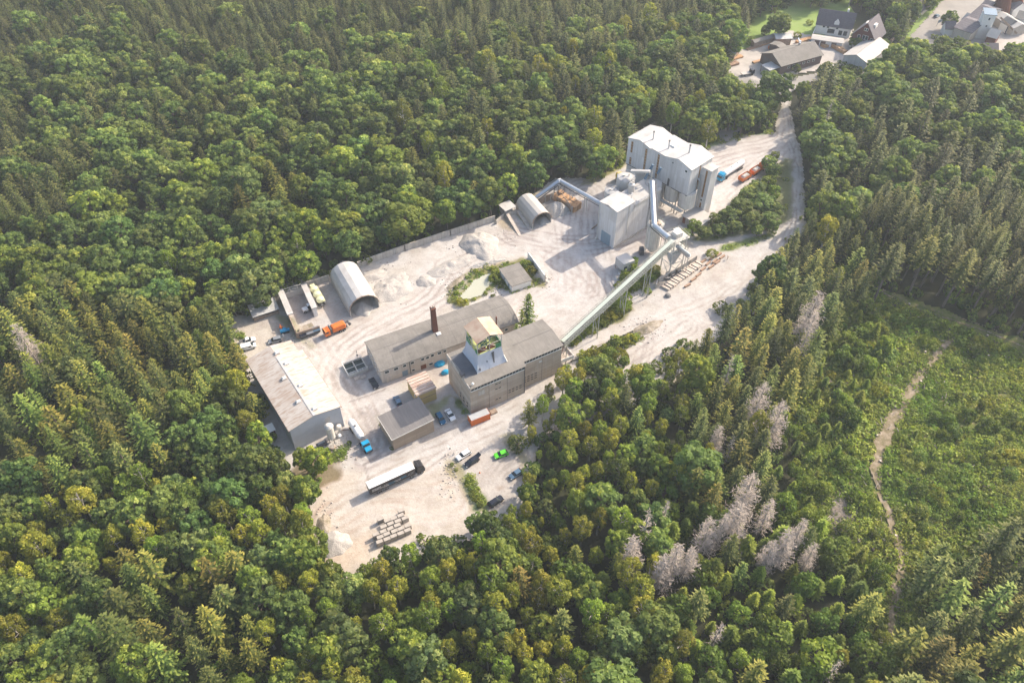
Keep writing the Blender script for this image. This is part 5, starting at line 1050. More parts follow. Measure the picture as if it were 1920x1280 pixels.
car('petrol blue car beside the white one, right of the workshop', (-21.0, 146.6), -62, 'carnavy', 'suv')
car('white saloon parked right of the petrol blue car', (-18.3, 148.0), -60, 'white', 'saloon')
car('white estate car at the corner of the lower car park', (-13.7, 133.5), 217, 'white', 'estate')
car('black car with open tailgate beside the white estate', (-11.3, 131.2), 219, 'carblack', 'suv', tail=True)
car('bright green hatchback alone in the lower car park', (-3.1, 133.7), 203, 'cargreen', 'hatch')
car('steel blue car at the wood edge of the lower car park', (1.0, 127.0), 218, 'carblue', 'hatch')
car('white car half hidden by birches in the lower car park', (3.4, 122.7), 218, 'white', 'hatch')
car('black van-like car at the bottom edge of the car park', (-4.4, 118.2), 38, 'carblack', 'estate')
def cab(t, x0, x1, paint, h=3.6, hood=0., dark=True, W=1.22):
    part(lambda b: b.xz([(x0, .75), (x1, .75), (x1, 1.9), (x1 - .25, 2.9), (x1 - .7, h - .25), (x0 + .1, h), (x0, h - .1)], -W, W), 'cab', M[paint], t, bevel=.1)
    part(lambda b: b.hexa([(x1 - .02, -W + .12, 1.95), (x1 + .03, -W + .12, 1.95), (x1 + .03, W - .12, 1.95), (x1 - .02, W - .12, 1.95)], [(x1 - .27, -W + .16, 2.85), (x1 - .21, -W + .16, 2.85), (x1 - .21, W - .16, 2.85), (x1 - .27, W - .16, 2.85)]), 'windscreen', M['glass'], t)
    part(lambda b: b.box(x1 - 1.3, x1 - .45, -W - .02, W + .02, 1.9, 2.65), 'side_window', M['glass'], t)
    for s_ in (-1, 1):
        part(lambda b: b.box(x1 - .05, x1 + .05, s_ * .9 - .2, s_ * .9 + .2, .85, 1.1), 'headlight', M['lamp'], t)
        part(lambda b: b.box(x1 - .2, x1 - .05, s_ * (W + .22) - .1, s_ * (W + .22) + .1, 1.9, 2.6), 'mirror', M['dsteel'], t)
def glyphs(parent, rows, side_y, mat_, name='lettering'):
    """unreadable worn side lettering as small raised strokes: rows of (x0, x1, z, height)"""
    def f(b):
        rg = random.Random(5)
        for x0, x1, z, h in rows:
            x = x0
            while x < x1:
                cw = h * rg.uniform(.45, .8); y0, y1 = side_y - .02, side_y
                k = rg.randint(0, 4)
                b.box(x, x + h * .16, y0, y1, z, z + h)
                if k != 1: b.box(x + h * .16, x + cw * .8, y0, y1, z + h * .84, z + h)
                if k in (0, 2): b.box(x + h * .16, x + cw * .8, y0, y1, z, z + h * .16)
                if k in (1, 3, 4): b.box(x + cw * .64, x + cw * .8, y0, y1, z, z + h * .84)
                x += cw + h * .14
    part(f, name, M[mat_], parent)
t = thing('articulated_lorry', 'black curtain-sided lorry with white roof parked on the lower yard', 'lorry', (-38.9, 121.0, .02), rad(29.7))
tr = part(lambda b: b.box(0, 13.4, -1.26, 1.26, 1.05, 3.9), 'trailer', M['charcoal'], t)
part(lambda b: b.box(-.02, 13.42, -1.27, 1.27, 3.9, 3.98), 'trailer_roof', M['white'], tr)
part(lambda b: [b.box(x, x + .06, -1.2, 1.2, 3.98, 4.01) for x in np.arange(.6, 13.2, .65)], 'roof_bows', M['dustroof'], tr)
part(lambda b: b.box(0, 13.4, -1.29, 1.29, 1.0, 1.12), 'side_rail', M['silver'], tr)
part(lambda b: (b.box(-.04, 0, -1.2, -.02, 1.1, 3.85), b.box(-.04, 0, .02, 1.2, 1.1, 3.85)), 'rear_door', M['black'], tr)
glyphs(tr, [(.7, 3.2, 2.5, .42), (.7, 3.6, 1.9, .5), (4.1, 5.2, 2.35, .3), (4.0, 5.4, 1.7, .45), (7.2, 8.9, 2.2, .3), (7.6, 9.0, 1.8, .22)], -1.26, 'white')
glyphs(tr, [(5.4, 7.0, 2.3, .34), (5.6, 7.3, 1.75, .28), (8.9, 10.6, 2.5, .32), (9.2, 10.8, 2.0, .3)], -1.26, 'brightblue')
part(lambda b: [b.bar(p_, q_, .07) for p_, q_ in (((11.2, -1.28, 2.5), (12.0, -1.28, 3.1)), ((12.0, -1.28, 3.1), (12.8, -1.28, 2.5)), ((12.8, -1.28, 2.5), (12.0, -1.28, 1.9)), ((12.0, -1.28, 1.9), (11.2, -1.28, 2.5)), ((11.0, -1.28, 2.1), (12.0, -1.28, 2.5)), ((12.1, -1.28, 2.5), (13.1, -1.28, 2.9)))], 'side_emblem', M['silver'], tr)
part(lambda b: (b.box(.3, 13.2, -.5, .5, .75, 1.05), b.box(7.5, 9.5, -1.1, -.8, .45, 1.0)), 'chassis', M['dsteel'], tr)
wheels(t, (2.2, 3.5, 4.8), 1.05, .5, .36); wheels(t, (12.2, 15.3), 1.05, .52, .36)
part(lambda b: b.box(11.6, 16.2, -.5, .5, .55, .95), 'tractor_frame', M['dsteel'], t)
cab(t, 14.0, 16.35, 'black', 3.85); part(lambda b: b.hexa([(14.0, -1.1, 3.5), (15.2, -1.1, 3.5), (15.2, 1.1, 3.5), (14.0, 1.1, 3.5)], [(14.0, -1.1, 4.05), (14.5, -1.1, 4.05), (14.5, 1.1, 4.05), (14.0, 1.1, 4.05)]), 'roof_spoiler', M['black'], t)
part(lambda b: (b.box(13.0, 13.9, -1.22, -.8, .5, 1.1), b.box(12.9, 13.8, .8, 1.22, .5, 1.1)), 'fuel_tank', M['silver'], t)
# orange tank lorry
t = thing('suction_lorry', 'orange tank lorry with rear machinery beside the storage bay', 'lorry', (-53.9, 185.3, .02), rad(213))
part(lambda b: b.xz([(.9, 1.05), (5.6, 1.05), (5.6, 2.6), (5.2, 3.0), (1.2, 3.0), (.9, 2.6)], -1.15, 1.15), 'tank_body', M['orange'], t, bevel=.35)
part(lambda b: b.box(5.75, 6.2, -1.2, 1.2, .9, 3.1), 'pump_cabinet', M['dsteel'], t)
cab(t, 6.35, 8.3, 'orange', 2.95); part(lambda b: b.box(.3, 8.0, -.5, .5, .6, 1.05), 'chassis', M['dsteel'], t)
part(lambda b: (b.bar((.9, -.8, 1.2), (-.6, -.9, 1.8), .25), b.bar((.9, .6, 2.6), (-.7, .8, 2.3), .2), b.cyl((-.5, -.9, 1.4), (-.5, .8, 1.4), .4, n_=10), b.bar((-.6, .8, 2.3), (-1.2, .2, .9), .18)), 'rear_arm', M['dsteel'], t)
wheels(t, (1.8, 3.1, 7.2), 1.05, .5, .34)
# pale mixer tanker
t = thing('mixer_trailer', 'pale green three-domed bulk trailer in the bay left of the arched hall', 'tank trailer', P('V', 720, 880), math.atan2(*(np.array(P('V', 440, 400)[:2]) - np.array(P('V', 720, 880)[:2]))[::-1]))
for i in range(3): part(lambda b: b.lathe((1.3 + i * 3.0, 0, 0), [(.5, 1.1), (1.25, 1.8), (1.3, 2.7), (1.0, 3.1), (.35, 3.3)], 16), 'tank_dome', M['cream'], t)
part(lambda b: (b.box(-.6, 9.6, -.5, .5, .7, 1.1), b.box(-.4, 9.2, -1.2, -.9, 1.1, 1.5)), 'chassis', M['dsteel'], t)
part(lambda b: (b.bar((.5, -1.4, 2.4), (8.5, -1.4, 2.4), .08), b.box(.4, 8.6, -1.5, -1.2, 1.5, 1.6), b.box(8.6, 9.8, -.9, .7, 1.1, 2.6)), 'side_walkway', M['cream'], t)
wheels(t, (1.0, 2.3, 7.8), 1.0, .48, .34)
t = thing('wheel_loader', 'small white and black loader inside the storage bay', 'loader', P('V', 270, 1000), rad(30))
part(lambda b: (b.box(-1.6, .2, -.8, .8, .6, 1.5),), 'engine_cover', M['white'], t, bevel=.08)
part(lambda b: taper(b, .1, 1.2, .7, 1.2, .2, 1.1, .6, 2.5), 'cab', M['glass'], t); part(lambda b: b.box(.15, 1.15, -.62, .62, 2.5, 2.6), 'cab_roof', M['white'], t)
part(lambda b: (b.bar((1.0, 0, 1.2), (2.2, 0, .6), .3), b.box(2.1, 2.7, -1, 1, .1, .8)), 'bucket', M['dsteel'], t); wheels(t, (-1.0, 1.0), .8, .5, .35)
t = thing('mini_digger', 'small bright blue machine with red part beside the storage bay wall', 'digger', P('A', 492, 690), rad(20))
part(lambda b: b.box(-1.6, .4, -.8, .8, .5, 1.2), 'body', M['brightblue'], t, bevel=.12); part(lambda b: b.box(.4, 1.5, -.6, .6, .5, .9), 'tray', M['brightblue'], t, bevel=.06)
part(lambda b: (b.bar((-1, .2, 1.2), (-1.1, 1.6, 2.2), .25), b.box(-1.5, -.5, 1.3, 1.9, .3, 1.2)), 'boom', M['orange'], t); part(lambda b: (b.box(-1.5, 1.2, -.95, -.65, .0, .5), b.box(-1.5, 1.2, .65, .95, .0, .5)), 'track', M['rubber'], t)
# silo tanker with blue bonneted cab
q0 = np.array(P('U', 870, 420)[:2]); q1 = np.array(P('U', 1290, 1070)[:2]); hd = math.atan2(*(q1 - q0)[::-1])
t = thing('tanker_lorry', 'white bulk tanker lorry with blue bonneted cab by the warehouse corner', 'lorry', (q0[0] + .9, q0[1] + 1.2, .02), hd)
part(lambda b: b.cyl((0, 0, 2.2), (5.6, 0, 2.1), 1.12, 1.12, 20), 'tank', M['white'], t); part(lambda b: (b.cyl((-1.0, 0, 2.1), (0, 0, 2.2), .6, 1.12, 20), b.cyl((5.6, 0, 2.1), (6.5, 0, 2.0), 1.12, .7, 20)), 'tank_end', M['white'], t)
part(lambda b: (b.lathe((2.6, 0, 3.2), [(.35, 0), (.35, .25)], 10),), 'hatch', M['dsteel'], t); part(lambda b: (b.box(-.5, 11.2, -.45, .45, .7, 1.05), b.box(6.8, 8.0, -.9, .9, 1.05, 1.6)), 'chassis', M['dsteel'], t)
wheels(t, (.6, 1.9, 7.3, 10.6), 1.0, .5, .34)
part(lambda b: b.xz([(8.3, .8), (10.0, .8), (10.0, 1.8), (9.7, 2.7), (8.4, 2.75)], -1.1, 1.1), 'cab', M['brightblue'], t, bevel=.1)
part(lambda b: b.hexa([(9.98, -1, 1.9), (10.05, -1, 1.9), (10.05, 1, 1.9), (9.98, 1, 1.9)], [(9.72, -.95, 2.6), (9.78, -.95, 2.6), (9.78, .95, 2.6), (9.72, .95, 2.6)]), 'windscreen', M['glass'], t)
part(lambda b: b.xz([(10.0, .8), (11.4, .8), (11.4, 1.5), (10.0, 1.85)], -.95, .95), 'bonnet', M['brightblue'], t, bevel=.1); part(lambda b: b.box(11.38, 11.5, -.8, .8, .6, 1.2), 'bumper', M['dsteel'], t)
# blue artic tanker and orange tipper combination
q0 = np.array(P('G', 1188, 640)[:2]); q1 = np.array(P('G', 1400, 500)[:2]); hd = math.atan2(*(q0 - q1)[::-1])
t = thing('tanker_lorry', 'white tank trailer lorry with turquoise cab beside the tall silo building', 'lorry', (q1[0] - .6, q1[1] + 1.3, .02), hd)
LL = float(np.linalg.norm(q1 - q0)); LL = max(LL, 15.5)
part(lambda b: (b.cyl((.6, 0, 2.4), (LL - 3.2, 0, 2.4), 1.2, 1.2, 20), b.cyl((.1, 0, 2.4), (.6, 0, 2.4), .8, 1.2, 20), b.cyl((LL - 3.2, 0, 2.4), (LL - 2.8, 0, 2.4), 1.2, .8, 20)), 'tank', M['white'], t)
part(lambda b: [b.lathe((x, 0, 3.5), [(.28, 0), (.28, .25)], 8) for x in (4.2, 8.2)], 'hatch', M['dsteel'], t); part(lambda b: (b.box(0, LL - .5, -.6, .6, .7, 1.2), b.box(5, 9, -1.1, -.8, .6, 1.1)), 'chassis', M['dsteel'], t)
wheels(t, (1.6, 2.9, 4.2, LL - 4.2, LL - 1.2), 1.05, .5, .34); cab(t, LL - 2.3, LL, 'brightblue', 3.7)
q0 = np.array(P('I', 540, 815)[:2]); q1 = np.array(P('I', 745, 690)[:2]); hd = math.atan2(*(q1 - q0)[::-1])
def tipper(b, x0, x1): b.hexa([(x0, -1.2, 1.0), (x1, -1.2, 1.0), (x1, 1.2, 1.0), (x0, 1.2, 1.0)], [(x0, -1.25, 1.15), (x1, -1.25, 1.15), (x1, 1.25, 1.15), (x0, 1.25, 1.15)]); b.box(x0, x1, -1.27, -1.2, 1.15, 2.5); b.box(x0, x1, 1.2, 1.27, 1.15, 2.5); b.box(x0, x0 + .08, -1.2, 1.2, 1.15, 2.5); b.box(x1 - .08, x1, -1.2, 1.2, 1.15, 2.6)
t = thing('drawbar_trailer', 'orange drawbar tipper trailer heaped with white stone', 'trailer', (q0[0] - .4, q0[1] + 1.0, .02), hd)
part(lambda b: tipper(b, 0, 5.6), 'tipping_body', M['orange'], t); part(lambda b: b.hexa([(.1, -1.18, 1.2), (5.5, -1.18, 1.2), (5.5, 1.18, 1.2), (.1, 1.18, 1.2)], [(1.4, -.7, 2.6), (4.4, -.7, 2.6), (4.4, .7, 2.6), (1.4, .7, 2.6)]), 'stone_load', M['gravelw'], t, bevel=.2)
part(lambda b: (b.box(.2, 5.4, -.5, .5, .6, 1.0), b.bar((5.4, 0, .8), (6.9, 0, .8), .15)), 'chassis', M['dsteel'], t); wheels(t, (1.2, 4.4), 1.0, .48, .34)
t = thing('tipper_lorry', 'orange tipper lorry carrying white stone ahead of its trailer', 'lorry', (q0[0] - .4 + 7.2 * math.cos(hd), q0[1] + 1.0 + 7.2 * math.sin(hd), .02), hd)
part(lambda b: tipper(b, 0, 5.4), 'tipping_body', M['orange'], t); part(lambda b: b.hexa([(.1, -1.18, 1.2), (5.3, -1.18, 1.2), (5.3, 1.18, 1.2), (.1, 1.18, 1.2)], [(1.4, -.7, 2.6), (4.2, -.7, 2.6), (4.2, .7, 2.6), (1.4, .7, 2.6)]), 'stone_load', M['gravelw'], t, bevel=.2)
part(lambda b: b.box(.2, 8.2, -.5, .5, .6, 1.0), 'chassis', M['dsteel'], t); wheels(t, (1.2, 2.5, 6.9), 1.0, .5, .34); cab(t, 6.0, 8.2, 'orange', 3.2)

# ------------------------------------------------------------------ village beyond the wood (top right)
def house(name, label, cat, A_, B_, C_, ze, zr, wallm, roofm, ridge='x', wins=(), ov=.5):
    O_, r_, L_, W_ = rect(A_, B_, C_); t = thing(name, label, cat, O_, r_)
    W_ = abs(W_) if W_ > 0 else W_
    part(lambda b: gable_shell(b, L_, W_, ze, zr, ridge, -.5), 'wall', M[wallm], t); b = MB(); gable_roof(b, L_, W_, ze, zr, ov, .2, ridge); rf = b.build('roof', M[roofm], t)
    for pl, u, z, w_, h_ in wins: win(t, pl, u * (L_ if pl[0] == 'y' else W_), z, w_, h_, {'y-': 0, 'y+': W_, 'x-': 0, 'x+': L_}[pl])
    return t, rf, L_, W_
# sawmill hall
z5 = 4.5
t, rf, L_, W_ = house('sawmill_hall', 'big grey-roofed sawmill hall with dark boarded walls in the timber yard', 'sawmill', P('Q', 760, 690, z5), P('Q', 1272, 548, z5), P('Q', 540, 528, z5), z5, z5 + 3.2, 'millwall', 'greyroof', 'x', [('y-', f, 2.8, 1.4, .8) for f in (.2, .32, .44, .56, .68, .8)])
part(lambda b: b.box(-.08, 0, W_ * .55, W_ * .9, 0, 4.2), 'open_bay', M['dsteel'], t)
part(lambda b: slabpoly(b, [(-6, .5, 3.2), (0, .5, 3.6), (0, 7, 3.6), (-6, 7, 3.2)], .15), 'porch_roof', M['controof'], t); part(lambda b: [b.bar((-5.8, y, -.2), (-5.8, y, 3.2), .25) for y in (.8, 6.8)], 'porch_post', M['woodgrey'], t)
part(lambda b: (b.cyl((L_ * .75, W_ * .7, 6), (L_ * .75, W_ * .7, 8.5), .6), b.bar((L_ * .7, W_ * .6, 8), (L_ * .8, W_ * .9, 8.4), .5)), 'extractor', M['steel'], rf)
house('timber_shed', 'long low open timber shed at the meadow edge of the sawmill yard', 'shed', P('Q', 430, 395, 3), P('Q', 690, 320, 3), P('Q', 400, 370, 3), 3.0, 3.6, 'woodgrey', 'greyroof')
house('timber_shed', 'grey-roofed L-shaped wing of the sawmill sheds, farthest back', 'shed', P('Q', 700, 350, 3.5), P('Q', 890, 345, 3.5), P('Q', 650, 290, 3.5), 3.5, 4.5, 'woodgrey', 'controof')
house('timber_shed', 'narrow dark lean-to beside the red timber covers', 'shed', P('Q', 770, 480, 3), P('Q', 830, 450, 3), P('Q', 715, 370, 3), 3.0, 3.7, 'millwall', 'greyroof')
house('garden_shed', 'small grey gabled hut at the far left of the sawmill yard', 'shed', P('Q', 180, 550, 3), P('Q', 245, 490, 3), P('Q', 120, 470, 3), 3.0, 4.6, 'woodgrey', 'controof', 'y')
t, rf, L_, W_ = house('white_farmhouse', 'long white farmhouse with steep dark roof and gabled dormer', 'house', P('Q', 1205, 150, 5.5), P('Q', 1640, 212, 5.5), P('Q', 1270, 100, 5.5), 5.5, 11.5, 'whitewash', 'slate', 'x', [('y-', f, 4.0, 1.1, .9) for f in (.22, .34, .60)] + [('y-', .45, 2.2, 3.4, 2.2), ('y-', .72, 2.0, 1.8, 2.4), ('y-', .86, 2.0, 1.8, 2.4)])
part(lambda b: b.xz([(L_ * .48, 5), (L_ * .48 + 2.4, 5), (L_ * .48 + 2.4, 7), (L_ * .48 + 1.2, 8.4), (L_ * .48, 7)], -.1, 2.5), 'dormer', M['whitewash'], rf); part(lambda b: b.box(L_ * .75, L_ * .75 + .9, W_ * .5, W_ * .5 + .9, 9, 13), 'chimney', M['whitewash'], rf)
t, rf, L_, W_ = house('red_gabled_house', 'dark red gabled house with white windows and grey-brown roof', 'house', P('Q', 1650, 290, 6.5), P('Q', 1925, 370, 6.5), P('Q', 1700, 160, 6.5), 6.5, 13.5, 'redwood', 'slate', 'y', [('y-', .28, 6.2, 1.2, 1.4), ('y-', .5, 6.4, 1.3, 1.9), ('y-', .62, 6.4, 1.3, 1.9), ('y-', .85, 6.0, 1.2, 1.4), ('y-', .46, 10.2, .9, 1.2), ('y-', .54, 10.2, .9, 1.2)], .8)
part(lambda b: b.box(-.06, L_ + .06, -.08, 2, -.5, 3.0), 'ground_floor', M['whitewash'], t)
for q in (.3, .62): part(lambda b: b.box(L_ * q, L_ * q + 1.6, W_ * .3, W_ * .3 + 3, 10.0, 11.8), 'dormer', M['whitewash'], rf)
t, rf, L_, W_ = house('garage_row', 'flat pale garage row with dark doors below the farm courtyard', 'garage', P('Q', 1145, 350, 3), P('Q', 1520, 405, 3), P('Q', 1150, 300, 3), 3.0, 3.4, 'whitewash', 'dustroof', 'x', ())
for f in (.1, .3, .66): part(lambda b: b.box(L_ * f, L_ * f + 2.4, -.08, 0, -.1, 2.5), 'garage_door', M['millwall'], t)
wall_thing('courtyard_wall', 'thin white courtyard wall left of the white farmhouse', PL('Q', [(1150, 330), (1205, 190)]), 2.0, .4, 'whitewash')
o = sheet('courtyard_grass', PL('Q', [(1190, 215), (1640, 270), (1580, 340), (1200, 290)]), .02, M['meadow'], 1., .8, 4)
t, rf, L_, W_ = house('white_hall', 'large plain white gabled hall between farm and wood', 'hall', P('J', 945, 392, 4.5), P('J', 1085, 285, 4.5), P('J', 815, 335, 4.5), 4.5, 6.6, 'whitewall', 'dustroof', 'x')
for a_, c_, lb, mt, s_ in ((680, 470, 'red covered timber stack beside the sawmill hall', 'orange', (3.2, 1.6, 1.3)), (105, 690, 'reddish plank stack at the left edge of the sawmill yard', 'log', (5.5, 1.4, 1.0)), (210, 590, 'pale plank stack behind the reddish one', 'wood', (3, 1.2, .8)), (460, 640, 'pale plank stack before the sawmill hall', 'wood', (2.6, .8, .6)),
    (1040, 385, 'long pale lorry load of planks behind the sawmill hall', 'wood', (5, 1.1, 1.2)), (1310, 445, 'short pale plank stack before the garages', 'wood', (2.2, 1.4, 1.2)), (1465, 490, 'tall pale plank stack along the farm road', 'wood', (1.2, 5, 1.6)), (560, 420, 'plank heap along the timber shed', 'wood', (4, .8, .5)), (420, 465, 'low plank row in the middle of the sawmill yard', 'log', (4.5, .8, .5)), (630, 385, 'pale boards under the timber shed eaves', 'wood', (3, .9, .7))):
    tag(part(lambda b: [b.box(-s_[0], s_[0], -s_[1] + k * s_[1] * .5, -s_[1] + k * s_[1] * .5 + s_[1] * .46, .0, s_[2] * (1 + .12 * (k % 2))) for k in range(4)], 'timber_stack', M[mt], None), lb, 'timber stack', 'timber stacks in the sawmill yard', P('Q', a_, c_), .5)
t = thing('flatbed_truck', 'dark blue flatbed truck at the lower edge of the sawmill yard', 'truck', P('Q', 262, 815), .35)
part(lambda b: b.box(0, 4.6, -1.1, 1.1, .9, 1.3), 'load_bed', M['dustroof'], t); part(lambda b: b.box(4.7, 6.5, -1.1, 1.1, .6, 2.6), 'cab', M['carblack'], t, bevel=.1); part(lambda b: b.box(6.0, 6.55, -1.0, 1.0, 1.7, 2.3), 'windscreen', M['glass'], t); wheels(t, (1.2, 5.4), 1.0, .45, .3)
car('small silver car behind the sawmill hall', P('Q', 1150, 400), 10, 'silver', 'hatch')
car('blue car driving on the main road at the top right', P('R', 870, 205), 40, 'carblue', 'hatch', name='moving_car')
car('white car in the lime works yard at the right edge', P('R', 1915, 380), 80, 'white', 'hatch')
# lime works
t, rf, L_, W_ = house('lime_works_house', 'grey-roofed stone house above the main road', 'house', P('R', 620, 200, 3), P('R', 860, 0, 3), P('R', 560, 150, 3), 4.5, 9.5, 'render', 'slate', 'x', [('y-', f, 2.6, 1.3, 1.3) for f in (.15, .3, .45, .6, .75)])
tw0 = P('R', 1275, 380, 12)
t = thing('lift_tower', 'tall white lift tower with blue roof at the lime works', 'tower', P('R', 1385, 440), rad(-12))
part(lambda b: b.box(-2.8, 2.8, -2.6, 2.6, -.5, 12.2), 'wall', M['whitewash'], t); rf = part(lambda b: slabpoly(b, [(-3.1, -2.9, 12.2), (3.1, -2.9, 12.2), (3.1, 2.9, 13.2), (-3.1, 2.9, 13.2)], .25), 'roof', M['carblue'], t)
win(t, 'y-', .2, 10.2, .8, 1.2, -2.6); win(t, 'y-', .2, 6.6, .8, .8, -2.6)
for (A_, B_, C_, ze, zr, wm, rm, lb, nm) in ((P('R', 1090, 330, 5), P('R', 1290, 400, 5), P('R', 1220, 170, 5), 5, 7, 'render', 'slate', 'dark-roofed low lime works hall left of the white tower', 'works_hall'),
    (P('R', 1260, 200, 6), P('R', 1400, 250, 6), P('R', 1370, 20, 6), 6, 9, 'whitewash', 'slate', 'dark-roofed works hall behind the white tower', 'works_hall'),
    (P('R', 1480, 430, 4), P('R', 1590, 460, 4), P('R', 1500, 360, 4), 4, 6.5, 'redwood', 'dustroof', 'small red-brown ruin beside the white tower', 'ruined_shed'),
    (P('R', 1560, 190, 4), P('R', 1800, 340, 4), P('R', 1640, 120, 4), 4, 5.5, 'render', 'dustroof', 'dusty flat works shed right of the white tower', 'works_shed'),
    (P('R', 1820, 240, 4), P('R', 1990, 280, 4), P('R', 1850, 160, 4), 5, 7, 'whitewash', 'greyroof', 'white house with grey roof at the right edge of the photo', 'white_house'),
    (P('R', 1450, 590, 5), P('R', 1610, 600, 5), P('R', 1510, 520, 5), 4.5, 6.5, 'render', 'slate', 'small slate-roofed cottage behind the trees below the tower', 'cottage'),
    (P('R', 1700, 60, 5), P('R', 1800, 110, 5), P('R', 1740, -30, 5), 5, 7.5, 'whitewash', 'slate', 'dark-roofed house between the kilns and the white house', 'works_house'),
    (P('R', 1650, 260, 4), P('R', 1740, 310, 4), P('R', 1690, 200, 4), 4, 6, 'whitewash', 'greyroof', 'small white annex between kiln and dusty works shed', 'works_annex'),
    (P('R', 1390, 90, 5), P('R', 1480, 120, 5), P('R', 1450, 0, 5), 5, 7.5, 'render', 'slate', 'narrow dark-roofed building at the top edge by the kilns', 'works_house'),
    (P('R', 1180, 240, 4), P('R', 1260, 270, 4), P('R', 1220, 180, 4), 4, 6.5, 'whitewash', 'dustroof', 'small white hut beside the road bend above the works', 'hut'),
    (P('R', 985, 340, 4), P('R', 1090, 340, 4), P('R', 1030, 295, 4), 4, 6.5, 'whitewash', 'slate', 'small dark-roofed hut at the road bend', 'hut')):
    house(nm, lb, 'building', A_, B_, C_, ze, zr, wm, rm, 'x')
for i, (a_, c_, lb) in enumerate(((1600, 190, 'conical brick lime kiln, left of the pair at the top right'), (1750, 150, 'conical brick lime kiln, right of the pair at the top right'))):
    t = thing('lime_kiln', lb, 'kiln', P('R', a_, c_)); part(lambda b: b.lathe((0, 0, 0), [(5.5, -.5), (5.2, 3), (2.6, 11), (2.4, 13)], 18), 'stack', M['brick'], t); part(lambda b: b.lathe((0, 0, 0), [(2.7, 12.6), (2.7, 13.3)], 18), 'rim', M['whitewash'], t)
t = thing('conveyor_bridge', 'thin rusty conveyor bridge right of the white tower', 'conveyor', P('R', 1640, 215, 9)); q = Vector(P('R', 1830, 400, 1.0)) - Vector(P('R', 1640, 215, 9)); part(lambda b: b.bar((0, 0, 0), q, 1.1, .9), 'gallery', M['woodgrey'], t); part(lambda b: b.bar(q * .5, q * .5 - Vector((0, 0, 4.6)), .4), 'leg', M['dsteel'], t)
t = thing('white_lorry', 'white lorry parked in the lime works yard', 'lorry', P('R', 1810, 340), rad(115)); part(lambda b: b.box(0, 6, -1.2, 1.2, .9, 3.6), 'body', M['white'], t); part(lambda b: b.box(6.1, 8, -1.15, 1.15, .6, 2.9), 'cab', M['white'], t, bevel=.1); wheels(t, (1.2, 6.9), 1.0, .48, .3)
t = tag(part(lambda b: [b.bar((x, 0, -.2), (x, 0, 3.2), .12) for x in (0, 4)] + [b.bar((0, 0, 3.2), (4, 0, 3.2), .12), b.box(0, 4, -.05, .05, 1.6, 3.1)], 'hoarding', M['carblue'], None), 'small blue hoarding at the road fork', 'sign', None, P('R', 870, 318), .6)
t = tag(part(lambda b: b.box(0, 1.2, -22, 0, 0, 1.4), 'dry_wall', M['woodgrey'], None), 'dark stone wall along the grassy road bank', 'wall', None, P('R', 500, 330), rad(-40))
b = MB(); b.xy([(0, 0), (9, .3), (9, .8), (0, .5)], -.2, 1.2)
t = thing('hut_in_woods', 'narrow white-roofed hut glimpsed in the wood left of the works', 'hut', P('A', -520, 150), rad(22))
hx = P('0', 292, 499, 2.6); t.location = (hx[0], hx[1], 0)
part(lambda b: b.box(0, 8.5, 0, 1.6, -.3, 2.4), 'wall', M['whitewash'], t); part(lambda b: b.box(-.2, 8.7, -.2, 1.8, 2.4, 2.55), 'roof', M['white'], t)

# ------------------------------------------------------------------ trees
def unit(v): return v / (np.linalg.norm(v, axis=-1, keepdims=True) + 1e-9)
def leaf_quads(c_, n_, w_, h_, rg, up=None):
    """N bent leaf sprays at centres c_, facing n_"""
    N = len(c_); n_ = unit(n_); r = unit(rg.normal(size=(N, 3))) if up is None else unit(up + rg.normal(scale=.25, size=(N, 3)))
    u = unit(np.cross(n_, r)); v = unit(np.cross(u, n_)); w_ = np.asarray(w_)[:, None]; h_ = np.asarray(h_)[:, None]
    a = c_ - v * h_; b_ = c_ + u * w_ + n_ * w_ * .15; c2 = c_ + v * h_; d_ = c_ - u * w_ - n_ * w_ * .1
    V_ = np.stack([a, b_, c2, d_], 1).reshape(-1, 3); F_ = np.arange(4 * N).reshape(-1, 4); return V_, F_
def crown_mesh(name, c_, n_, w_, h_, v, rg, material, up=None):
    V_, F_ = leaf_quads(c_, n_, w_, h_, rg, up); return npmesh(name, V_, F_, material, {'v': np.repeat(v, 4)}, smooth=False)
def trunk_mesh(name, H, r, material, limbs=(), lean=0.):
    b = MB(); pts = [Vector((0, 0, -.5)), Vector((lean * .3, 0, H * .35)), Vector((lean * .6, lean * .3, H * .7)), Vector((lean, lean * .5, H * .97))]; rr = [r * 1.15, r * .8, r * .5, r * .12]
    for i in range(3): b.cyl(pts[i], pts[i + 1], rr[i], rr[i + 1], 7)
    for p_, q_, r_ in limbs: b.cyl(p_, q_, r_, r_ * .35, 5)
    me = bpy.data.meshes.new(name); me.from_pydata(b.v, [], b.f); me.materials.append(material); me.update(); return me
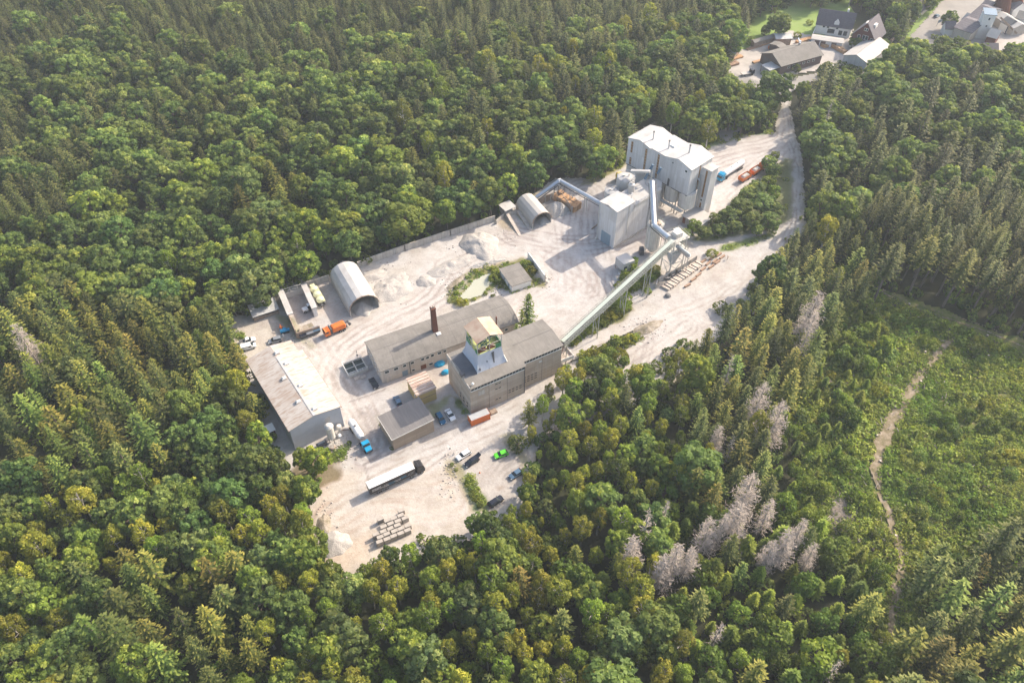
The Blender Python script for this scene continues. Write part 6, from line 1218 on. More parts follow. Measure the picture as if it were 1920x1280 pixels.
def spruce(seed, H=22., R=3.3, base=.12, gap=.8, nb=7, droop=.25, mat_='needle', dens=1.):
    rg = np.random.default_rng(seed); C_, N_, W_, H_, V_, U_ = [], [], [], [], [], []
    z = H * base; k = 0
    while z < H * .985:
        f = (z - H * base) / (H * (1 - base)); Rz = R * (1 - f) ** .66 * (.6 + .4 * min(1, f / .1)) + .12; n = max(4, int(nb * (1.1 - .4 * f) * dens)); ph = rg.random() * 6.28
        for i in range(n):
            a = ph + i * 6.283 / n + rg.normal(0, .18); l = Rz * rg.uniform(.62, 1.12); dr = droop * rg.uniform(.6, 1.4) * (1.2 - f); z0 = z + rg.normal(0, .18); m = max(2, int(l / .6))
            d_ = np.array([math.cos(a), math.sin(a), 0]); s_ = np.array([-math.sin(a), math.cos(a), 0])
            for j in range(m):
                t = (j + .7) / m; pz = z0 - dr * l * t + .16 * l * t ** 2.5 + .25 * f * l * t; tw = .55 * (1 - .55 * t) * (l / R * .6 + .55)
                for sd in (-1, 1):
                    dirn = unit(d_ * .75 + s_ * sd * .75 + np.array([0, 0, -.28 + rg.normal(0, .12)]))
                    c_ = d_ * l * t + np.array([0, 0, pz]) + dirn * tw * .5
                    C_.append(c_); U_.append(dirn); N_.append(np.array([0, 0, 1]) + d_ * .35 + rg.normal(scale=.25, size=3)); W_.append(.24 + .08 * rg.random()); H_.append(tw * .8)
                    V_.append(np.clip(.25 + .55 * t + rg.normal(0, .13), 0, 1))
            C_.append(d_ * l + np.array([0, 0, z0 - dr * l + .16 * l + .25 * f * l])); U_.append(d_ + [0, 0, .1]); N_.append(np.array([0, 0, 1.]) + rg.normal(scale=.2, size=3)); W_.append(.2); H_.append(.5); V_.append(.95)
        z += gap * rg.uniform(.8, 1.2) * (1 - .45 * f); k += 1
    C_.append(np.array([0, 0, H * 1.0])); U_.append(np.array([0, 0, 1.])); N_.append(np.array([1., 0, 0])); W_.append(.12); H_.append(.7); V_.append(.8)
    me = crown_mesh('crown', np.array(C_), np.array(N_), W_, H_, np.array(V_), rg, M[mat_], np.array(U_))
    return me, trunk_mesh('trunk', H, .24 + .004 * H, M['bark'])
def broad(seed, H=16., R=4.3, base=.28, lobes=30, n=105, size=.40, mat_='leaf', lobe_r=.36, flat=.9):
    rg = np.random.default_rng(seed); cz = H * (base + 1) / 2; rz = H * (1 - base) / 2; C_, N_, V_, S_ = [], [], [], []; limbs = []
    for i in range(lobes):
        zf = 1 - 2 * (i + .5) / lobes; zf = zf * .95 + .06; a = i * 2.39996 + rg.normal(0, .3); rr = math.sqrt(max(0, 1 - zf * zf))
        dv = np.array([rr * math.cos(a), rr * math.sin(a), zf]); k_ = rg.uniform(.55, .98); lc = dv * k_ * np.array([R, R, rz]) + np.array([0, 0, cz]); lr = R * lobe_r * rg.uniform(.7, 1.25)
        tone = rg.normal(0, .19); m = int(n * (lr / (R * lobe_r)) ** 2 * rg.uniform(.8, 1.1)); q = unit(rg.normal(size=(m * 2, 3))); q = q[(q @ dv) + .35 * q[:, 2] > -.12][:m]
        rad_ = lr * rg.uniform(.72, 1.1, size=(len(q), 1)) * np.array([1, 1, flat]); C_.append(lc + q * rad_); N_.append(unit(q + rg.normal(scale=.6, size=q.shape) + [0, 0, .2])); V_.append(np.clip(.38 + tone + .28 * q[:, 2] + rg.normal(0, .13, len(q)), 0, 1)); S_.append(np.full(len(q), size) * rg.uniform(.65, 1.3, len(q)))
        if i % 3 == 0 and zf > -.6: limbs.append((Vector((0, 0, H * (base + .08 + .35 * (zf + 1) / 2))), Vector(lc), .14))
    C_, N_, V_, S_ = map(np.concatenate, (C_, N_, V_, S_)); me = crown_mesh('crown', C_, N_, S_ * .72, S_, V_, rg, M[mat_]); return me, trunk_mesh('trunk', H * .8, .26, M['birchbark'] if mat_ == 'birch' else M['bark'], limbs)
def dead(seed, H=16., R=3.5, full=.9):
    rg = np.random.default_rng(seed); C_, N_, W_, H_, U_ = [], [], [], [], []; z = H * .22
    while z < H * .97:
        f = z / H; Rz = R * (1 - f) ** .7 * (.6 + .4 * rg.random()) + .2
        for i in range(int(7 * full) + 1):
            a = rg.random() * 6.28; l = Rz * rg.uniform(.5, 1.15); d_ = np.array([math.cos(a), math.sin(a), 0]); s_ = np.array([-math.sin(a), math.cos(a), 0])
            C_.append(d_ * l * .5 + [0, 0, z + .05 * l]); U_.append(d_ + [0, 0, .15]); N_.append(np.array([0, 0, 1.]) + s_ * rg.normal(0, .5)); W_.append(.06); H_.append(l * .52)
            for j in range(int(l / .42 * full) + 1):
                t = rg.uniform(.25, 1); dirn = unit(d_ * .5 + s_ * rg.choice([-1, 1]) + np.array([0, 0, rg.normal(-.1, .35)])); hl_ = rg.uniform(.2, .5)
                C_.append(d_ * l * t + [0, 0, z + .1 * l * t] + dirn * hl_); U_.append(dirn); N_.append(np.array([0, 0, 1.]) + rg.normal(scale=.5, size=3)); W_.append(.05); H_.append(hl_)
        z += .45 * rg.uniform(.7, 1.2)
    V_, F_ = leaf_quads(np.array(C_), np.array(N_), np.array(W_), np.array(H_), rg, np.array(U_)); return npmesh('bare_branches', V_, F_, M['deadwood'], smooth=False), trunk_mesh('trunk', H, .22, M['deadwood'])
PROTO = {
 'spruce': [spruce(1, 19, 4.2), spruce(2, 20, 4.6, .15, .95), spruce(3, 17, 3.8, .08), spruce(4, 19, 4.0, .3, .85), spruce(5, 18, 4.7, .2, 1.1, 8, .35), spruce(6, 16, 3.4, .1, .9, 6, .3)],
 'stand': [spruce(11, 26, 3.9, .48, .8), spruce(12, 27, 4.2, .52, .8, 7, .3), spruce(13, 25, 3.7, .45, .75)],
 'broad': [broad(21, 16, 4.3, .25, 46, 62, .46, 'leaf', .27), broad(22, 17, 4.8, .22, 54, 60, .48, 'leaf', .25), broad(23, 15, 3.9, .25, 38, 66, .44, 'leaf', .3), broad(24, 16, 4.4, .2, 60, 46, .42, 'leaf', .22), broad(25, 18, 4.0, .25, 48, 58, .46, 'leaf', .26)],
 'birch': [broad(31, 16, 2.5, .3, 34, 62, .27, 'birch', .36, 1.3), broad(32, 17, 2.7, .34, 38, 60, .27, 'birch', .33, 1.3), broad(33, 15, 2.2, .28, 30, 60, .25, 'birch', .38, 1.4), broad(34, 16.5, 2.9, .3, 44, 52, .26, 'birch', .28, 1.2)],
 'young': [spruce(41, 9, 2.3, .03, .45, 8, .1, 'young'), spruce(42, 8, 2.1, .03, .42, 8, .05, 'young'), broad(43, 8, 2.5, .1, 26, 60, .28, 'young', .36), broad(44, 7, 2.3, .08, 22, 60, .27, 'young', .4)],
 'bush': [broad(51, 3.4, 2.0, .0, 14, 60, .24, 'young', .45), broad(52, 3.0, 1.7, .0, 12, 55, .22, 'leaf', .45), broad(53, 2.6, 1.9, .0, 12, 50, .24, 'birch', .42)],
 'dead': [dead(61), dead(62, 14, 3.3, 1.1), dead(63, 17, 3.0, .7), dead(64, 14, 2.4, .4)]}
HT = {k: [max(v.co.z for v in c_.vertices) for c_, t_ in L_] for k, L_ in PROTO.items()}
KN = {'spruce': ('spruce_tree', 'spruce'), 'stand': ('spruce_tree', 'spruce'), 'broad': ('broadleaf_tree', 'tree'), 'birch': ('birch_tree', 'birch'), 'young': ('young_tree', 'young tree'), 'bush': ('bush', 'bush'), 'dead': ('dead_spruce', 'dead tree')}
def plant(kind, x, y, h, label, group=None, var=None, tint=(1, 1, 1), wide=1., lean=0., z=-.25):
    k = random.randrange(len(PROTO[kind])) if var is None else var; cm, tm = PROTO[kind][k]; s_ = h / HT[kind][k]
    t = thing(KN[kind][0], label, KN[kind][1], (x, y, z), random.random() * 6.28, group); t.scale = (s_ * wide, s_ * wide, s_); t.rotation_euler[0] = random.gauss(0, .025) + lean; t.rotation_euler[1] = random.gauss(0, .025)
    for me, nm in ((cm, 'bare_branches' if kind == 'dead' else 'crown'), (tm, 'trunk')):
        if kind == 'bush' and nm == 'trunk': continue
        o = bpy.data.objects.new(nm, me); C.objects.link(o); o.parent = t; o.color = (*tint, 1)
    return t
# openings in the canopy, as outlines on the photo, used only to decide where no tree stands
OPEN = [[(440, 600), (470, 598), (505, 588), (512, 570), (528, 540), (610, 518), (640, 490), (668, 496), (760, 463), (925, 408), (945, 396), (998, 364), (1040, 336), (1060, 333), (1110, 343), (1140, 320), (1172, 305),
    (1178, 250), (1215, 232), (1330, 290), (1320, 275), (1400, 250), (1446, 246), (1450, 190), (1496, 190), (1505, 250), (1517, 300), (1520, 400), (1500, 425), (1455, 440), (1440, 480), (1400, 545), (1335, 590), (1275, 640), (1232, 682), (1205, 682), (1175, 670), (1120, 665), (1062, 668),
    (1052, 690), (1000, 728), (985, 765), (960, 795), (965, 830), (985, 850), (976, 900), (962, 938), (935, 950), (905, 955), (885, 965), (872, 985), (866, 1006), (840, 1000), (790, 985), (760, 1018), (700, 1040), (640, 1073), (615, 1040), (603, 1000), (600, 930), (592, 905), (600, 885), (560, 860), (538, 872), (515, 820), (492, 770), (480, 720), (462, 680), (445, 650)],
    [(1365, 130), (1372, 92), (1410, 70), (1398, 52), (1480, 12), (1530, 18), (1560, 5), (1660, 40), (1690, 78), (1665, 108), (1600, 118), (1560, 108), (1490, 134), (1440, 132), (1415, 150), (1385, 145)],
    [(1690, 80), (1705, 45), (1745, 20), (1800, -40), (1990, -40), (1990, 60), (1910, 78), (1875, 88), (1850, 72), (1810, 60), (1730, 66)],
    [(1466, 172), (1498, 138), (1515, 142), (1484, 182)],
    [(1645, 536), (1720, 564), (1795, 590), (1960, 648), (1960, 960), (1880, 985), (1780, 1010), (1725, 1050), (1720, 1180), (1660, 1180), (1660, 1060), (1640, 1000), (1600, 1030), (1555, 1000), (1545, 930), (1600, 880), (1600, 800), (1640, 720), (1700, 660), (1640, 580)]]
def inpoly(poly, x, y):
    r = False; n = len(poly); j = n - 1
    for i in range(n):
        xi, yi = poly[i]; xj, yj = poly[j]
        if (yi > y) != (yj > y) and x < (xj - xi) * (y - yi) / (yj - yi) + xi: r = not r
        j = i
    return r
# stands: outline (photo, at crown height), spacing, mean height, mix
STANDS = [
 ([(955, 780), (1060, 780), (1070, 1000), (955, 1000)], 4.0, 7.5, {'birch': .7, 'broad': .3}),
 ([(1275, 640), (1340, 590), (1400, 540), (1440, 470), (1500, 420), (1570, 420), (1660, 440), (1660, 520), (1600, 560), (1540, 640), (1500, 700), (1470, 800), (1420, 880), (1330, 940), (1260, 900), (1300, 800), (1330, 700)], 5.6, 16, {'spruce': .93, 'broad': .04, 'birch': .03}),
 ([(1640, 545), (1500, 560), (1540, 640), (1480, 760), (1440, 880), (1500, 960), (1560, 930), (1620, 830), (1720, 690), (1790, 630), (1700, 580)], 4.4, 6.0, {'young': .75, 'bush': .25}),
 ([(1250, 940), (1330, 930), (1480, 900), (1560, 960), (1680, 1040), (1690, 1300), (1320, 1300), (1230, 1100)], 4.5, 9., {'young': .85, 'spruce': .12, 'birch': .03}),
 ([(1590, 430), (1640, 400), (1960, 380), (1960, 660), (1790, 590), (1720, 560), (1640, 530)], 5.4, 24, {'stand': 1.}),
 ([(1700, 1060), (1780, 1020), (1960, 960), (1960, 1320), (1660, 1320), (1670, 1180)], 6.3, 19, {'spruce': .92, 'broad': .08}),
 ([(150, 1080), (280, 1040), (440, 1050), (500, 1130), (460, 1300), (180, 1300)], 6.4, 18, {'spruce': .85, 'broad': .15}),
 ([(-40, 560), (120, 560), (330, 600), (430, 600), (440, 700), (350, 760), (280, 880), (150, 900), (-40, 900)], 6.0, 18, {'spruce': .94, 'broad': .06}),
 ([(330, 700), (440, 700), (520, 880), (480, 960), (330, 900)], 6.2, 14, {'broad': .85, 'birch': .15}),
 ([(-40, 860), (330, 900), (560, 900), (600, 1060), (640, 1100), (640, 1300), (-40, 1300)], 4.9, 13.5, {'birch': .5, 'broad': .5}),
 ([(600, 1060), (1000, 960), (1250, 900), (1330, 1000), (1330, 1300), (600, 1300)], 4.9, 13.5, {'birch': .55, 'broad': .28, 'young': .1, 'spruce': .07}),
 ([(960, 640), (1280, 640), (1300, 900), (1000, 980), (940, 900), (960, 800)], 4.6, 11, {'birch': .68, 'broad': .28, 'spruce': .04}),
 ([(-40, 430), (560, 380), (930, 370), (930, 420), (640, 500), (530, 560), (430, 610), (-40, 600)], 7.4, 14, {'broad': .9, 'spruce': .06, 'birch': .04}),
 ([(-40, 260), (180, 300), (150, 560), (-40, 560)], 5.6, 17, {'spruce': .8, 'broad': .2}),
 ([(180, 260), (640, 200), (760, 230), (760, 420), (160, 560)], 8.0, 17, {'broad': .86, 'spruce': .14}),
 ([(-40, 120), (200, 60), (640, 120), (640, 210), (180, 300), (-40, 260)], 5.8, 15, {'spruce': .62, 'broad': .38}),
 ([(640, 220), (1000, 180), (1180, 200), (1240, 260), (1100, 340), (930, 420), (700, 430)], 7.3, 17, {'broad': .74, 'spruce': .16, 'birch': .10}),
 ([(640, 80), (1250, 40), (1400, 60), (1380, 180), (1200, 240), (640, 230)], 6.0, 18, {'spruce': .48, 'broad': .46, 'birch': .06}),
 ([(-60, -80), (1300, -80), (1300, 60), (640, 110), (-60, 150)], 5.0, 15, {'spruce': .95, 'broad': .05}),
 ([(1100, 180), (1470, 130), (1480, 260), (1320, 270), (1230, 260)], 6.2, 15, {'broad': .85, 'birch': .15}),
 ([(1490, 180), (1560, 150), (1960, 80), (1960, 330), (1760, 420), (1600, 440), (1500, 430)], 7.8, 18.5, {'broad': .68, 'spruce': .32}),
 ([(1400, 60), (1900, 60), (1900, 160), (1480, 190)], 8., 16.5, {'broad': .9, 'spruce': .1})]
SPZ = [(s_[0], s_[1]) for s_ in STANDS]
trees = []
step = 2.0; grid = {}
cand = [(x + random.uniform(-1, 1), y + random.uniform(-1, 1)) for y in np.arange(28, 505, step) for x in np.arange(-345, 345, step)]
random.shuffle(cand)
ypoly = YARD
def too_close(x, y, r):
    gx, gy = int(x // 4), int(y // 4)
    for i in range(gx - 2, gx + 3):
        for j in range(gy - 2, gy + 3):
            for (a, b, rr) in grid.get((i, j), ()):
                if (a - x) ** 2 + (b - y) ** 2 < (min(r, rr) * .999 + abs(r - rr) * .3) ** 2: return True
    return False
def addg(x, y, r): grid.setdefault((int(x // 4), int(y // 4)), []).append((x, y, r))
extra = []   # hand-placed trees: kind, ground x, y, height, label, group, tint, width
def put(kind, k, a, c_, zc, h, label, tint=(1, 1, 1), wide=1., var=None):
    x, y, _ = P(k, a, c_, zc); extra.append((kind, x, y, h, label, None, tint, wide, var)); addg(x, y, 3.)
for x, y, h, lb, tn, wd, vr in ((4.9, 184.2, 16.8, 'tallest of three spruces between factory and mine building', (1.3, 1.5, .9), 1.0, 2),
    (3.4, 180.6, 12.7, 'middle-sized spruce before the tallest one behind the mine building', (1.7, 1.9, .9), .85, 5), (1.2, 178.0, 9.4, 'smallest spruce against the factory end wall', (1.5, 1.8, .9), .95, 2)):
    extra.append(('spruce', x, y, h, lb, None, tn, wd, vr)); addg(x, y, 3.)
put('broad', '0', 570, 866, 4, 9, 'broad olive tree before the warehouse gable, left stem', (1.4, 1.2, .8), 1.4)
put('broad', '0', 596, 866, 4.5, 9.5, 'broad yellow-green tree before the warehouse gable, right stem', (1.7, 1.45, .8), 1.4)
put('birch', '0', 992, 905, 5, 10, 'yellow-green birch covering the white car at the car park edge', (1, 1, .9), 1.1)
put('birch', '0', 985, 955, 5, 9, 'birch at the lower right corner of the car park', (1, 1, .9), 1.1)
put('birch', '0', 955, 985, 5, 10, 'birch before the black car at the car park bottom', (1, 1, .9), 1.2)
put('broad', '0', 893, 985, 4, 8, 'dark bushy tree below the grassy strip of the lower yard', (.8, .9, .9), 1.2)
for i, (a, c_, h, w_, v_) in enumerate(((60, 660, 20, 1, 0), (1185, 1045, 15, 1.1, 1), (1207, 1005, 17, .9, 3), (1237, 1080, 14, 1.2, 1), (1262, 1058, 16, 1.1, 0), (1290, 1060, 14, 1, 1), (1322, 1012, 15, 1.1, 0), (1345, 1000, 16, .8, 2),
        (1398, 935, 17, 1.2, 0), (1378, 985, 16, 1.2, 1), (1432, 975, 15, 1.1, 2), (1440, 1045, 14, 1.0, 0), (1468, 1035, 15, 1.0, 1), (1492, 1010, 15, .95, 0), (1516, 1048, 12, .85, 1), (1418, 765, 17, 1.1, 0), (1450, 800, 18, 1.1, 0), (1362, 705, 15, .8, 3), (1365, 850, 12, .9, 3),
        (1517, 600, 21, 1.1, 0), (1508, 640, 20, .9, 2), (1340, 1195, 12, .9, 3), (1245, 970, 14, .8, 3), (1345, 835, 12, 1, 1), (1545, 235, 18, .8, 3), (1555, 1260, 12, .8, 3), (795, 1225, 6, .5, 3))):
    nm = ['bleached bare spruce alone on the left side above the spruce wood', 'lowest-left pale dead spruce of the grey cluster', 'thin bare spruce pole with few twigs in the grey cluster', 'full pinkish dead spruce second from the cluster left', 'tall pinkish dead spruce in the left half of the cluster', 'small pinkish dead spruce right of the left cluster',
          'dead spruce between the left and right grey clusters', 'sparse dead spruce beside the gap in the cluster', 'tall dead spruce at the top of the right cluster', 'dense dead spruce below the top one of the right cluster', 'slender dark-stemmed dead spruce in the right cluster', 'wide dead spruce at the bottom of the right cluster', 'widest pale dead spruce of the right cluster',
          'upper right dead spruce of the right cluster', 'outermost right dead spruce of the right cluster', 'dead spruce right of the dark spruces in the middle wood', 'long pale dead spruce leaning below its neighbour in the middle wood', 'small dead top among the spruces at the road edge', 'broken dead top at the left of the middle wood',
          'tall grey dead spruce at the left edge of the clearing', 'bare-stemmed dead spruce beside the tall grey one at the clearing', 'dead top in the young thicket at the bottom', 'thin dead spruce above the grey cluster', 'small pink dead top in the middle wood', 'bleached dead spruce on the slope right of the access road', 'small dead top at the bottom edge of the thicket', 'dead twigs among the birches at the bottom'][i]
    x, y, _ = P('0', a, c_, h * .55); extra.append(('dead', x, y, h * 1.18, nm, None, (1, 1, 1), w_ * 1.15, v_)); addg(x, y, 2.2)
# shrubs and small trees of the yard islands
isl = [('N', [(480, 700, 1.4), (540, 810, 2.4), (600, 790, 1.4), (700, 770, 1.1), (830, 710, 1.1), (930, 520, 2.6), (960, 470, 2.8), (985, 560, 2.2), (940, 420, 2.0), (1340, 370, 3.4), (1380, 430, 3.0), (1300, 350, 2.4), (470, 640, 1.2), (620, 510, 1.2), (720, 430, 1.3), (1010, 620, 1.2), (1100, 330, .9), (920, 730, 1.2)], 'pond'),
       ('O', [(330, 850, 3), (380, 810, 3), (430, 790, 3.2), (480, 740, 4), (520, 760, 3), (560, 690, 4), (600, 640, 4.2), (640, 600, 4.4), (650, 650, 3), (250, 930, 2), (180, 990, 2), (700, 320, 4.4), (730, 270, 5), (660, 390, 3.5), (920, 320, 3), (760, 470, 2.5), (860, 520, 2.2), (800, 400, 3), (590, 480, 2.5), (690, 680, 1.6), (150, 1000, 2), (210, 960, 2.2), (290, 900, 2.4), (350, 880, 2.2), (460, 820, 2.2), (590, 740, 2.2), (640, 700, 2.0), (560, 560, 2.2), (830, 470, 2.4), (900, 400, 2.4), (940, 360, 2.4), (720, 500, 2.2), (660, 520, 2.2)], 'conveyor'),
       ('O', [(270, 1120, 3), (330, 1110, 3.5), (380, 1100, 3.5), (470, 1060, 3.5), (520, 1030, 3.6), (560, 1000, 5.0), (610, 980, 2.5), (640, 1010, 2.4), (700, 960, 3), (740, 950, 2.6), (430, 1180, 5), (350, 1200, 5), (520, 1110, 4), (600, 1130, 4), (290, 1230, 6), (640, 1190, 5)], 'road'),
       ('E', [(1270, 500, 1.0), (1290, 540, 1.1), (1330, 620, 1.5), (1360, 660, 1.6), (1300, 580, 1.2), (1150, 360, 1.0), (700, 240, .9), (620, 60, .9), (380, 200, 1.3), (260, 290, 1.2), (1180, 400, .8)], 'yard'),
       ('0', [(1300, 430, 6.5), (1282, 445, 5.5), (1320, 440, 5), (1340, 415, 6), (1365, 410, 7), (1390, 395, 7.5), (1375, 430, 6), (1410, 420, 7), (1430, 390, 8), (1440, 420, 7), (1450, 400, 6.5), (1448, 365, 6.5), (1440, 350, 8), (1448, 325, 6), (1440, 310, 6), (1420, 360, 7), (1400, 370, 6), (1452, 296, 5), (1350, 435, 5), (1420, 435, 5), (1450, 430, 5), (1335, 475, 3), (1250, 470, 2)], 'bank'),
       ('Q', [(150, 440, 9), (240, 380, 9), (230, 250, 9), (80, 230, 10), (560, 280, 6.5), (620, 240, 7), (770, 250, 14), (700, 210, 11), (960, 310, 3), (380, 380, 4), (1110, 150, 2.5), (940, 720, 4), (1660, 370, 6), (1700, 430, 6), (1640, 420, 5)], 'village'),
       ('R', [(350, 440, 9), (280, 400, 8), (240, 470, 6), (310, 330, 8), (480, 150, 9), (360, 210, 12), (550, 180, 9), (60, 90, 10), (200, 90, 9), (1010, 280, 10), (230, 560, 6), (430, 330, 7)], 'hamlet')]
lb_ = {'pond': 'round green bush on the weedy pond bank', 'conveyor': 'leafy bush on the weedy ground under the green conveyor', 'road': 'bush on the strip between the upper and lower roads', 'yard': 'small weed bush on the stony verge of the lower yard', 'bank': 'leafy tree on the bank between tall silo building and access road', 'village': 'tree on the meadow around the sawmill', 'hamlet': 'tree by the houses beside the main road'}
od = ['first', 'second', 'third', 'fourth', 'fifth', 'sixth', 'seventh', 'eighth', 'ninth', 'tenth', 'eleventh', 'twelfth', 'thirteenth', 'fourteenth', 'fifteenth', 'sixteenth', 'seventeenth', 'eighteenth', 'nineteenth', 'twentieth']
od += ['twenty-' + w_ for w_ in od[:9]] + ['thirtieth'] + ['thirty-' + w_ for w_ in od[:9]] + ['fortieth']
for k, pts, wh in isl:
    pts = sorted(pts)
    for i, (a, c_, h) in enumerate(pts):
        kind = 'bush' if h < 4.5 else ('broad' if h > 8.5 else 'young' if random.random() < .2 else 'broad')
        x, y, _ = P(k, a, c_, h * .35)
        wd = 1.1 if kind != 'broad' else (2.0 if wh == 'bank' else 1.4)
        extra.append((kind, x, y, h, lb_[wh] + ', ' + od[i] + ' from the left', None, (1.15, 1.1, .8) if wh in ('pond', 'conveyor', 'road') else (1, 1, 1), wd, None if kind != 'young' else random.choice((2, 3)))); addg(x, y, 2.)
for x, y in cand:
    px, py = proj(x, y, 8)
    if px < -60 or px > 1980 or py < -60 or py > 1340: continue
    st = None
    for s_ in STANDS:
        if inpoly(s_[0], px, py): st = s_; break
    sp, hm, mix = (st[1], st[2], st[3]) if st else (6.2, 16, {'broad': .5, 'spruce': .4, 'birch': .1})
    if too_close(x, y, sp * .86): continue
    if inpoly(OPEN[0], *proj(x, y, 0)): continue
    r = random.random(); kind = None
    cl = float(vnoise(np.array([x]), np.array([y + 900.]), 26, 2)[0]) - .5   # clumps of one kind
    if len(mix) > 1:
        ks = list(mix); ws = [mix[k] for k in ks]; i0 = max(range(len(ks)), key=lambda i: ws[i]); ws[i0] = max(.05, ws[i0] * (1 + 1.4 * cl)); kind = random.choices(ks, ws)[0]
    else: kind = next(iter(mix))
    h = hm * random.triangular(.62, 1.25, 1.0)
    if kind == 'broad' and hm > 16: h *= .85
    if kind == 'bush': h = random.uniform(1.8, 3.2)
    if kind == 'young' and hm > 10: h = random.uniform(7, 10)
    if kind in ('spruce',) and hm < 12: h = random.uniform(12, 17)
    cr = {'spruce': 2.2, 'stand': 2.4, 'broad': 3.4, 'birch': 2.0, 'young': 1.6, 'bush': 1.2}[kind]
    bad = False
    for zf in (0, .35, .65, .97):
        q = proj(x, y, h * zf); w_ = cr * (1 - zf * (.9 if kind in ('spruce', 'stand') else .35)) if zf > .2 else .5
        sc_ = FPX / (y * cs + (CAMH - h * zf) * sn)
        for pp in OPEN:
            if inpoly(pp, *q) or (zf in (.35, .65) and (inpoly(pp, q[0] - w_ * sc_, q[1]) or inpoly(pp, q[0] + w_ * sc_, q[1]))): bad = True; break
        if bad: break
    if bad: continue
    addg(x, y, sp * .86); trees.append((kind, x, y, h, px, py))
print('trees', len(trees), {k: sum(t[0] == k for t in trees) for k in KN})
def zone(px, py):
    for pl, nm in (([(1275, 640), (1440, 470), (1500, 420), (1660, 440), (1540, 640), (1420, 880), (1260, 900)], 'in the diagonal wood between yard and clearing'),
        ([(1430, 545), (1800, 545), (1800, 640), (1620, 830), (1560, 960), (1430, 900)], 'in the thicket left of the stony path'),
        ([(1250, 900), (1700, 900), (1700, 1400), (1250, 1400)], 'in the dark thicket at the bottom right'),
        ([(1540, 330), (2100, 330), (2100, 640), (1540, 640)], 'in the tall stand above the clearing'),
        ([(1660, 950), (2100, 950), (2100, 1400), (1660, 1400)], 'in the bottom right corner wood'),
        ([(-200, 560), (440, 560), (440, 900), (-200, 900)], 'in the wood left of the warehouse'),
        ([(440, 560), (640, 560), (640, 1100), (440, 1100)], 'at the wood edge between warehouse and lower yard'),
        ([(-200, 900), (640, 900), (640, 1400), (-200, 1400)], 'in the bottom left wood'),
        ([(640, 1100), (1250, 1100), (1250, 1400), (640, 1400)], 'along the bottom middle edge'),
        ([(640, 900), (960, 900), (960, 1100), (640, 1100)], 'below the lower yard'),
        ([(930, 600), (1330, 600), (1330, 1100), (930, 1100)], 'in the wood right of the car park'),
        ([(-200, 330), (640, 330), (640, 620), (-200, 620)], 'in the belt above the parked vans'),
        ([(640, 330), (1000, 330), (1000, 520), (640, 520)], 'behind the long back wall'),
        ([(-200, 130), (500, 130), (500, 330), (-200, 330)], 'in the upper left wood'),
        ([(500, 130), (1050, 130), (1050, 360), (500, 360)], 'in the wood above the back wall'),
        ([(1050, 60), (1480, 60), (1480, 340), (1050, 340)], 'behind the tall silo building'),
        ([(1480, 130), (2100, 130), (2100, 330), (1480, 330)], 'on the slope right of the access road')):
        if inpoly(pl, px, py): return nm
    return 'at the right top by the village' if px > 1300 else 'in the far wood along the top'
TONES = {'spruce': [('dark', (.8, .85, .8)), ('olive', (1.25, 1.15, .8)), ('green', (1.0, 1.2, .9)), ('brownish', (1.25, 1.0, .8))], 'stand': [('dark', (.8, .85, .8)), ('olive', (1.1, 1.05, .8))],
         'broad': [('deep green', (.75, .85, .9)), ('mid green', (1, 1, 1)), ('bright green', (1.25, 1.2, .85)), ('grey-green', (1.1, 1.05, 1.35)), ('yellowish', (1.2, 1.15, .85))],
         'birch': [('yellow-green', (1.05, 1, .9)), ('golden', (1.08, 1.02, .9)), ('fresh green', (.8, 1, .9))], 'young': [('dark', (.75, .85, .8)), ('fresh', (1.1, 1.1, .9))], 'bush': [('dark', (.8, .9, .8)), ('light', (1.4, 1.3, 1))]}
lim = {'spruce': 300, 'broad': 300, 'birch': 300, 'young': 300, 'bush': 150}
groups = {}; rest = []
seen = {k: 0 for k in lim}
for tr_ in sorted(trees, key=lambda q: q[2] ** 2 + q[1] ** 2 + (CAMH - 8) ** 2):
    kind, x, y, h, px, py = tr_; kk = 'spruce' if kind == 'stand' else kind
    inside = 0 <= px <= 1920 and -25 <= py <= 1290 + h * 6
    if seen[kk] < lim[kk] and inside:
        seen[kk] += 1
        tn = random.choices(TONES[kind], [3, 3, 2, .6][:len(TONES[kind])] if kind in ('spruce', 'stand') else [1.2, 2, 1.5, 1.1, .7][:len(TONES[kind])])[0]
        sz = {'spruce': (15, 20), 'broad': (11, 15), 'birch': (11, 14), 'young': (5, 9), 'bush': (1.5, 3.0)}[kk]; sw = 'small' if h < sz[0] else 'tall' if h > sz[1] else 'middling'
        groups.setdefault((zone(px, py), kk, tn[0], sw), []).append((px, py, kind, x, y, h, tn[1]))
    else: rest.append(tr_)
for (zn, kk, tn, sw), L_ in groups.items():
    L_.sort(); nm = {'spruce': 'spruce', 'broad': 'broadleaf', 'birch': 'birch', 'young': 'young tree', 'bush': 'bush'}[kk]
    for i, (px, py, kind, x, y, h, tint) in enumerate(L_):
        lab = '%s %s %s %s' % (sw, tn, nm, zn)
        if len(L_) > 1: lab += ', ' + (('leftmost' if i == 0 else 'rightmost' if i == len(L_) - 1 else (od[i] + ' from left')) if i < len(od) else 'towards the right')
        j_ = random.uniform(.88, 1.12) * (1.4 if kind == 'spruce' and y < 215 else 1); plant(kind, x, y, h, lab, {'spruce': 'spruces around the works', 'broad': 'broadleaf trees around the works', 'birch': 'birches around the works', 'young': 'young trees of the thickets', 'bush': 'bushes of the thickets'}[kk], None, tuple(c_ * j_ for c_ in tint), random.uniform(.85, 1.3) * (1.18 if kind == 'spruce' and y > 230 else 1.22 if kind == 'broad' and y > 175 else 1))  # nearer spruces tinted brighter: their sunlit look is put into the colour
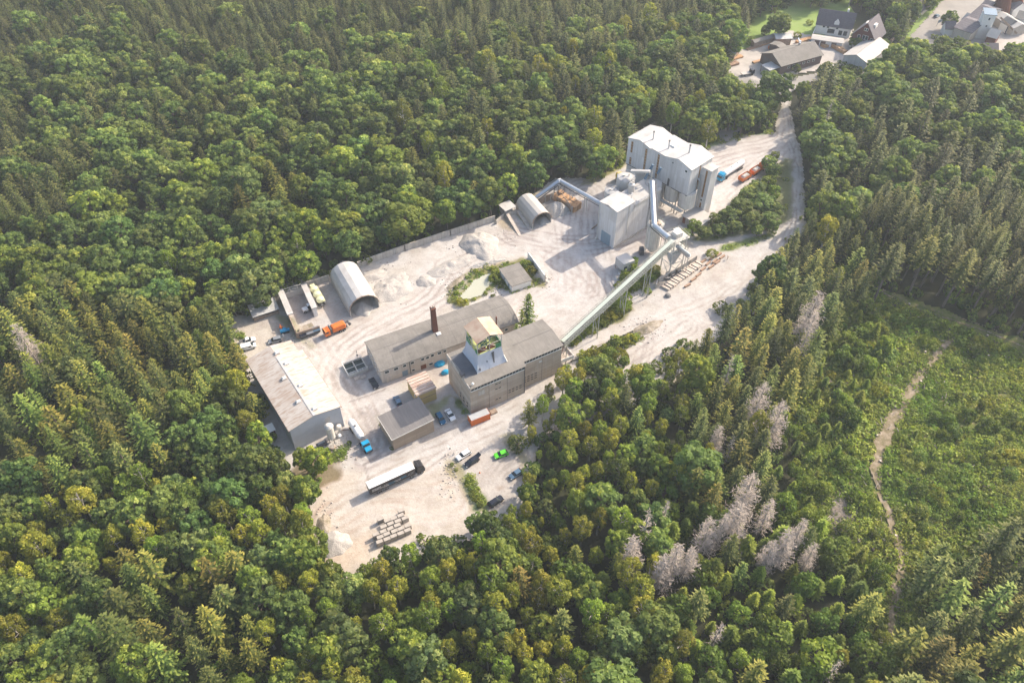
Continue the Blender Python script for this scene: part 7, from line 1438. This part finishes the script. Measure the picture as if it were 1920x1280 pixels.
for kind, x, y, h, label, group, tint, wide, var in extra: plant(kind, x, y, h, label, {'dead': 'dead bleached spruces', 'bush': None}.get(kind), var, tint, wide, z=-.1)
# the far wood and the undergrowth: instanced masses
def masscoll(name, kinds):
    cl = bpy.data.collections.new(name); idx = {}
    n = 0
    for k in kinds:
        for j, (cm, tm) in enumerate(PROTO[k]):
            bm_ = [(cm, 0), (tm, 1)]; V_, F_, A_, mi = [], [], [], []; off = 0
            o = bpy.data.objects.new('variant_%03d' % n, None)
            me = bpy.data.meshes.new('variant')
            for m_, s_ in bm_:
                co_ = np.empty(len(m_.vertices) * 3, np.float32); m_.vertices.foreach_get('co', co_); V_.append(co_.reshape(-1, 3))
                F_ += [tuple(i + off for i in p.vertices) for p in m_.polygons]; mi += [s_] * len(m_.polygons); off += len(m_.vertices)
                A_.append(np.array([d_.value for d_ in m_.attributes['v'].data]) if 'v' in m_.attributes else np.zeros(len(m_.vertices)))
            me.from_pydata(np.concatenate(V_).tolist(), [], F_); me.materials.append(cm.materials[0]); me.materials.append(tm.materials[0])
            me.polygons.foreach_set('material_index', mi); a = me.attributes.new('v', 'FLOAT', 'POINT'); a.data.foreach_set('value', np.concatenate(A_).astype(np.float32))
            bpy.data.objects.remove(o); o = bpy.data.objects.new('variant_%03d' % n, me); cl.objects.link(o); idx[(k, j)] = n; n += 1
    return cl, idx
def mass(name, coll, pts, idx, rz, scl, label=None):
    me = bpy.data.meshes.new(name); me.from_pydata([tuple(p) for p in pts], [], [])
    a = me.attributes.new('idx', 'INT', 'POINT'); a.data.foreach_set('value', np.asarray(idx, np.int32))
    a = me.attributes.new('rot', 'FLOAT_VECTOR', 'POINT'); a.data.foreach_set('vector', np.stack([RNG.normal(0, .03, len(rz)), RNG.normal(0, .03, len(rz)), rz], 1).astype(np.float32).ravel())
    a = me.attributes.new('scl', 'FLOAT_VECTOR', 'POINT'); a.data.foreach_set('vector', np.asarray(scl, np.float32).ravel())
    o = bpy.data.objects.new(name, me); C.objects.link(o); o['kind'] = 'stuff'
    g = bpy.data.node_groups.new(name, 'GeometryNodeTree'); g.interface.new_socket('Geometry', in_out='INPUT', socket_type='NodeSocketGeometry'); g.interface.new_socket('Geometry', in_out='OUTPUT', socket_type='NodeSocketGeometry')
    N = g.nodes; gi = N.new('NodeGroupInput'); go = N.new('NodeGroupOutput'); ip = N.new('GeometryNodeInstanceOnPoints'); ci = N.new('GeometryNodeCollectionInfo')
    ci.inputs['Collection'].default_value = coll; ci.inputs['Separate Children'].default_value = True; ci.inputs['Reset Children'].default_value = True
    def na(nm, ty):
        q = N.new('GeometryNodeInputNamedAttribute'); q.data_type = ty; q.inputs['Name'].default_value = nm; return q.outputs[0]
    g.links.new(gi.outputs[0], ip.inputs['Points']); g.links.new(ci.outputs[0], ip.inputs['Instance']); ip.inputs['Pick Instance'].default_value = True
    g.links.new(na('idx', 'INT'), ip.inputs['Instance Index']); g.links.new(na('rot', 'FLOAT_VECTOR'), ip.inputs['Rotation']); g.links.new(na('scl', 'FLOAT_VECTOR'), ip.inputs['Scale']); g.links.new(ip.outputs[0], go.inputs[0])
    md = o.modifiers.new('scatter', 'NODES'); md.node_group = g; return o
def massof(name, kinds, sel):
    if not sel: return
    cl, ix = masscoll(name + '_kinds', kinds); I_, S_ = [], []
    for kind, x, y, h, px, py in sel:
        j = random.randrange(len(PROTO[kind])); I_.append(ix[(kind, j)]); s_ = h / HT[kind][j]; w_ = s_ * random.uniform(.85, 1.2) * (1.22 if kind == 'spruce' and y > 250 else 1.22 if kind == 'broad' and y > 175 else 1); S_.append((w_ * random.uniform(.9, 1.15), w_, s_))
    mass(name, cl, [(t_[1], t_[2], -.3) for t_ in sel], I_, RNG.random(len(sel)) * 6.28, S_)
massof('far_spruce_wood', ['spruce', 'stand'], [t_ for t_ in rest if t_[0] in ('spruce', 'stand')])
massof('far_broadleaf_wood', ['broad'], [t_ for t_ in rest if t_[0] == 'broad'])
massof('far_birch_wood', ['birch'], [t_ for t_ in rest if t_[0] == 'birch'])
massof('thicket_growth', ['young', 'bush'], [t_ for t_ in rest if t_[0] in ('young', 'bush')])
# undergrowth on the forest floor
PROTO['under'] = [broad(71, 2.4, 1.8, .0, 9, 34, .30, 'leaf', .5), broad(72, 1.8, 1.6, .0, 8, 30, .28, 'young', .5)]; HT['under'] = [2.4, 1.8]
PROTO['herb'] = [broad(73, .9, 1.1, -.3, 7, 24, .20, 'herb', .5), broad(74, .7, 1.3, -.3, 8, 22, .17, 'herb', .45), broad(75, 1.3, .9, -.2, 7, 24, .2, 'herb', .5)]; HT['herb'] = [.9, .7, 1.3]
U = []
for _ in range(9000):
    x, y = random.uniform(-330, 330), random.uniform(40, 470); px, py = proj(x, y, 1)
    if -30 < px < 1950 and -20 < py < 1320 and not any(inpoly(pp, *proj(x, y, z)) for pp in OPEN for z in (0, 2.5)) and random.random() < 260. / (y + 60): U.append(('under', x, y, random.uniform(1.4, 3.4), px, py))
massof('undergrowth', ['under'], U)
CLR = PL('0', [(1480, 640), (1560, 575), (1650, 540), (1790, 600), (1960, 670), (2040, 900), (1960, 1020), (1790, 1060), (1730, 1140), (1715, 1310), (1625, 1310), (1600, 1150), (1560, 1020), (1490, 960), (1510, 860), (1480, 760)])
p1 = PL('0', PATH1); U = []; B_ = []
ca = np.array(CLR)
for _ in range(16000):
    x, y = random.uniform(ca[:, 0].min(), ca[:, 0].max()), random.uniform(ca[:, 1].min(), ca[:, 1].max())
    if not inpoly(CLR, x, y): continue
    px, py = proj(x, y, 0); dd = float(pdist(p1, np.array([x]), np.array([y]))[0])
    wid = 1.9 if 690 < py < 900 else 1.4
    if dd < wid * random.uniform(.85, 1.3) or (1555 < px < 1605 and 930 < py < 1010 and random.random() < .8): continue
    if py < 690 and abs((py - 548) - (px - 1655) * .40) < 8 and px > 1640: continue
    if float(vnoise(np.array([x]), np.array([y]), 6, 3)[0]) < .27: continue
    U.append(('herb', x, y, random.uniform(.35, 1.0) * (1.7 if random.random() < .15 else 1), px, py))
U = U[:12000]; massof('clearing_herbage', ['herb'], U)
k = 0; spots = []
for _ in range(4000):
    x, y = random.uniform(ca[:, 0].min(), ca[:, 0].max()), random.uniform(ca[:, 1].min(), ca[:, 1].max()); px, py = proj(x, y, 0)
    if not inpoly(CLR, x, y) or px > 1925 or py > 1285: continue
    dd = float(pdist(p1, np.array([x]), np.array([y]))[0])
    if dd < 4.5 or float(vnoise(np.array([x]), np.array([y]), 12, 2)[0]) < .42 or too_close(x, y, 2.6): continue
    if py < 690 and abs((py - 548) - (px - 1655) * .40) < 22: continue
    addg(x, y, 3.2); spots.append((px, py, x, y)); k += 1
    if k >= 90: break
spots.sort(key=lambda q: q[1])
for r0 in range(0, len(spots), 18):
    row = sorted(spots[r0:r0 + 18]); wh = ['upper', 'upper middle', 'middle', 'lower middle', 'lower'][min(4, r0 // 18)]
    for i, (px, py, x, y) in enumerate(row): plant(random.choice(('bush', 'bush', 'young')), x, y, random.uniform(1.4, 4.2), 'low bush in the %s clearing, %s from left' % (wh, od[i]), 'bushes scattered over the clearing', None, random.choice(((1, 1, 1), (1.3, 1.2, 1.2), (.85, .95, .9))), z=-.1)
# weeds on the yard islands
U = []
for k_, pts, nn in (('N', [(360, 740), (480, 560), (640, 450), (900, 350), (1100, 340), (1420, 350), (1420, 480), (1540, 590), (1380, 620), (1160, 690), (960, 640), (700, 790), (480, 860)], 420), ('O', [(110, 1010), (400, 790), (560, 660), (640, 570), (720, 660), (600, 780), (400, 880), (180, 1000)], 260), ('O', [(560, 500), (660, 340), (880, 300), (970, 370), (760, 500), (620, 520)], 200),
        ('O', [(230, 1110), (420, 1020), (700, 900), (860, 950), (700, 1040), (560, 1160), (400, 1300), (200, 1200)], 240), ('0', [(1320, 430), (1400, 350), (1470, 300), (1486, 400), (1330, 450)], 300), ('0', [(1100, 330), (1175, 300), (1178, 308), (1108, 342)], 80), ('0', [(1310, 264), (1450, 240), (1448, 249), (1320, 276)], 120), ('E', [(1250, 450), (1300, 460), (1400, 650), (1340, 690), (1270, 560)], 110), ('0', [(1345, 470), (1400, 452), (1448, 440), (1400, 460)], 60), ('A', [(80, 700), (150, 710), (150, 760), (90, 760)], 20), ('C', [(1050, 910), (1180, 1080), (1160, 1140)], 30), ('E', [(580, 5), (730, 240), (712, 248)], 40), ('B', [(930, 1090), (1060, 1050), (1000, 1170), (880, 1250)], 50)):
    poly = PL(k_, pts); pa = np.array(poly); c_ = 0
    while c_ < nn:
        x, y = random.uniform(pa[:, 0].min(), pa[:, 0].max()), random.uniform(pa[:, 1].min(), pa[:, 1].max())
        c_ += 1
        if inpoly(poly, x, y) and not inpoly([tuple(q) for q in pd], x, y): U.append(('herb', x, y, random.uniform(.3, .9), 0, 0))
massof('yard_weeds', ['herb'], U)
# felled logs on the clearing
for a, c_, r_, L_, lb in ((1637, 962, 30, 4.5, 'pale felled log beside the rutted path, upper'), (1630, 968, 27, 3.6, 'pale felled log beside the rutted path, lower'), (1548, 980, 35, 5.0, 'dark felled trunk at the left of the brash heap'), (1552, 988, 30, 4.0, 'pale felled trunk below the dark one'), (1705, 1040, 10, 3.0, 'thin broken trunk across the ruts')):
    tag(part(lambda b: [b.cyl((-L_ / 2, q * .45, .35), (L_ / 2, q * .45 + .2, .3), .2, .14, 8) for q in (0, 1)], 'felled_log', M['deadwood'], None), lb, 'log', None, (*P('0', a, c_)[:2], .1), rad(r_))
# loose stones along the verges and heaps
b = MB(); rs_ = random.Random(3)
for k_, a_, c_, sx, sy, n_s in (('N', 430, 640, 60, 90, 90), ('N', 800, 380, 160, 30, 90), ('E', 1140, 420, 40, 100, 110), ('E', 330, 250, 60, 60, 90), ('O', 820, 880, 110, 50, 130), ('F', 360, 620, 60, 70, 90), ('E', 210, 780, 40, 90, 90), ('F', 690, 1120, 40, 30, 40), ('A', 560, 740, 60, 30, 50), ('N', 1000, 660, 60, 30, 60), ('A', 1250, 300, 120, 90, 120), ('N', 700, 160, 120, 60, 120), ('O', 740, 560, 80, 30, 60), ('U', 500, 1000, 250, 150, 80)):
    for _ in range(n_s):
        x0, y0, _z = P(k_, rs_.gauss(a_, sx), rs_.gauss(c_, sy)); s_ = rs_.uniform(.08, .26) * rs_.uniform(.6, 1.3); q_ = [rs_.uniform(.6, 1.2) for _ in range(4)]
        b.hexa([(x0 - s_ * q_[0], y0 - s_, -.05), (x0 + s_, y0 - s_ * q_[1], -.05), (x0 + s_ * q_[2], y0 + s_, -.05), (x0 - s_, y0 + s_ * q_[3], -.05)], [(x0 - s_ * .5, y0 - s_ * .6, s_), (x0 + s_ * .6, y0 - s_ * .4, s_ * q_[0]), (x0 + s_ * .4, y0 + s_ * .6, s_), (x0 - s_ * .6, y0 + s_ * .5, s_ * q_[1])])
o = b.build('loose_stones', M['loose']); o['kind'] = 'stuff'
# scattered brash
b = MB()
for _ in range(420):
    x0, y0, _z = P('0', random.gauss(1580, 12), random.gauss(970, 20)); a = random.random() * 3.14; l = random.uniform(.4, 1.6); b.bar((x0, y0, .35), (x0 + l * math.cos(a), y0 + l * math.sin(a), .35 + random.uniform(0, .5)), .07)
for _ in range(700):
    x0, y0 = random.uniform(ca[:, 0].min(), ca[:, 0].max()), random.uniform(ca[:, 1].min(), ca[:, 1].max())
    if not inpoly(CLR, x0, y0) or float(vnoise(np.array([x0 + 50]), np.array([y0]), 9, 2)[0]) < .52: continue
    a = random.random() * 3.14; l = random.uniform(.5, 2.4); b.bar((x0, y0, .5), (x0 + l * math.cos(a), y0 + l * math.sin(a), random.uniform(.4, .9)), random.uniform(.07, .16))
o = b.build('brash', M['deadwood'])
sp_ = []
while len(sp_) < 26:
    x0, y0 = random.uniform(ca[:, 0].min(), ca[:, 0].max()), random.uniform(ca[:, 1].min(), ca[:, 1].max()); q_ = proj(x0, y0, 0)
    if inpoly(CLR, x0, y0) and q_[0] < 1910 and q_[1] < 1270 and not too_close(x0, y0, 2): sp_.append((q_[0], q_[1], x0, y0)); addg(x0, y0, 2)
sp_.sort()
for i, (a_, c_, x0, y0) in enumerate(sp_):
    t = thing('tree_stump', 'pale cut stump in the clearing, %s from left' % od[i], 'stump', (x0, y0, .1), 0, 'stumps in the clearing')
    part(lambda b: b.lathe((0, 0, 0), [(.55, -.3), (.42, .1), (.36, .55)], 9), 'stem', M['bark'], t); part(lambda b: b.lathe((0, 0, .55), [(.35, 0), (.34, .03)], 9), 'cut_face', M['slab'], t); o['kind'] = 'stuff'

# ------------------------------------------------------------------ haze
HAZE = .00017
m, n, N, L, B = newmat('hazy_air'); n.nodes.remove(B)
v = N.new('ShaderNodeVolumePrincipled'); v.inputs['Color'].default_value = (.80, .90, 1, 1); v.inputs['Density'].default_value = HAZE; v.inputs['Anisotropy'].default_value = .15
L.new(v.outputs[0], n.nodes['Material Output'].inputs['Volume'])
b = MB(); b.box(-2600, 2600, -1600, 3600, -3, 192); o = b.build('haze', m); o['kind'] = 'stuff'
